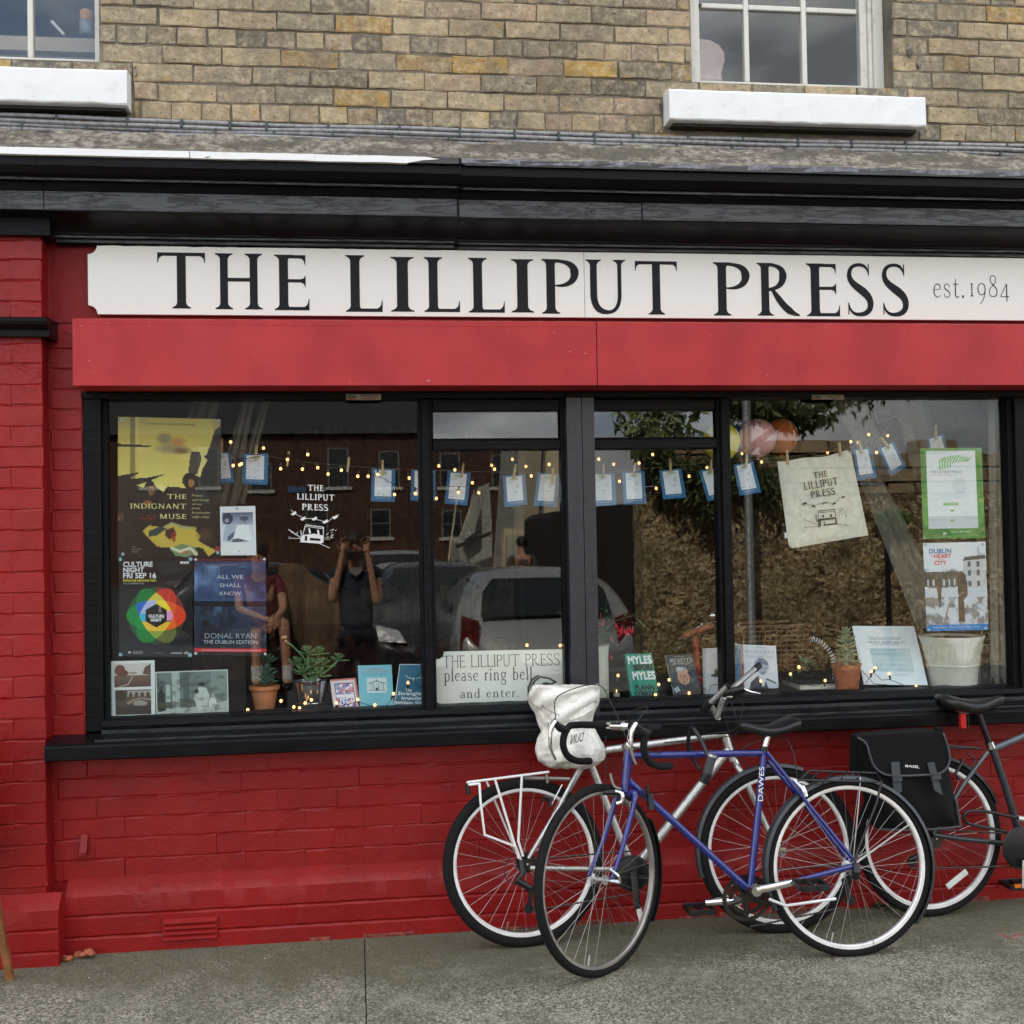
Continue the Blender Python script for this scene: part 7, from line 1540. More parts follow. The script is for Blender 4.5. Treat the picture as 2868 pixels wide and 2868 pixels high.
fl_ = [[(575, 225), (640, 150), (860, 158), (1052, 132)], [(590, 262), (690, 230), (880, 215), (1058, 190)], [(640, 300), (760, 320), (900, 300), (1040, 262)], [(720, 380), (800, 420), (900, 372), (1000, 330)]]
vs = []
for i in range(13):
    for j in range(13):
        a, b = i/12*3, j/12*3; ia, ib = min(int(a), 2), min(int(b), 2); fa, fb = a-ia, b-ib; g_ = lambda r_, c_: np.array(fl_[r_][c_], float)
        x, y_ = g_(ia, ib)*(1-fa)*(1-fb)+g_(ia, ib+1)*(1-fa)*fb+g_(ia+1, ib)*fa*(1-fb)+g_(ia+1, ib+1)*fa*fb; vs.append(p(x/2.415+1240, y_/2.415+1860, -.098-.012*math.sin(i*1.1+j*.7)+.05*(abs(j-6)/6)**2))
q.add(vs, [(i*13+j, i*13+j+1, i*13+14+j, i*13+13+j) for i in range(12) for j in range(12)]); o = q.build('flap', n.m, letb, smooth='all'); so = o.modifiers.new('th', 'SOLIDIFY'); so.thickness = .0012
def onbag(items, corners, dy): 
    sh = Sheet([p(*A_(*c_), dy) for c_ in corners]); texts(sh, letb, [(t_, (0, 0, 1, 1)) for t_ in items], M['letter'], off=.0)
onbag(['DUN'], [(958, 462), (872, 478), (862, 545), (945, 520)], -.104); onbag([':3E'], [(690, 385), (745, 400), (740, 425), (690, 420)], -.100); onbag(['Rossport'], [(670, 275), (790, 335), (790, 370), (670, 300)], -.118)

# ---- third bike, far right, with the pannier
k = Bike('dark grey bike with a black pannier, cut off by the right edge', 2604, 2340, -.195, .0, 0, (2.3, -.15)); p = k.p
W3, R3, c3_, ax3, w3 = wheel(k, 2603, 2340, 445, -.195, math.radians(4), .04, tr=.018, rim='rim', rimh=.012, guard=(math.radians(20), math.radians(120), 'plastic'))
BB3 = p(2865, 2368); ST = p(2778, 2092)
tubes(k, [([p(2776, 2100), p(2900, 2048), p(3100, 1965)], .014), ([p(3100, 1990), BB3], .016)], 'frame', 'midgrey'); tubes(k, [([ST, p(2815, 2200), BB3], .0155), ([p(2612, 2338, -.055), p(2700, 2350, -.05), BB3], .0105), ([p(2612, 2338, .055), BB3], .010)], 'frame_rear', 'dkgrey')
tubes(k, [([p(2766, 2106, -.02), p(2700, 2195, -.045), p(2612, 2335, -.06)], .0085), ([p(2766, 2106, .02), p(2700, 2195, .045), p(2612, 2335, .06)], .0085)], 'seat_stays', 'midgrey')
tubes(k, [([p(2741, 2000), p(2775, 2094)], .0125)], 'seat_post', 'plastic'); tubes(k, [([p(2770, 2078), p(2777, 2096)], .0175)], 'seat_clamp', 'chrome')
saddle(k, p(2630, 1962), p(2816, 1958), .17, 'plastic', .045)
for s_ in (-1, 1): MB().tube(sm([p(2650, 1978, s_*.02), p(2690, 1995, s_*.02), p(2740, 1994, s_*.02), p(2778, 1968, s_*.01)], 5), .0035, 6).build('saddle_rail', M['chrome'], k.t, smooth='all')
q = MB().box(*(lambda a, b: (a[0], b[0], a[1]-.016, a[1]+.006, b[2], a[2]))(p(2686, 1998, -.03), p(2702, 2039, -.03))); q.build('tail_light', M['redplastic'], k.t, bevel=.004); MB().box(*(lambda a, b: (a[0], b[0], a[1]-.02, a[1]+.004, b[2], a[2]))(p(2703, 1999, -.02), p(2707, 2036, -.02))).build('light_case', M['plastic'], k.t, bevel=.002)
tubes(k, [([p(*B_(1470, 390), -.1), p(*B_(1680, 410), -.04)], .004), ([p(*B_(1000, 410), -.08), p(*B_(1470, 390), -.08)], .004), ([p(*B_(1340, 420), -.06), p(2612, 2330, -.06)], .004), ([p(*B_(1000, 400), .08), p(*B_(1690, 410), .05)], .004)], 'luggage_rack', 'plastic', 6)
q = MB(); q.tube([p(*B_(1580, 470), -.05), p(*B_(1530, 560), -.07), p(*B_(1560, 590), -.07)], .006, 6); q.tube([p(*B_(1600, 440), -.05), p(*B_(1650, 470), -.05), p(*B_(1620, 540), -.06)], .004, 6); q.build('rim_brake', M['plastic'], k.t)
q = MB()
for i, r_ in enumerate((.045, .04, .035, .03, .02)): q.lathe([(0, 0), (r_, 0), (r_, .0025), (0, .0025)], c3_+np.array([0, -.03-.005*i, 0]), 24, ax=(0, 1, 0))
q.build('sprockets', M['grease'], k.t)
q = MB(); q.tube([p(*B_(1395, 930), -.07), p(*B_(1380, 1010), -.08), p(*B_(1260, 1060), -.08)], [.011, .014, .009], 8); q.lathe([(0, -.004), (.018, -.004), (.018, .004), (0, .004)], p(*B_(1280, 1075), -.08), 12, ax=(0, 1, 0)); q.lathe([(0, -.004), (.016, -.004), (.016, .004), (0, .004)], p(*B_(1385, 1020), -.08), 12, ax=(0, 1, 0)); q.build('derailleur', M['plastic'], k.t)
MB().box(*(lambda a: (a[0]-.012, a[0]+.012, a[1]-.01, a[1]+.01, a[2]-.012, a[2]+.012))(p(*B_(1348, 900), -.07))).build('dropout_cap', M['redplastic'], k.t, bevel=.003)
chain(k, [(p(*B_(1400, 880), -.06), p(*B_(1850, 905), -.06)), (p(*B_(1280, 1110), -.08), p(*B_(1860, 1095), -.06))])
chainring(k, p(*B_(1925, 990), -.06), .085, (0, 1, 0), 'grease'); MB().lathe([(0, 0), (.07, 0), (.082, .006), (.078, .012), (0, .010)], p(*B_(1925, 985), -.085), 30, ax=(0, 1, 0)).build('chain_guard', M['plastic'], k.t, smooth=True)
MB().hexa([p(*B_(1922, 1060), -.11), p(*B_(1945, 1060), -.11), p(*B_(1945, 1060), -.095), p(*B_(1922, 1060), -.095), p(*B_(1920, 1225), -.12), p(*B_(1936, 1228), -.12), p(*B_(1936, 1228), -.11), p(*B_(1920, 1225), -.11)]).build('crank', M['steel'], k.t, bevel=.004)
pedal(k, p(*B_(1890, 1200), .09)); MB().box(*(lambda a: (a[0]-.014, a[0]+.014, a[1]-.05, a[1]-.04, a[2]-.007, a[2]+.007))(p(*B_(1860, 1192), .09))).build('pedal_reflector', M['orange'], k.t)
MB().box(*(lambda a: (a[0]-.01, a[0]+.03, a[1]-.05, a[1]-.04, a[2]-.008, a[2]+.008))(p(*B_(1925, 738), .0))).build('frame_reflector', M['orange'], k.t)
# reflector on the spokes, blue tape on the rim
a0, a1 = p(*B_(1485, 1220), -.02), p(*B_(1602, 1125), -.02); d = (a1-a0)/np.linalg.norm(a1-a0); n_ = np.array([-d[2], 0, d[0]])*.0125; e_ = np.array([0, -.008, 0])
MB().hexa([a0-n_, a1-n_, a1-n_-e_, a0-n_-e_, a0+n_, a1+n_, a1+n_-e_, a0+n_-e_]).build('spoke_reflector', M['white'], k.t, bevel=.004)
lk = thing('bike_lock', 'black looped cable lock hanging off the dark grey bike', 'bike lock', p(*B_(1880, 850), -.1)); MB().tube(sm([p(*B_(1900, 815), -.1), p(*B_(1760, 785), -.1), p(*B_(1650, 772), -.11), p(*B_(1590, 785), -.12), p(*B_(1582, 820), -.12), p(*B_(1620, 850), -.11), p(*B_(1760, 880), -.1), p(*B_(1830, 895), -.08)], 6), .0065, 8).build('shackle', M['plastic'], lk, smooth='all'); MB().tube([p(*B_(1895, 815), -.1), p(*B_(1960, 826), -.1)], .012, 10).build('lock_head', M['steel'], lk)
# pannier
pb = thing('pannier_bag', 'black canvas pannier with grey straps hanging over the rear wheel', 'bag', p(*B_(1300, 880), -.15))
YB = -.385
def q3(x, y, yy_): return P(*B_(x, y), yy_)
def slab(name, pts, y0, y1, m, parent, bevel=.004):
    f = [q3(a, b, y0) for a, b in pts]; k_ = [np.array([w_[0], y1, w_[2]]) for w_ in f]; n = len(pts)
    return MB().add(f+k_, [tuple(range(n)), tuple(range(2*n-1, n-1, -1))]+[(i, (i+1) % n, (i+1) % n+n, i+n) for i in range(n)]).build(name, m, parent, bevel=bevel)
front = [(1000, 420), (1480, 400), (1520, 560), (1558, 850), (1540, 862), (1100, 884), (1075, 860), (1030, 600)]
NX, NY = 16, 16; vs = []
T4 = [np.array(q_, float) for q_ in ((985, 350), (1452, 315), (1558, 860), (1092, 884))]
for j in range(NY+1):
    for i in range(NX+1):
        a, b = i/NX, j/NY; xy = T4[0]*(1-a)*(1-b)+T4[1]*a*(1-b)+T4[2]*a*b+T4[3]*(1-a)*b; e = min(a, 1-a, (1-b)*1.2, b+.2)*6; bul = .045*(1-math.exp(-e))+.006*math.sin(a*9+b*4)*math.sin(b*7)+.004*math.sin(a*17-b*9); vs.append(q3(xy[0], xy[1], YB+.03-bul))
n0 = len(vs)
fr_ = list(range(NX+1))+[j*(NX+1)+NX for j in range(1, NY+1)]+[NY*(NX+1)+i for i in range(NX-1, -1, -1)]+[j*(NX+1) for j in range(NY-1, 0, -1)]
fs = [(j*(NX+1)+i, j*(NX+1)+i+1, (j+1)*(NX+1)+i+1, (j+1)*(NX+1)+i) for j in range(NY) for i in range(NX)]
for i_ in fr_: w_ = vs[i_]; vs.append(np.array([w_[0], -.25, w_[2]]))
m_ = len(fr_); fs += [(fr_[i], fr_[(i+1) % m_], n0+(i+1) % m_, n0+i) for i in range(m_)]+[tuple(range(n0, n0+m_))]
MB().add(vs, fs).build('body', M['canvas'], pb, smooth=True)
flap = [(962, 345), (1000, 330), (1200, 318), (1440, 309), (1462, 318), (1488, 400), (1500, 470), (1480, 525), (1430, 556), (1300, 566), (1180, 568), (1110, 556), (1060, 515), (1035, 455), (1012, 380)]
slab('flap', flap, YB-.024, YB+.02, M['canvas'], pb); edge = [q3(x, y, YB-.027) for x, y in flap[4:]+[flap[0]]]; MB().tube(sm(edge, 3), .0045, 6).build('piping', M['strap'], pb, smooth='all')
MB().tube(sm([q3(x, y, YB+.02) for x, y in [(1092, 880), (1320, 884), (1550, 864), (1556, 840), (1535, 700)]], 4), .0045, 6).build('piping', M['strap'], pb, smooth='all')
MB().tube(sm([q3(x, y, YB+.1) for x, y in [(948, 345), (962, 420), (1000, 500)]], 4), .0045, 6).build('piping', M['strap'], pb, smooth='all')
slab('side_flap', [(944, 345), (990, 338), (1012, 480), (960, 560), (940, 540)], -.29, -.24, M['canvas'], pb)
MB().tube(sm([q3(x, y, -.22) for x, y in [(1008, 485), (960, 520), (930, 570), (925, 600)]], 4), .006, 6).build('piping', M['midgrey'], pb, smooth='all')
for pts in ([(1158, 490), (1206, 488), (1222, 660), (1174, 684)], [(1370, 494), (1410, 490), (1460, 682), (1412, 656)]): slab('strap', pts, YB-.034, YB-.027, M['strap'], pb, .001)
for cx_, cy_ in ((1196, 590), (1424, 580)): slab('buckle', [(cx_-28, cy_-14), (cx_+26, cy_-16), (cx_+30, cy_+10), (cx_-24, cy_+14)], YB-.046, YB-.0345, M['strap'], pb, .003); slab('buckle_bar', [(cx_-26, cy_-18), (cx_+24, cy_-20), (cx_+25, cy_-17), (cx_-25, cy_-14)], YB-.05, YB-.0465, M['plastic'], pb, .001)
sh = Sheet([q3(1240, 503, YB-.0245), q3(1322, 508, YB-.0245), q3(1320, 524, YB-.0245), q3(1238, 516, YB-.0245)]); texts(sh, pb, [('BASIL', (0, 0, 1, 1))], M['white'], off=.0005, bold=.02)
slab('handle', [(1420, 290), (1462, 286), (1470, 340), (1450, 340)], -.29, -.26, M['canvas'], pb)

# ---- blue racing bike in front, facing left
k = Bike('blue racing bike with drop handlebars, front wheel turned out, nearest the camera', 2378, 2444, -.53, .10, .0, (1.3, -.58)); p = k.p
W4, R4, c4_, ax4, w4 = wheel(k, 2378, 2444, 492, -.53, math.radians(1), .09, tr=.0165, rimh=.010, guard=(math.radians(-42), math.radians(205), 'guard'))
W5, R5, c5_, ax5, w5 = wheel(k, 1679, 2487, 528, -.555, math.radians(38), .07, tr=.0165, rim='rim_dark', rimh=.008, guard=(math.radians(-38), math.radians(28), 'plastic'))
BB = p(2100, 2494)
tubes(k, [([p(1775, 2116), p(2140, 2109)], .0128), ([p(1762, 2090), p(1750, 2218)], .0165), ([p(1762, 2188), BB], .0138), ([p(2142, 2092), BB], .0135)], 'frame', 'blue')
tubes(k, [([p(2147, 2106, -.015), p(2270, 2260, -.05), p(2392, 2410, -.06)], .0075), ([p(2150, 2130, .03), p(2270, 2275, .05), p(2385, 2420, .06)], .007), ([BB, p(2250, 2462, -.04), p(2396, 2424, -.06)], .0095), ([BB, p(2390, 2430, .06)], .009)], 'stays', 'blue')
tubes(k, [([p(1749, 2084), p(1764, 2100)], .017)], 'headset', 'chrome')
tubes(k, [([p(2156, 2046), p(2141, 2096)], .0125)], 'seat_post', 'chrome'); tubes(k, [([p(2141, 2090), p(2140, 2104)], .0165)], 'seat_clamp', 'plastic')
sd_ = saddle(k, p(2236, 2020), p(2070, 2034), .15, 'plastic', .035); tubes(k, [([p(2130, 2044), p(2160, 2040), p(2175, 2046)], .008)], 'saddle_clamp', 'chrome')
hubn = c5_-ax5*(1 if ax5[1] > 0 else -1)*.055; hubf = c5_+ax5*(1 if ax5[1] > 0 else -1)*.055; crw = p(1755, 2226)
for s_, h_ in ((-1, hubn), (1, hubf)):
    a = (hubn-c5_)/np.linalg.norm(hubn-c5_)*(-s_); q_ = crw+a*.04; fwd = np.array([-math.cos(math.radians(38)), -math.sin(math.radians(38)), 0])
    MB().tube(sm([crw, q_, q_*.5+h_*.5-fwd*.012, q_*.22+h_*.78-fwd*.008, h_], 5), [.012]*6+[.0105]*5+[.009]*5+[.0075]*5, 10).build('fork_leg', M['blue'], k.t, smooth='all')
MB().tube([hubn, hubn+np.array([.03, -.02, .0])], .008, 8).tube(sm([hubn+np.array([.028, -.02, 0]), hubn+np.array([.02, -.03, .025]), hubn+np.array([-.01, -.025, .05])], 4), .005, 6).build('quick_release', M['chrome'], k.t, smooth=True)
# quill stem and drop bar
SC = p(1731, 2033, -.02); bx = (hubn-hubf)/np.linalg.norm(hubn-hubf); fw = np.array([-math.cos(math.radians(38)), -math.sin(math.radians(38)), 0]); upv = np.array([0, 0, 1.])
tubes(k, [([p(1764, 2092), p(1767, 2040), p(1764, 2030)], .0115), ([p(1764, 2036), SC], .0135)], 'stem', 'chrome'); MB().lathe([(.0, -.025), (.017, -.025), (.017, .025), (0, .025)], SC, 14, ax=bx).build('stem_clamp', M['chrome'], k.t, smooth=True)
MB().tube([SC-bx*.07, SC+bx*.07], .0125, 10).build('handlebar', M['chrome'], k.t, smooth='all')
for s_ in (-1, 1):
    e = SC+bx*s_*.19; ps = [SC+bx*s_*.055, SC+bx*s_*.15, e+fw*.01, e+fw*.055, e+fw*.085-upv*.03, e+fw*.09-upv*.07, e+fw*.065-upv*.11, e+fw*.01-upv*.135, e-fw*.06-upv*.145]
    MB().tube(sm(ps, 5), .0132, 10).build('drop_bar', M['tape'], k.t, smooth='all')
    h_ = e+fw*.085-upv*.012; MB().tube([h_-fw*.02, h_+fw*.02+upv*.012, h_+fw*.05+upv*.035], [.014, .016, .012], 8).build('lever_hood', M['plastic'], k.t, smooth=True)
    MB().tube(sm([h_+fw*.045+upv*.045, h_+fw*.07+upv*.015, h_+fw*.075-upv*.05, h_+fw*.05-upv*.10], 5), [.009]*6+[.007]*5+[.005]*5, 8).build('brake_lever', M['chrome'], k.t, smooth='all')
    cable(k, [h_+fw*.045+upv*.045, h_+fw*.03+upv*.13, SC+bx*s_*.1+upv*.15, SC+bx*s_*.03+upv*.08-fw*.0, p(1768, 2100, -.03)] if s_ < 0 else [h_+fw*.045+upv*.045, h_+upv*.09-fw*.02, SC+bx*.05+upv*.04, p(1765, 2080, -.04), p(1800, 2100, -.02), p(1850, 2110, -.02)])
MB().tube([p(1697, 2205, -.02), p(1697, 2060, -.03)], .0015, 5).build('brake_cable', M['plastic'], k.t)
q = MB().tube(sm([p(*C_(1230, 15)), p(*C_(1240, 60)), p(*C_(1262, 105)), p(*C_(1330, 125))], 4), .006, 6); q.build('lamp_bracket', M['rim_dark'], k.t)
q = MB().tube(sm([p(*C_(1270, 135), -.03), p(*C_(1310, 150), -.05), p(*C_(1310, 200), -.05), p(*C_(1275, 215), -.04)], 4), .0075, 8); q.build('front_brake', M['chrome'], k.t, smooth=True); MB().tube([p(*C_(1140, 145), -.02), p(*C_(1290, 140), -.02)], [.006, .012], 6).build('brake_bridge', M['plastic'], k.t)
MB().tube([p(*B_(590, 590), -.03), p(*B_(640, 640), -.045), p(*B_(660, 690), -.05)], [.008, .012, .009], 8).build('rear_brake', M['chrome'], k.t, smooth=True); cable(k, [p(2152, 2066, 0), p(2200, 2070, -.01), p(2222, 2110, -.02), p(2230, 2160, -.03), p(2234, 2184, -.03)]); cable(k, [p(2075, 2100, -.01), p(2110, 2080, -.01), p(2152, 2066, 0)])
# cranks
chainring(k, p(*D_(380, 628), .05), .088, (0.08, 1, .1), 'grease', 50); chainring(k, p(*D_(385, 620), .06), .066, (0.08, 1, .1), 'grease', 40)
MB().lathe([(0, -.07), (.018, -.07), (.018, .07), (0, .07)], BB, 14, ax=(0, 1, .1)).build('bottom_bracket', M['plastic'], k.t, smooth=True)
def crank(a, b, m='chrome'): MB().tube([a, a*.85+b*.15, b], [.019, .015, .012], 10).lathe([(0, -.012), (.02, -.012), (.02, .012), (0, .012)], a, 14, ax=(0, 1, .1)).build('crank', M[m], k.t, smooth=True)
ca_ = p(*D_(435, 585), -.085); cb_ = p(*D_(690, 530), -.10); crank(ca_, cb_); pd = pedal(k, cb_+np.array([.01, -.06, .0])); crank(p(*D_(330, 640), .075), p(*D_(150, 655), .09)); pedal(k, p(*D_(118, 690), .16))
tubes(k, [([p(*D_(505, 635), -.04), p(*D_(600, 672), -.05), p(*D_(880, 633), -.06)], .0055)], 'kickstand', 'rim'); chain(k, [(p(*D_(400, 480), .05), p(*D_(950, 440), .05)), (p(*D_(400, 790), .05), p(*D_(930, 680), .05))])
q = MB(); q.tube([c4_+np.array([0, -.06, .03]), c4_+np.array([0, -.065, 0]), c4_+np.array([0, -.06, -.03])], [.012, .018, .01], 8); q.build('axle_end', M['plastic'], k.t); q = MB(); q.tube([p(*D_(925, 520), .04), p(*D_(960, 640), .04)], [.012, .008], 8); q.lathe([(0, -.004), (.02, -.004), (.02, .004), (0, .004)], p(*D_(960, 640), .05), 12, ax=(0, 1, 0)); q.build('derailleur', M['plastic'], k.t)
# rear rack and guard stays
r = .0045; tubes(k, [([p(*B_(622, 592), -.05), p(*B_(680, 538), .03), p(*B_(1075, 552), .03), p(*B_(1100, 600), -.06), p(*B_(1075, 720), -.07), p(*B_(975, 975), -.07), p(2392, 2412, -.07)], r), ([p(*B_(622, 592), -.05), p(*B_(1080, 604), -.06)], r), ([p(*B_(740, 540), .03), p(*B_(690, 592), -.05)], r*.8), ([p(*B_(820, 543), .03), p(*B_(770, 595), -.05)], r*.8), ([p(*B_(900, 545), .03), p(*B_(860, 598), -.05)], r*.8), ([p(*B_(980, 548), .03), p(*B_(950, 600), -.05)], r*.8)], 'luggage_rack', 'plastic', 6)
tubes(k, [([p(2390, 2410, -.065), p(*B_(970, 700), -.05), p(*B_(978, 575), -.03)], .002), ([p(2398, 2414, -.065), p(*B_(1270, 845), -.03)], .002), ([p(2398, 2418, -.065), p(*B_(1262, 855), -.02)], .002), ([p(2396, 2424, -.06), p(*D_(1095, 895), -.02)], .0015)], 'guard_stay', 'spoke', 5)
# pump peg, lock handle
lk = thing('bike_lock', 'grey tipped black D lock hooked round the blue bike top tube', 'bike lock', p(*A_(1800, 700), -.06)); MB().tube(sm([p(*A_(1800, 640), -.07), p(*A_(1760, 540), -.05), p(*A_(1700, 440), -.02), p(*A_(1680, 435), .02), p(*A_(1660, 540), .05), p(*A_(1700, 650), .06), p(*A_(1745, 720), .05)], 5), .0075, 8).build('shackle', M['plastic'], lk, smooth='all'); MB().tube([p(*A_(1822, 625), -.075), p(*A_(1790, 735), -.06)], .017, 12).build('lock_body', M['strap'], lk, smooth=True); MB().tube([p(*A_(1790, 735), -.06), p(*A_(1765, 800), -.05)], .018, 12).build('lock_end', M['plastic'], lk, smooth=True); MB().tube([p(*A_(1826, 612), -.076), p(*A_(1822, 626), -.075)], .0178, 12).build('lock_cap', M['steel'], lk, smooth=True)
q = MB(); q.tube([p(*A_(1400, 870), -.02), p(*A_(1410, 980), -.02)], [.012, .014], 8); q.tube([p(*A_(1385, 820), -.03), p(*A_(1388, 880), -.03)], .006, 6); q.tube([p(*A_(1360, 850), -.03), p(*A_(1366, 900), -.03)], .005, 6); q.build('gear_lever', M['plastic'], k.t)
# lettering on the tubes
def onseg(txt, a, b, w_, dy, m, parent, flip=False):
    a, b = np.array(a), np.array(b); d = b-a; n_ = np.array([-d[1], d[0]])/np.linalg.norm(d)*w_/2
    c4 = [a-n_, b-n_, b+n_, a+n_]; sh = Sheet([p(*q_, dy) for q_ in c4]); texts(sh, parent, [(txt, (0, 0, 1, 1))], m, off=0)
onseg('DAWES', B_(395, 715), B_(403, 515), 14, -.0145, M['white'], k.t); onseg('Dawes', A_(1250, 1085), A_(1272, 925), 9, -.016, M['white'], k.t)
# ------------------------------------------------------------------ odds and ends on the pavement
ab = thing('sandwich_board', 'brown wooden leg of a folding board at the left edge', 'sandwich board', G(-60, 2770, .0))
f0 = [P(-34, 2480, -.34), P(-14, 2480, -.34)]; f1 = [G(18, 2762, .0), G(38, 2758, .0)]
W_ = np.array([0, .03, 0]); MB().hexa([f1[0], f1[1], f1[1]+W_, f1[0]+W_, f0[0], f0[1], f0[1]+W_, f0[0]+W_]).build('leg', mat('brown_varnished_wood', (.22,.09,.03), .5, var=.4, nscale=14, bump=.3), ab, bevel=.002)
W2_ = np.array([-.75, 0, 0]); MB().hexa([f1[0]+W2_, f1[1]+W2_, f1[1]+W_+W2_, f1[0]+W_+W2_, f0[0]+W2_, f0[1]+W2_, f0[1]+W_+W2_, f0[0]+W_+W2_]).build('leg', bpy.data.materials['brown_varnished_wood'], ab, bevel=.002)
a, b = f0[0]+np.array([-.74, .002, -.0]), f0[0]+np.array([-.0, .03, .55]); MB().box(a[0], b[0]-.004, a[1], a[1]+.02, a[2], b[2]).build('board', M['darkwood'], ab)
g_ = G(2470, 2545, .022); wd = thing('weed', 'small green weed growing at the foot of the wall under the dark bike', 'weed', g_)
for i in range(14): leaf(wd, g_+np.array([random.uniform(-.05, .05), random.uniform(-.03, .03), .004]), random.random()*6.3, random.uniform(.1, .7), random.uniform(.03, .06), 'thin', 'leaf')
mb = MB(); cp_ = [D_(1772, 812), D_(1800, 835), D_(1830, 842), D_(1860, 858), D_(1875, 838), D_(1900, 845), D_(1915, 832), D_(1885, 828)]
T(MB().tube([G(u, v, groundz(-.6)+.003) for u, v in cp_], .0022, 4).build('thread', mat('red_thread', (.45,.03,.03), .8, bump=0), None), 'tangled red thread lying on the pavement at the right', 'thread')
for i, (u, v) in enumerate([(622, 2672), (290, 2738), (1915, 2612), (2162, 2708), (1280, 2790), (2460, 2600)]):
    pass
lt = MB(); rl_ = random.Random(9)
for i in range(60):
    q = G(rl_.uniform(0, 2868), rl_.uniform(2690, 2868), 0); z = groundz(q[1]); s_ = rl_.uniform(.0015, .0045); lt.ball((q[0], q[1], z+s_*.3), (s_, s_*.8, s_*.5), 5, 4)
T(lt.build('grit', mat('pale_grit', (.45,.43,.38), .9, var=.4), None), 'pale grit scattered over the pavement', kind='stuff')
# strip of paint drips where wall meets ground
# ------------------------------------------------------------------ across the street (seen as reflections in the shop glass)
def bx(name, m, parent, a, b, c_, d, e, f_, bevel=0): return MB().box(a, b, c_, d, e, f_).build(name, m, parent, bevel=bevel)
def matb(name, c, **k): return mat(name, c, **k)
n = NT('red_brown_brickwork'); br_ = n.n('ShaderNodeTexBrick'); br_.inputs['Scale'].default_value = 1; br_.inputs['Brick Width'].default_value = .225; br_.inputs['Row Height'].default_value = .075; br_.inputs['Mortar Size'].default_value = .008
mpx = n.n('ShaderNodeMapping'); mpx.inputs['Rotation'].default_value = (math.pi/2, 0, 0); n.l(n.co(), mpx.inputs[0]); n.l(mpx.outputs[0], br_.inputs['Vector']); br_.inputs['Color1'].default_value = (.085,.027,.015,1); br_.inputs['Color2'].default_value = (.06,.022,.013,1); br_.inputs['Mortar'].default_value = (.07,.052,.038,1)
n.base(n.mix(n.ramp(n.noise(.6, 4), [(.4, 0), (.65, .5)]), br_.outputs[0], (.045,.02,.012))); n.rough(.9); M['farbrick'] = n.m
M['dimframe'] = mat('dull_window_paint', (.16,.15,.135), .7); M['slate'] = mat('roof_slate', (.035,.037,.04), .8, var=.3, nscale=3, bump=.2); M['darkglass'] = mat('dark_window_glass', (.02,.025,.03), .08, bump=0); M['stonesill'] = mat('pale_stone_sill', (.5,.49,.46), .8)
yw = -50.; fb = thing('terraced_house', 'red brown brick terrace with slate roof across the street, reflected in the left pane', 'house', (-6, yw, -.14))
x0, x1 = MR(60, 1500, 50.1)[0], MR(1475, 1500, 50.1)[0]; ze = MR(900, 1216, 50.1)[2]; zr_ = MR(900, 1112, 53)[2]
bx('wall', M['farbrick'], fb, x0, x1, yw-6, yw, -.14, ze)
MB().add([(x0-.3, yw+.3, ze), (x1+.3, yw+.3, ze), (x1+.3, yw-3, zr_), (x0-.3, yw-3, zr_), (x0-.3, yw-6.3, ze), (x1+.3, yw-6.3, ze)], [(0, 1, 2, 3), (3, 2, 5, 4), (0, 3, 4), (1, 5, 2)]).build('roof', M['slate'], fb)
for cx_ in (x0+3, (x0+x1)/2+1, x1-3): bx('chimney', M['farbrick'], fb, cx_-.5, cx_+.5, yw-3.6, yw-2.6, zr_-1, zr_+1.1)
def rwin(u0, v0, u1, v1, D, parent, y):
    a, b = MR(u0, v1, D), MR(u1, v0, D); f = bx('window', M['dimframe'], parent, a[0]-.05, b[0]+.05, y-.02, y+.03, a[2]-.02, b[2]+.04); z2 = (a[2]+b[2])/2
    bx('pane', M['darkglass'], f, a[0]+.03, b[0]-.03, y+.031, y+.04, a[2]+.03, z2-.03); bx('pane', M['darkglass'], f, a[0]+.03, b[0]-.03, y+.031, y+.04, z2+.03, b[2]-.03)
    bx('sill', M['stonesill'], f, a[0]-.18, b[0]+.18, y+.0, y+.14, a[2]-.16, a[2]-.021)
for b_ in ((921,1256,973,1363), (1065,1265,1115,1363), (1041,1427,1091,1504), (704,1300,758,1372), (560,1256,610,1363), (400,1262,450,1363), (860,1427,915,1504), (1235,1270,1285,1363), (1380,1275,1425,1363), (1240,1430,1290,1504)): rwin(*b_, 50.1, fb, yw)
a, b = MR(806, 1379, 49.9), MR(857, 1362, 49.9); T(bx('street_sign', matb('blue_enamel', (.05,.13,.25)), None, a[0], b[0], yw+.05, yw+.09, a[2], b[2]), 'blue nameplate on the terrace wall, reflected above the white house drawing', 'sign')
# cream houses in the middle
def rprism(name, px, D, dp, m, parent, z0=None):
    pts = [MR(u, v, D) for u, v in px]; pts = [(p_[0], p_[2]) for p_ in pts]; y = 2*YG-D; return MB().prism(pts, y-dp, y).build(name, m, parent)
M['cream'] = mat('cream_render', (.62,.54,.36), .85, var=.08, nscale=2, bump=.1); M['palegrey'] = mat('pale_grey_render', (.42,.40,.35), .85, var=.1, nscale=2)
ch = thing('cream_house', 'sunlit cream gable house reflected beside the grey centre post', 'house', MR(1540, 1600, 30)); rprism('gable_wall', [(1529,1150),(1578,1150),(1590,1470),(1590,1640),(1512,1640)], 30, 4, M['cream'], ch); rprism('chimney', [(1560,1100),(1580,1100),(1580,1149),(1560,1149)], 30, 1, M['cream'], ch); rprism('rain_pipe', [(1522,1150),(1526,1150),(1508,1640),(1504,1640)], 29.8, .1, M['darkwood'], ch)
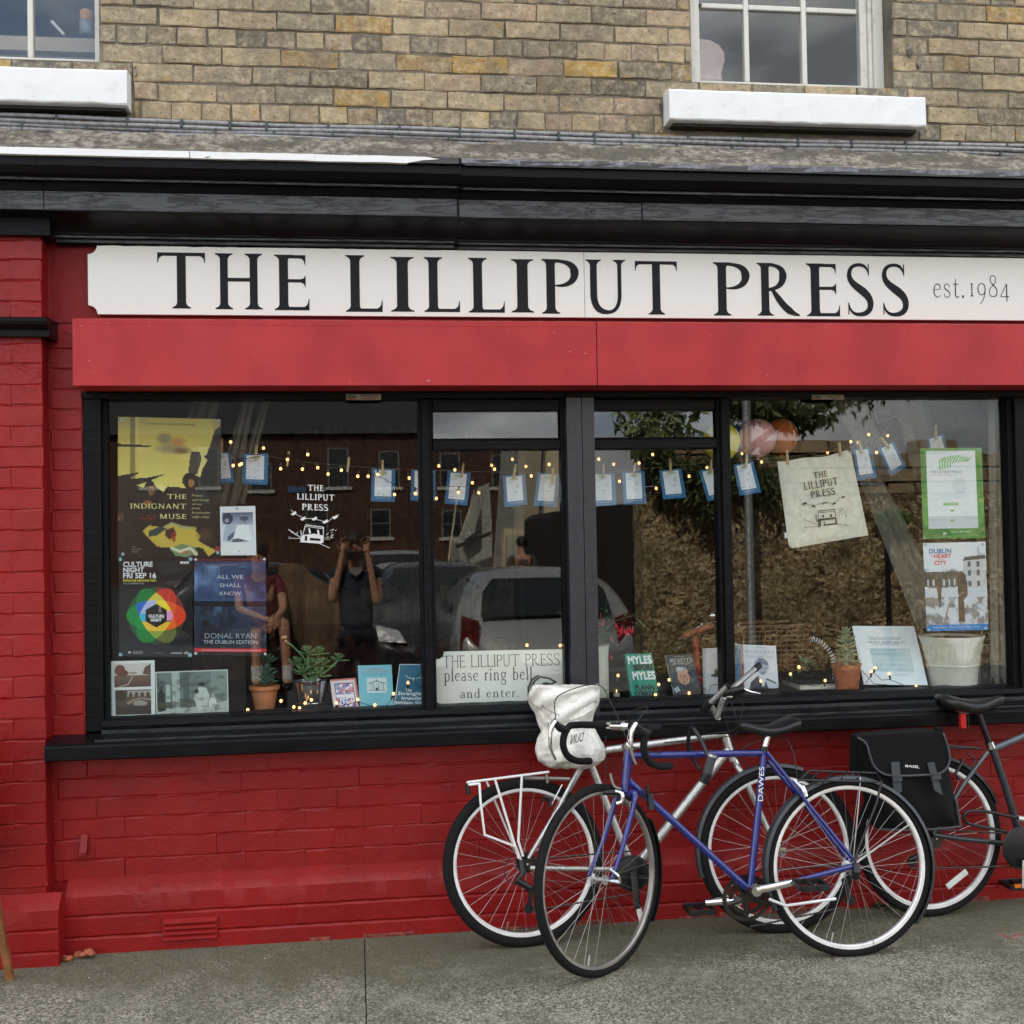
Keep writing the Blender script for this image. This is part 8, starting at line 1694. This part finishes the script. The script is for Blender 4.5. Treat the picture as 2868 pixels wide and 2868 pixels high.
c2 = thing('beige_house', 'shaded beige house front left of the cream gable, reflected in the second pane', 'house', MR(1470, 1600, 34)); rprism('wall', [(1459,1180),(1499,1180),(1490,1640),(1425,1640),(1440,1460)], 34, 5, M['palegrey'], c2); rprism('lower_wall', [(1412,1480),(1466,1480),(1466,1640),(1405,1640)], 33, .5, M['cream'], c2); rprism('doorway', [(1420,1500),(1452,1500),(1452,1640),(1416,1640)], 32.4, .3, M['palegrey'], c2)
c3 = thing('grey_shed', 'pale grey shed with a pointed gable reflected above the dark van', 'shed', MR(1350, 1600, 26)); rprism('gable_wall', [(1285,1640),(1290,1520),(1331,1491),(1370,1351),(1378,1486),(1378,1640)], 26, 3, M['palegrey'], c3); rprism('gable_wall', [(1290,1520),(1322,1400),(1330,1370),(1330,1490)], 25.5, .3, M['palegrey'], c3); rprism('eaves', [(1278,1528),(1376,1488),(1376,1498),(1280,1536)], 25.2, .2, M['darkwood'], c3)
for px, lb in (([(1286,1505),(1290,1505),(1324,1412),(1322,1405)], 'short sunlit leaning post reflected left of the grey shed'), ([(1244,1640),(1250,1640),(1284,1380),(1280,1380)], 'tall leaning pole reflected at the left of the second pane')):
    o = rprism('leaning_post', px, 24, .12, M['cream'], None); T(o, lb, 'post')
dk = thing('dark_garage', 'dark garage front reflected either side of the grey centre post', 'garage', MR(1650, 1600, 14)); rprism('wall', [(1543,1450),(1560,1432),(1800,1405),(1800,1990),(1543,1990)], 14, 3, M['room'], dk); rprism('door', [(1690,1500),(1775,1500),(1775,1900),(1690,1900)], 13.9, .08, M['darkwood'], dk)
hd = thing('garden_bush', 'small sunlit bush reflected at the foot of the cream gable', 'bush', MR(1520, 1560, 20)); 
def leafcloud(name, c_, rad, n_, s_, m, parent, seed=1, hang=0):
    r_ = random.Random(seed); v = []; f = []
    for i in range(n_):
        while True:
            q = np.array([r_.uniform(-1, 1), r_.uniform(-1, 1), r_.uniform(-1, 1)])
            if q@q < 1: break
        q = q*(.75+.35*math.sin(q[0]*7+seed)*math.sin(q[2]*6)); p_ = np.array(c_)+q*np.array(rad); 
        a = np.array([r_.uniform(-1, 1), r_.uniform(-1, 1), r_.uniform(-1, .4)-hang]); a /= np.linalg.norm(a); b = np.cross(a, [r_.uniform(-1, 1), r_.uniform(-1, 1), .3]); b /= np.linalg.norm(b)+1e-6; L = s_*r_.uniform(.6, 1.3); k = len(v); v += [p_, p_+a*L*.5+b*L*.16, p_+a*L, p_+a*L*.5-b*L*.16]; f.append((k, k+1, k+2, k+3))
    return MB().add(v, f).build(name, m, parent, fix=False)
M['treeleaf'] = mat('sunlit_tree_leaf', (.085,.11,.035), .6, var=.5, nscale=2.5, bump=0)
leafcloud('foliage', MR(1528, 1548, 20), (.28, .25, .25), 260, .09, M['treeleaf'], hd)
# rough sunlit wall with stones on top, ivy, pipe and lamp post
n = NT('roughcast_wall'); g1 = n.vor(30, 'F1', 'Color'); c = n.ramp(g1, [(.1, (.07,.045,.02)), (.4, (.38,.25,.11)), (.64, (.62,.44,.24)), (.9, (.90,.76,.52))]); c = n.mix(n.ramp(n.noise(2.2, 6, .7), [(.46, 0), (.68, .7)]), c, (.06,.04,.022)); c = n.mix(n.ramp(n.noise(1.1, 3), [(.52, 0), (.7, .35)]), c, (.20,.22,.08))
n.base(c); n.rough(.95); b_ = n.bump(n.vor(30, 'F1', 'Distance'), .8, .03); n.bump(n.noise(6, 6, .7), 1, .06, b_); M['roughcast'] = n.m
D9 = 9.6; yw = 2*YG-D9; rwl = thing('stone_wall', 'rough sunlit pebble wall with stone top, reflected across the right panes', 'wall', MR(2300, 1700, D9)); xa, xb = MR(1800, 1500, D9)[0], MR(2990, 1500, D9)[0]
vs = []; fs = []; nx, nz = 90, 40; zt_ = MR(2300, 1385, D9)[2]; rw_ = random.Random(8)
for j in range(nz+1):
    for i in range(nx+1): vs.append((xa+(xb-xa)*i/nx, yw+rw_.uniform(-.03, .03)+.05*math.sin(i*.4)*math.sin(j*.3), -.14+(zt_+.14)*j/nz))
fs = [(j*(nx+1)+i, j*(nx+1)+i+1, (j+1)*(nx+1)+i+1, (j+1)*(nx+1)+i) for j in range(nz) for i in range(nx)]; MB().add(vs, fs).box(xa, xb, yw-.5, yw-.08, -.14, zt_-.02).build('render', M['roughcast'], rwl, smooth=True)
ms = mat('rubble_stone', (.32,.24,.14), .9, var=.35, nscale=5, bump=.8, bd=.02); z = zt_
for r_i in range(4):
    x = xa+rw_.uniform(-.1, .1); h = rw_.uniform(.13, .19)
    while x < xb:
        L = rw_.uniform(.25, .6); dd = rw_.uniform(-.03, .04)
        if not (r_i == 3 and rw_.random() < .35): MB().hexa([(x+.01, yw+dd, z+.008), (x+L-.01, yw+dd+rw_.uniform(-.02, .02), z+.008), (x+L-.01, yw-.4, z), (x+.01, yw-.4, z), (x+.01+rw_.uniform(0, .02), yw+dd-.01, z+h-rw_.uniform(.008, .03)), (x+L-rw_.uniform(.01, .03), yw+dd-.01, z+h-rw_.uniform(.008, .03)), (x+L-.01, yw-.4, z+h-.01), (x+.01, yw-.4, z+h-.01)]).build('stone', ms, rwl)
        x += L
    z += h
pp_ = MR(2485, 1480, D9-.1); T(MB().tube([(pp_[0], yw+.09, -.14), (pp_[0], yw+.09, pp_[2])], .035, 10).build('drain_pipe', M['plastic'], None), 'black drain pipe against the rough wall, reflected right of the tote bag', 'pipe')
q = MR(2098, 1500, 8.8); lp = thing('lamp_post', 'galvanised lamp post reflected below the pink balloon', 'lamp post', (q[0], q[1], -.14)); MB().lathe([(.075, 0), (.075, .5), (.055, .55), (.05, 4.4), (.045, 4.9)], (q[0], q[1], -.14), 16).build('pole', mat('galvanised_steel', (.45,.45,.42), .35, .8, var=.15, nscale=30), lp, smooth=True); MB().tube([(q[0], q[1], 4.7), (q[0]+.1, q[1], 5.0), (q[0]+.6, q[1], 5.1)], .03, 8).build('arm', M['steel'], lp); MB().ball((q[0]+.8, q[1], 5.08), (.28, .12, .07), 12, 8).build('lantern', M['midgrey'], lp, smooth='all')
tr = thing('overhanging_tree', 'leafy tree hanging over the rough wall, reflected at the top of the right panes', 'tree', (MR(1960, 1500, 11.5)[0], 2*YG-11.5, -.14)); tb_ = np.array([MR(1960, 1500, 11.5)[0], 2*YG-11.5, -.14])
MB().tube([tb_, tb_+np.array([.1, 0, 1.5]), tb_+np.array([0, .3, 3.0]), tb_+np.array([.4, .5, 4.2])], [.16, .14, .10, .04], 10).tube([tb_+np.array([.02, .2, 2.4]), tb_+np.array([1.2, .7, 3.4])], [.08, .03], 8).tube([tb_+np.array([.0, .25, 2.6]), tb_+np.array([-.8, .6, 3.5])], [.07, .03], 8).build('trunk', mat('bark', (.10,.07,.045), .9, var=.4, bump=.6), tr)
for i, (u, v, D, rx, rz, nn) in enumerate(((1830, 1150, 9.6, .55, .28, 900), (1960, 1120, 9.8, .7, .42, 1500), (2120, 1130, 9.6, .8, .35, 1300), (2020, 1300, 9.3, .35, .35, 500), (1900, 1320, 9.3, .45, .35, 600), (1830, 1250, 9.3, .35, .3, 400), (2250, 1160, 9.9, .6, .25, 700), (2150, 1340, 9.3, .28, .35, 300), (2330, 1090, 10.5, 1.0, .4, 900), (1985, 1400, 9.25, .12, .25, 160), (1950, 1360, 9.25, .1, .4, 160))):
    leafcloud('crown', MR(u, v, D), (rx, .4, rz), nn, .13, M['treeleaf'], tr, i+3, hang=.6)
for i, (dx, z) in enumerate(((0, 5.2), (.9, 5.0), (1.6, 5.6), (-.6, 4.5))): leafcloud('crown', (MR(1960, 1500, 11)[0]+dx, 2*YG-10.6, z), (.7, .6, .75), 1000, .16, M['treeleaf'], tr, i+60, hang=.5)
gr = thing('grass_tuft', 'tuft of green growth on the rough wall, reflected left of the green edged poster', 'plant', MR(2500, 1450, 9.4)); leafcloud('foliage', MR(2500, 1450, 9.42), (.3, .06, .12), 500, .10, mat('grass_green', (.16,.24,.06), .7, var=.4), gr, 44)
M['taillight'] = mat('dark_red_lens', (.10,.006,.006), .2, bump=0)
# ---- parked cars
def car(label, cx_, ynear, W, L, H, col, front, group='cars parked across the street'):
    'a car standing end-on to the shop; ynear is the y of the end nearest the shop; front: that end is its bonnet'
    t = thing('parked_car', label, 'car', (cx_, ynear-L/2, -.14), group); g0 = -.14
    pm = NT('car_paint'); pm.base(col); pm.rough(.3); pm.set(Metallic=.5); pm.b.inputs['Coat Weight'].default_value = 1; pm = pm.m
    #  stations along the length: (s, half width low, belt z, roof z, roof half width)
    if not front: st = [(0, .86, .62, .66, .70), (.03, .93, .80, .84, .76), (.06, .97, .92, 1.0, .75), (.11, 1, .95, 1.30, .70), (.17, 1, .96, H*.985, .66), (.35, 1, .96, H, .68), (.55, 1, .95, H*.99, .68), (.70, 1, .94, 1.05, .70), (.85, .97, .88, .92, .72), (.97, .88, .70, .75, .66), (1, .8, .5, .55, .6)]
    else: st = [(0, .82, .48, .52, .6), (.03, .92, .66, .70, .70), (.12, .98, .86, .90, .78), (.26, 1, .96, 1.02, .78), (.36, 1, .97, H*.9, .68), (.46, 1, .97, H, .68), (.7, 1, .97, H, .68), (.92, 1, .95, H*.93, .66), (.97, .98, .8, 1.0, .7), (1, .9, .5, .6, .65)]
    vs = []; K = 14
    for s_, hw, bz, rz, rw in st:
        y = ynear-L*s_; h = W/2*hw; r_ = W/2*rw
        half = [(h*.9, .22), (h, .35), (h*1.01, .6), (h*.99, bz-.02), ((h+r_)/2*1.01, (bz+rz)/2+.03), (r_*1.02, rz-.09), (r_*.8, rz-.015)]
        for x, z in half: vs.append((cx_+x, y, g0+z))
        for x, z in half[::-1]: vs.append((cx_-x, y, g0+z))
    fs = [(i*K+k_, i*K+(k_+1) % K, i*K+K+(k_+1) % K, i*K+K+k_) for i in range(len(st)-1) for k_ in range(K)]+[tuple(range(K)), tuple(range((len(st)-1)*K, len(st)*K))]
    o = MB().add(vs, fs).build('body', pm, t, smooth='all'); sb = o.modifiers.new('s', 'SUBSURF'); sb.levels = sb.render_levels = 2
    def pan(name, pts, m, off=.02): 
        pts = [np.array(p_, float) for p_ in pts]; c_ = sum(pts)/len(pts); q = MB(); k_ = [p_+np.array([0, -off, 0]) for p_ in pts]; n_ = len(pts); q.add(pts+k_, [tuple(range(n_)), tuple(range(2*n_-1, n_-1, -1))]+[(i, (i+1) % n_, (i+1) % n_+n_, i+n_) for i in range(n_)]); return q.build(name, m, t, bevel=.006)
    X = lambda f: cx_+W/2*f
    if not front:
        ya, yb_ = ynear-L*.055, ynear-L*.135; pan('rear_window', [(X(-.70), ya+.05, g0+.98), (X(.70), ya+.05, g0+.98), (X(.66), (ya+yb_)/2+.03, g0+1.2), (X(.54), yb_+.05, g0+H-.12), (X(-.54), yb_+.05, g0+H-.12), (X(-.66), (ya+yb_)/2+.03, g0+1.2)], M['darkglass'])
        for s_ in (-1, 1): pan('tail_light', [(X(s_*.74), ynear-.05, g0+.66), (X(s_*.93), ynear-.10, g0+.68), (X(s_*.90), ynear-.16, g0+1.0), (X(s_*.72), ynear-.13, g0+.94)], M['taillight'], .06)
        pan('number_plate', [(X(-.3), ynear+.015, g0+.55), (X(.3), ynear+.015, g0+.55), (X(.3), ynear-.0, g0+.66), (X(-.3), ynear-.0, g0+.66)], M['white']); pan('bumper', [(X(-.85), ynear+.02, g0+.26), (X(.85), ynear+.02, g0+.26), (X(.85), ynear+.03, g0+.46), (X(-.85), ynear+.03, g0+.46)], pm, .1)
    else:
        ya, yb_ = ynear-L*.27, ynear-L*.41; pan('windscreen', [(X(-.78), ya+.04, g0+1.02), (X(.78), ya+.04, g0+1.02), (X(.60), yb_+.05, g0+H-.09), (X(-.60), yb_+.05, g0+H-.09)], M['darkglass'])
        for s_ in (-1, 1): pan('headlight', [(X(s_*.5), ynear-.02, g0+.60), (X(s_*.86), ynear-.10, g0+.62), (X(s_*.90), ynear-.22, g0+.80), (X(s_*.6), ynear-.10, g0+.74)], M['chrome'], .06); MB().ball((X(s_*1.08), ynear-L*.3, g0+1.02), (.10, .06, .07), 10, 8).build('wing_mirror', M['plastic'], t, smooth='all')
        pan('grille', [(X(-.42), ynear+.015, g0+.42), (X(.42), ynear+.015, g0+.42), (X(.4), ynear-.0, g0+.58), (X(-.4), ynear-.0, g0+.58)], M['plastic']); pan('number_plate', [(X(-.28), ynear+.03, g0+.34), (X(.28), ynear+.03, g0+.34), (X(.28), ynear+.03, g0+.43), (X(-.28), ynear+.03, g0+.43)], M['white'])
    for s_ in (-1, 1):
        pan_pts = [(ynear-L*.22, .98), (ynear-L*.66, .98), (ynear-L*.60, H-.14), (ynear-L*.24, H-.14)] if not front else [(ynear-L*.34, 1.0), (ynear-L*.86, 1.0), (ynear-L*.86, H-.14), (ynear-L*.46, H-.14)]
        f_ = [(X(s_*(.985 if z_ < 1.05 else .74)), y_, g0+z_) for y_, z_ in pan_pts]; g_ = [(x_-s_*.03, y_, z_) for x_, y_, z_ in f_]; MB().add(f_+g_, [(0, 1, 2, 3), (7, 6, 5, 4), (0, 4, 5, 1), (1, 5, 6, 2), (2, 6, 7, 3), (3, 7, 4, 0)]).build('side_window', M['darkglass'], t)
        for s2 in (.17, .80): w_ = MB().lathe([(0, -.1), (.20, -.1), (.31, -.1), (.33, -.06), (.33, .06), (.31, .1), (0, .1)], (X(s_*.90), ynear-L*s2, g0+.33), 24, ax=(1, 0, 0)).build('wheel', M['rubber'], t, smooth=True)
    return t
q0 = MR(1510, 1700, 6.25); car('silver hatchback seen from behind, reflected above the please ring bell sign', q0[0]+.10, q0[1], 1.80, 3.9, 1.45, (.44,.44,.43), False)
q0 = MR(1275, 1700, 8.2); car('dark hatchback facing the shop, reflected behind the left mullion', q0[0]-.1, q0[1], 1.70, 4.0, 1.48, (.03,.033,.038), True)
q0 = MR(1120, 1600, 12.2); car('silver people carrier facing the shop, reflected left of the mullion', q0[0], q0[1], 1.75, 4.2, 1.60, (.45,.46,.47), True)
bs = car('black saloon reflected behind the white house drawing', MR(800, 1600, 17)[0], MR(800, 1600, 15)[1], 1.75, 4.4, 1.42, (.012,.013,.015), False); bs.rotation_euler = (0, 0, math.radians(78))
# ---- people
SK = mat('skin', (.52,.27,.17), .5, var=.06, bump=.05); HA = mat('dark_hair', (.025,.015,.010), .6, var=.4, nscale=60, bump=.4)
def skin(name, V, E_, m, parent, sub=1):
    me = bpy.data.meshes.new(name); me.from_pydata([v3(v[0]) for v in V], E_, []); o = bpy.data.objects.new(name, me); COL.objects.link(o); o.modifiers.new('skin', 'SKIN')
    if not me.skin_vertices: return o
    sv = me.skin_vertices[0].data
    for i, v in enumerate(V): r_ = v[1] if hasattr(v[1], '__len__') else (v[1], v[1]); sv[i].radius = r_; sv[i].use_root = (i == 0)
    s_ = o.modifiers.new('sub', 'SUBSURF'); s_.levels = s_.render_levels = sub+1; me.materials.append(m); o.modifiers['skin'].use_smooth_shade = True
    if parent: adopt(o, parent)
    return o
def figure(label, base_, J, fwd, top, bot, skirt=False, longhair=False, hand_grip=None, sleeve=.45, shoe='plastic', group=None):
    t = thing('person', label, 'person', base_, group); b = np.array(base_, float); J = {k_: b+np.array(v, float) for k_, v in J.items()}; fwd = np.array(fwd, float); side = np.cross(fwd, [0, 0, 1.])
    H = J['head']; V = [(J['hip'], (.10, .075)), (J['waist'], (.105, .08)), (J['chest'], (.145, .10)), (J['neck'], (.055, .055)), (H+np.array([0, 0, -.09])+fwd*.015, (.058, .062)), (H, (.078, .092)), (H+np.array([0, 0, .085]), (.062, .075))]; E_ = [(0, 1), (1, 2), (2, 3), (3, 4), (4, 5), (5, 6)]
    for s_ in 'lr':
        k_ = len(V); V += [(J['sh'+s_], .052), (J['el'+s_], .038), (J['ha'+s_], .024)]; E_ += [(2, k_), (k_, k_+1), (k_+1, k_+2)]
        d = J['ha'+s_]-J['el'+s_]; d /= np.linalg.norm(d); pm_ = J['ha'+s_]+d*.06; V.append((pm_, (.026, .016))); E_.append((k_+2, k_+3)); inn = np.cross(d, fwd); inn = inn/(np.linalg.norm(inn)+1e-6)
        for f_ in range(4):
            o_ = inn*(f_-1.5)*.021; L = (.062, .072, .068, .052)[f_]; a = len(V); V += [(pm_+o_+d*.03, .0095), (pm_+o_+d*(.03+L*.55)+fwd*.018, .0085), (pm_+o_+d*(.03+L*.8)+fwd*.045, .007)]; E_ += [(k_+3, a), (a, a+1), (a+1, a+2)]
        a = len(V); V += [(J['ha'+s_]+d*.035+inn*.035+fwd*.012, .011), (J['ha'+s_]+d*.065+inn*.055+fwd*.03, .009)]; E_ += [(k_+3, a), (a, a+1)]
        k_ = len(V); V += [(J['th'+s_], (.07, .07)), (J['kn'+s_], .055), (J['an'+s_], .036), (J['an'+s_]+fwd*.13+np.array([0, 0, -.05]), (.035, .022))]; E_ += [(0, k_), (k_, k_+1), (k_+1, k_+2), (k_+2, k_+3)]
    skin('body', V, E_, SK, t)
    # face
    fc = H+fwd*.088
    for s_ in (-1, 1): MB().ball(fc+side*s_*.032+np.array([0, 0, .012])-fwd*.006, (.010, .005, .005), 8, 6).build('eye', M['plastic'], t, smooth='all'); MB().ball(H+side*s_*.08, (.012, .02, .03), 8, 6).build('ear', SK, t, smooth='all'); MB().ball(fc+side*s_*.032+np.array([0, 0, .034])-fwd*.004, (.02, .006, .004), 8, 6).build('eyebrow', HA, t, smooth='all')
    MB().tube([fc+np.array([0, 0, .02])-fwd*.006, fc+np.array([0, 0, -.018])+fwd*.014, fc+np.array([0, 0, -.028])], [.007, .012, .008], 8).build('nose', SK, t, smooth='all'); MB().ball(fc+np.array([0, 0, -.055])-fwd*.010, (.024, .008, .007), 8, 6).build('mouth', mat('lips', (.42,.12,.10), .5, bump=0), t, smooth='all')
    MB().ball(H+np.array([0, 0, .045])-fwd*.022, (.095, .112, .092), 16, 10).build('hair', HA, t, smooth='all')
    if longhair: MB().ball(H+np.array([0, 0, -.06])-fwd*.06, (.085, .05, .13), 14, 10).build('long_hair', HA, t, smooth='all')
    V = [(J['hip']-np.array([0, 0, .04]), (.168, .13)), (J['waist'], (.138, .108)), (J['chest'], (.168, .122)), (J['neck']-np.array([0, 0, .05]), (.085, .075))]; E_ = [(0, 1), (1, 2), (2, 3)]
    for s_ in 'lr': k_ = len(V); V += [(J['sh'+s_], .066), (J['sh'+s_]*(1-sleeve)+J['el'+s_]*sleeve, .058)]; E_ += [(2, k_), (k_, k_+1)]
    skin('top', V, E_, top, t)
    V = [(J['hip']+np.array([0, 0, .10]), (.13, .10)), (J['hip']+np.array([0, 0, .0]), (.160, .124))]; E_ = [(0, 1)]
    for s_ in 'lr':
        k_ = len(V); V += [(J['th'+s_], (.098, .1)), (J['kn'+s_], .068), (J['an'+s_]*.85+J['kn'+s_]*.15 if not skirt else J['kn'+s_]*.8+J['th'+s_]*.2, .05)]; E_ += [(1, k_), (k_, k_+1), (k_+1, k_+2)]
        MB().ball(J['an'+s_]+fwd*.06+np.array([0, 0, -.045]), tuple(abs(fwd)*.09+np.array([.045, .045, .04])), 12, 8).build('shoe', M[shoe], t, smooth='all')
    skin('trousers' if not skirt else 'skirt', V, E_, bot, t)
    return t, J
navy = mat('navy_cardigan', (.02,.028,.045), .9, var=.2, bump=.2); grey_ = mat('charcoal_cloth', (.035,.037,.045), .9, var=.2, bump=.2)
PXc = -.0
pt, J = figure('person in a dark top holding up a phone, reflected in the left pane', (0, -5.02, -.09), dict(hip=(0,0,.92), waist=(0,0,1.08), chest=(0,0,1.30), neck=(0,.02,1.46), head=(-.005,.03,1.62), shl=(-.17,0,1.40), shr=(.17,0,1.40), ell=(-.19,.12,1.17), elr=(.17,.12,1.14), hal=(-.105,.14,1.555), har=(.10,.14,1.55), thl=(-.09,0,.84), thr=(.09,0,.84), knl=(-.12,.02,.48), knr=(.12,.02,.48), anl=(-.15,0,.10), anr=(.15,0,.10)), (0, 1, 0), navy, grey_, longhair=False, sleeve=.35)
MB().add([np.array([0, -5.02, -.09])+np.array(p_) for p_ in [(-.045, .135, 1.41), (.045, .135, 1.41), (.0, .15, 1.375), (-.06, .118, 1.45), (.06, .118, 1.45)]], [(0, 2, 1), (0, 1, 4, 3)]).build('collar', M['dimframe'], pt)
T(MB().box(-.072, .072, -4.868, -4.859, 1.42, 1.492).build('phone', M['plastic'], None, bevel=.004), 'dark phone held up in both hands in front of the face', 'phone')
qb = MR(1462, 1523, 15); olive = mat('olive_jacket', (.10,.085,.06), .9, var=.2)
figure('person in an olive jacket walking away, reflected above the silver hatchback', (qb[0], qb[1], qb[2]-1.62), dict(hip=(0,0,.92), waist=(0,0,1.08), chest=(0,0,1.30), neck=(0,-.02,1.46), head=(0,-.02,1.62), shl=(-.19,0,1.40), shr=(.19,0,1.40), ell=(-.26,0,1.12), elr=(.26,0,1.12), hal=(-.24,-.1,.90), har=(.24,-.1,.90), thl=(-.09,0,.84), thr=(.09,0,.84), knl=(-.12,.1,.48), knr=(.12,-.1,.48), anl=(-.1,.2,.10), anr=(.1,-.15,.10)), (0, -1, 0), olive, grey_, sleeve=.95)
qb = MR(792, 1700, 6.0); brown = mat('brown_coat', (.17,.10,.06), .9, var=.2, nscale=4, bump=.3, bd=.01); redt = mat('red_shirt', (.15,.022,.03), .8, var=.2)
z_ = .30
st_, J = figure('person in a red top sitting with a bent knee and white socks, reflected left', (qb[0], qb[1], z_), dict(hip=(-.18,-.1,.42), waist=(-.18,-.05,.60), chest=(-.20,.02,.84), neck=(-.20,.06,1.0), head=(-.20,.10,1.16), shl=(-.38,.02,.94), shr=(-.02,.02,.94), ell=(-.36,.2,.70), elr=(.02,.22,.70), hal=(-.12,.34,.62), har=(-.06,.36,.60), thl=(-.22,.0,.40), thr=(-.08,.0,.42), knl=(-.2,.38,.52), knr=(.03,.40,.60), anl=(-.2,.42,.10), anr=(.06,.42,.10)), (0, 1, 0), redt, brown, skirt=True, longhair=True, sleeve=.6)
MB().tube([J['anr']+np.array([0, 0, .13]), J['anr']+np.array([0, 0, .0])], [.05, .044], 12).build('sock', M['white'], st_, smooth=True); MB().tube([J['anl']+np.array([0, 0, .13]), J['anl']+np.array([0, 0, .0])], [.05, .044], 12).build('sock', M['white'], st_, smooth=True)
vs = []; fs = []
for i in range(15):
    for j in range(15):
        a, b_ = i/14, j/14; vs.append(np.array([qb[0]+.0+.62*a, qb[1]-.12+.03*math.sin(a*15)+.16*math.sin(b_*2.6), z_+.06+(1.0-.45*a**2)*b_+.02*math.sin(a*8)]))
MB().add(vs, [(i*15+j, i*15+j+1, i*15+16+j, i*15+15+j) for i in range(14) for j in range(14)]).build('coat', brown, st_, smooth='all').modifiers.new('th', 'SOLIDIFY').thickness = .06
T(MB().lathe([(.18, -.44), (.18, .30), (.17, .32), (0, .32)], (qb[0]-.16, qb[1]-.1, z_), 20).build('stool', M['darkwood'], None, smooth=True), 'tall dark stool under the sitting person', 'stool')
# ---- upstairs, on the left sill and behind the right sash
us = thing('spray_can', 'orange capped can on the window ledge inside the upper left window', 'can', P(243, 100, .35)); a = P(243, 100, .35); MB().lathe([(.030, 0), (.030, .055), (.026, .06)], a, 16).build('can', mat('blue_yellow_label', (.25,.30,.35), .4, var=.6, nscale=25), us, smooth=True); MB().lathe([(.027, .061), (.027, .10), (.024, .105), (0, .105)], a, 16).build('cap', mat('orange_cap', (.65,.28,.06), .4), us, smooth=True)
dk_ = thing('desk', 'pale wooden desk top seen inside the upper left window', 'desk', P(100, 110, .34)); a = P(100, 101, .30); MB().box(a[0]-.9, LW['x1']+.3, .30, .8, a[2]-.06, a[2]-.002).build('desktop', mat('pale_pine', (.50,.38,.28), .6, var=.15, nscale=8), dk_); MB().box(a[0]-.9, LW['x1']+.3, .34, .8, a[2]-.35, a[2]-.061).build('drawer_front', mat('beige_front', (.48,.44,.38), .7), dk_)
T(MB().tube([P(180, 98, .4), P(145, 60, .42)], .007, 8).build('ruler', M['white'], None), 'white ruler leaning inside the upper left window', 'ruler')
gt = thing('guitar', 'pale pink guitar body standing inside the upper right window', 'guitar', P(1980, 228, .3)); gp = [(1938,110),(1960,106),(1990,110),(2015,124),(2030,145),(2032,170),(2026,190),(2022,205),(2026,228),(1938,228)]
f_ = [P(u, v, .24) for u, v in gp]; MB().add(f_+[p_+np.array([0, .07, 0]) for p_ in f_], [tuple(range(10)), tuple(range(19, 9, -1))]+[(i, (i+1) % 10, (i+1) % 10+10, i+10) for i in range(10)]).build('guitar_body', mat('pale_pink_lacquer', (.62,.42,.40), .3, var=.06), gt, bevel=.01)
MB().tube([P(1942, 112, .26), P(1915, -140, .3)], .018, 8).build('guitar_neck', M['darkwood'], gt)
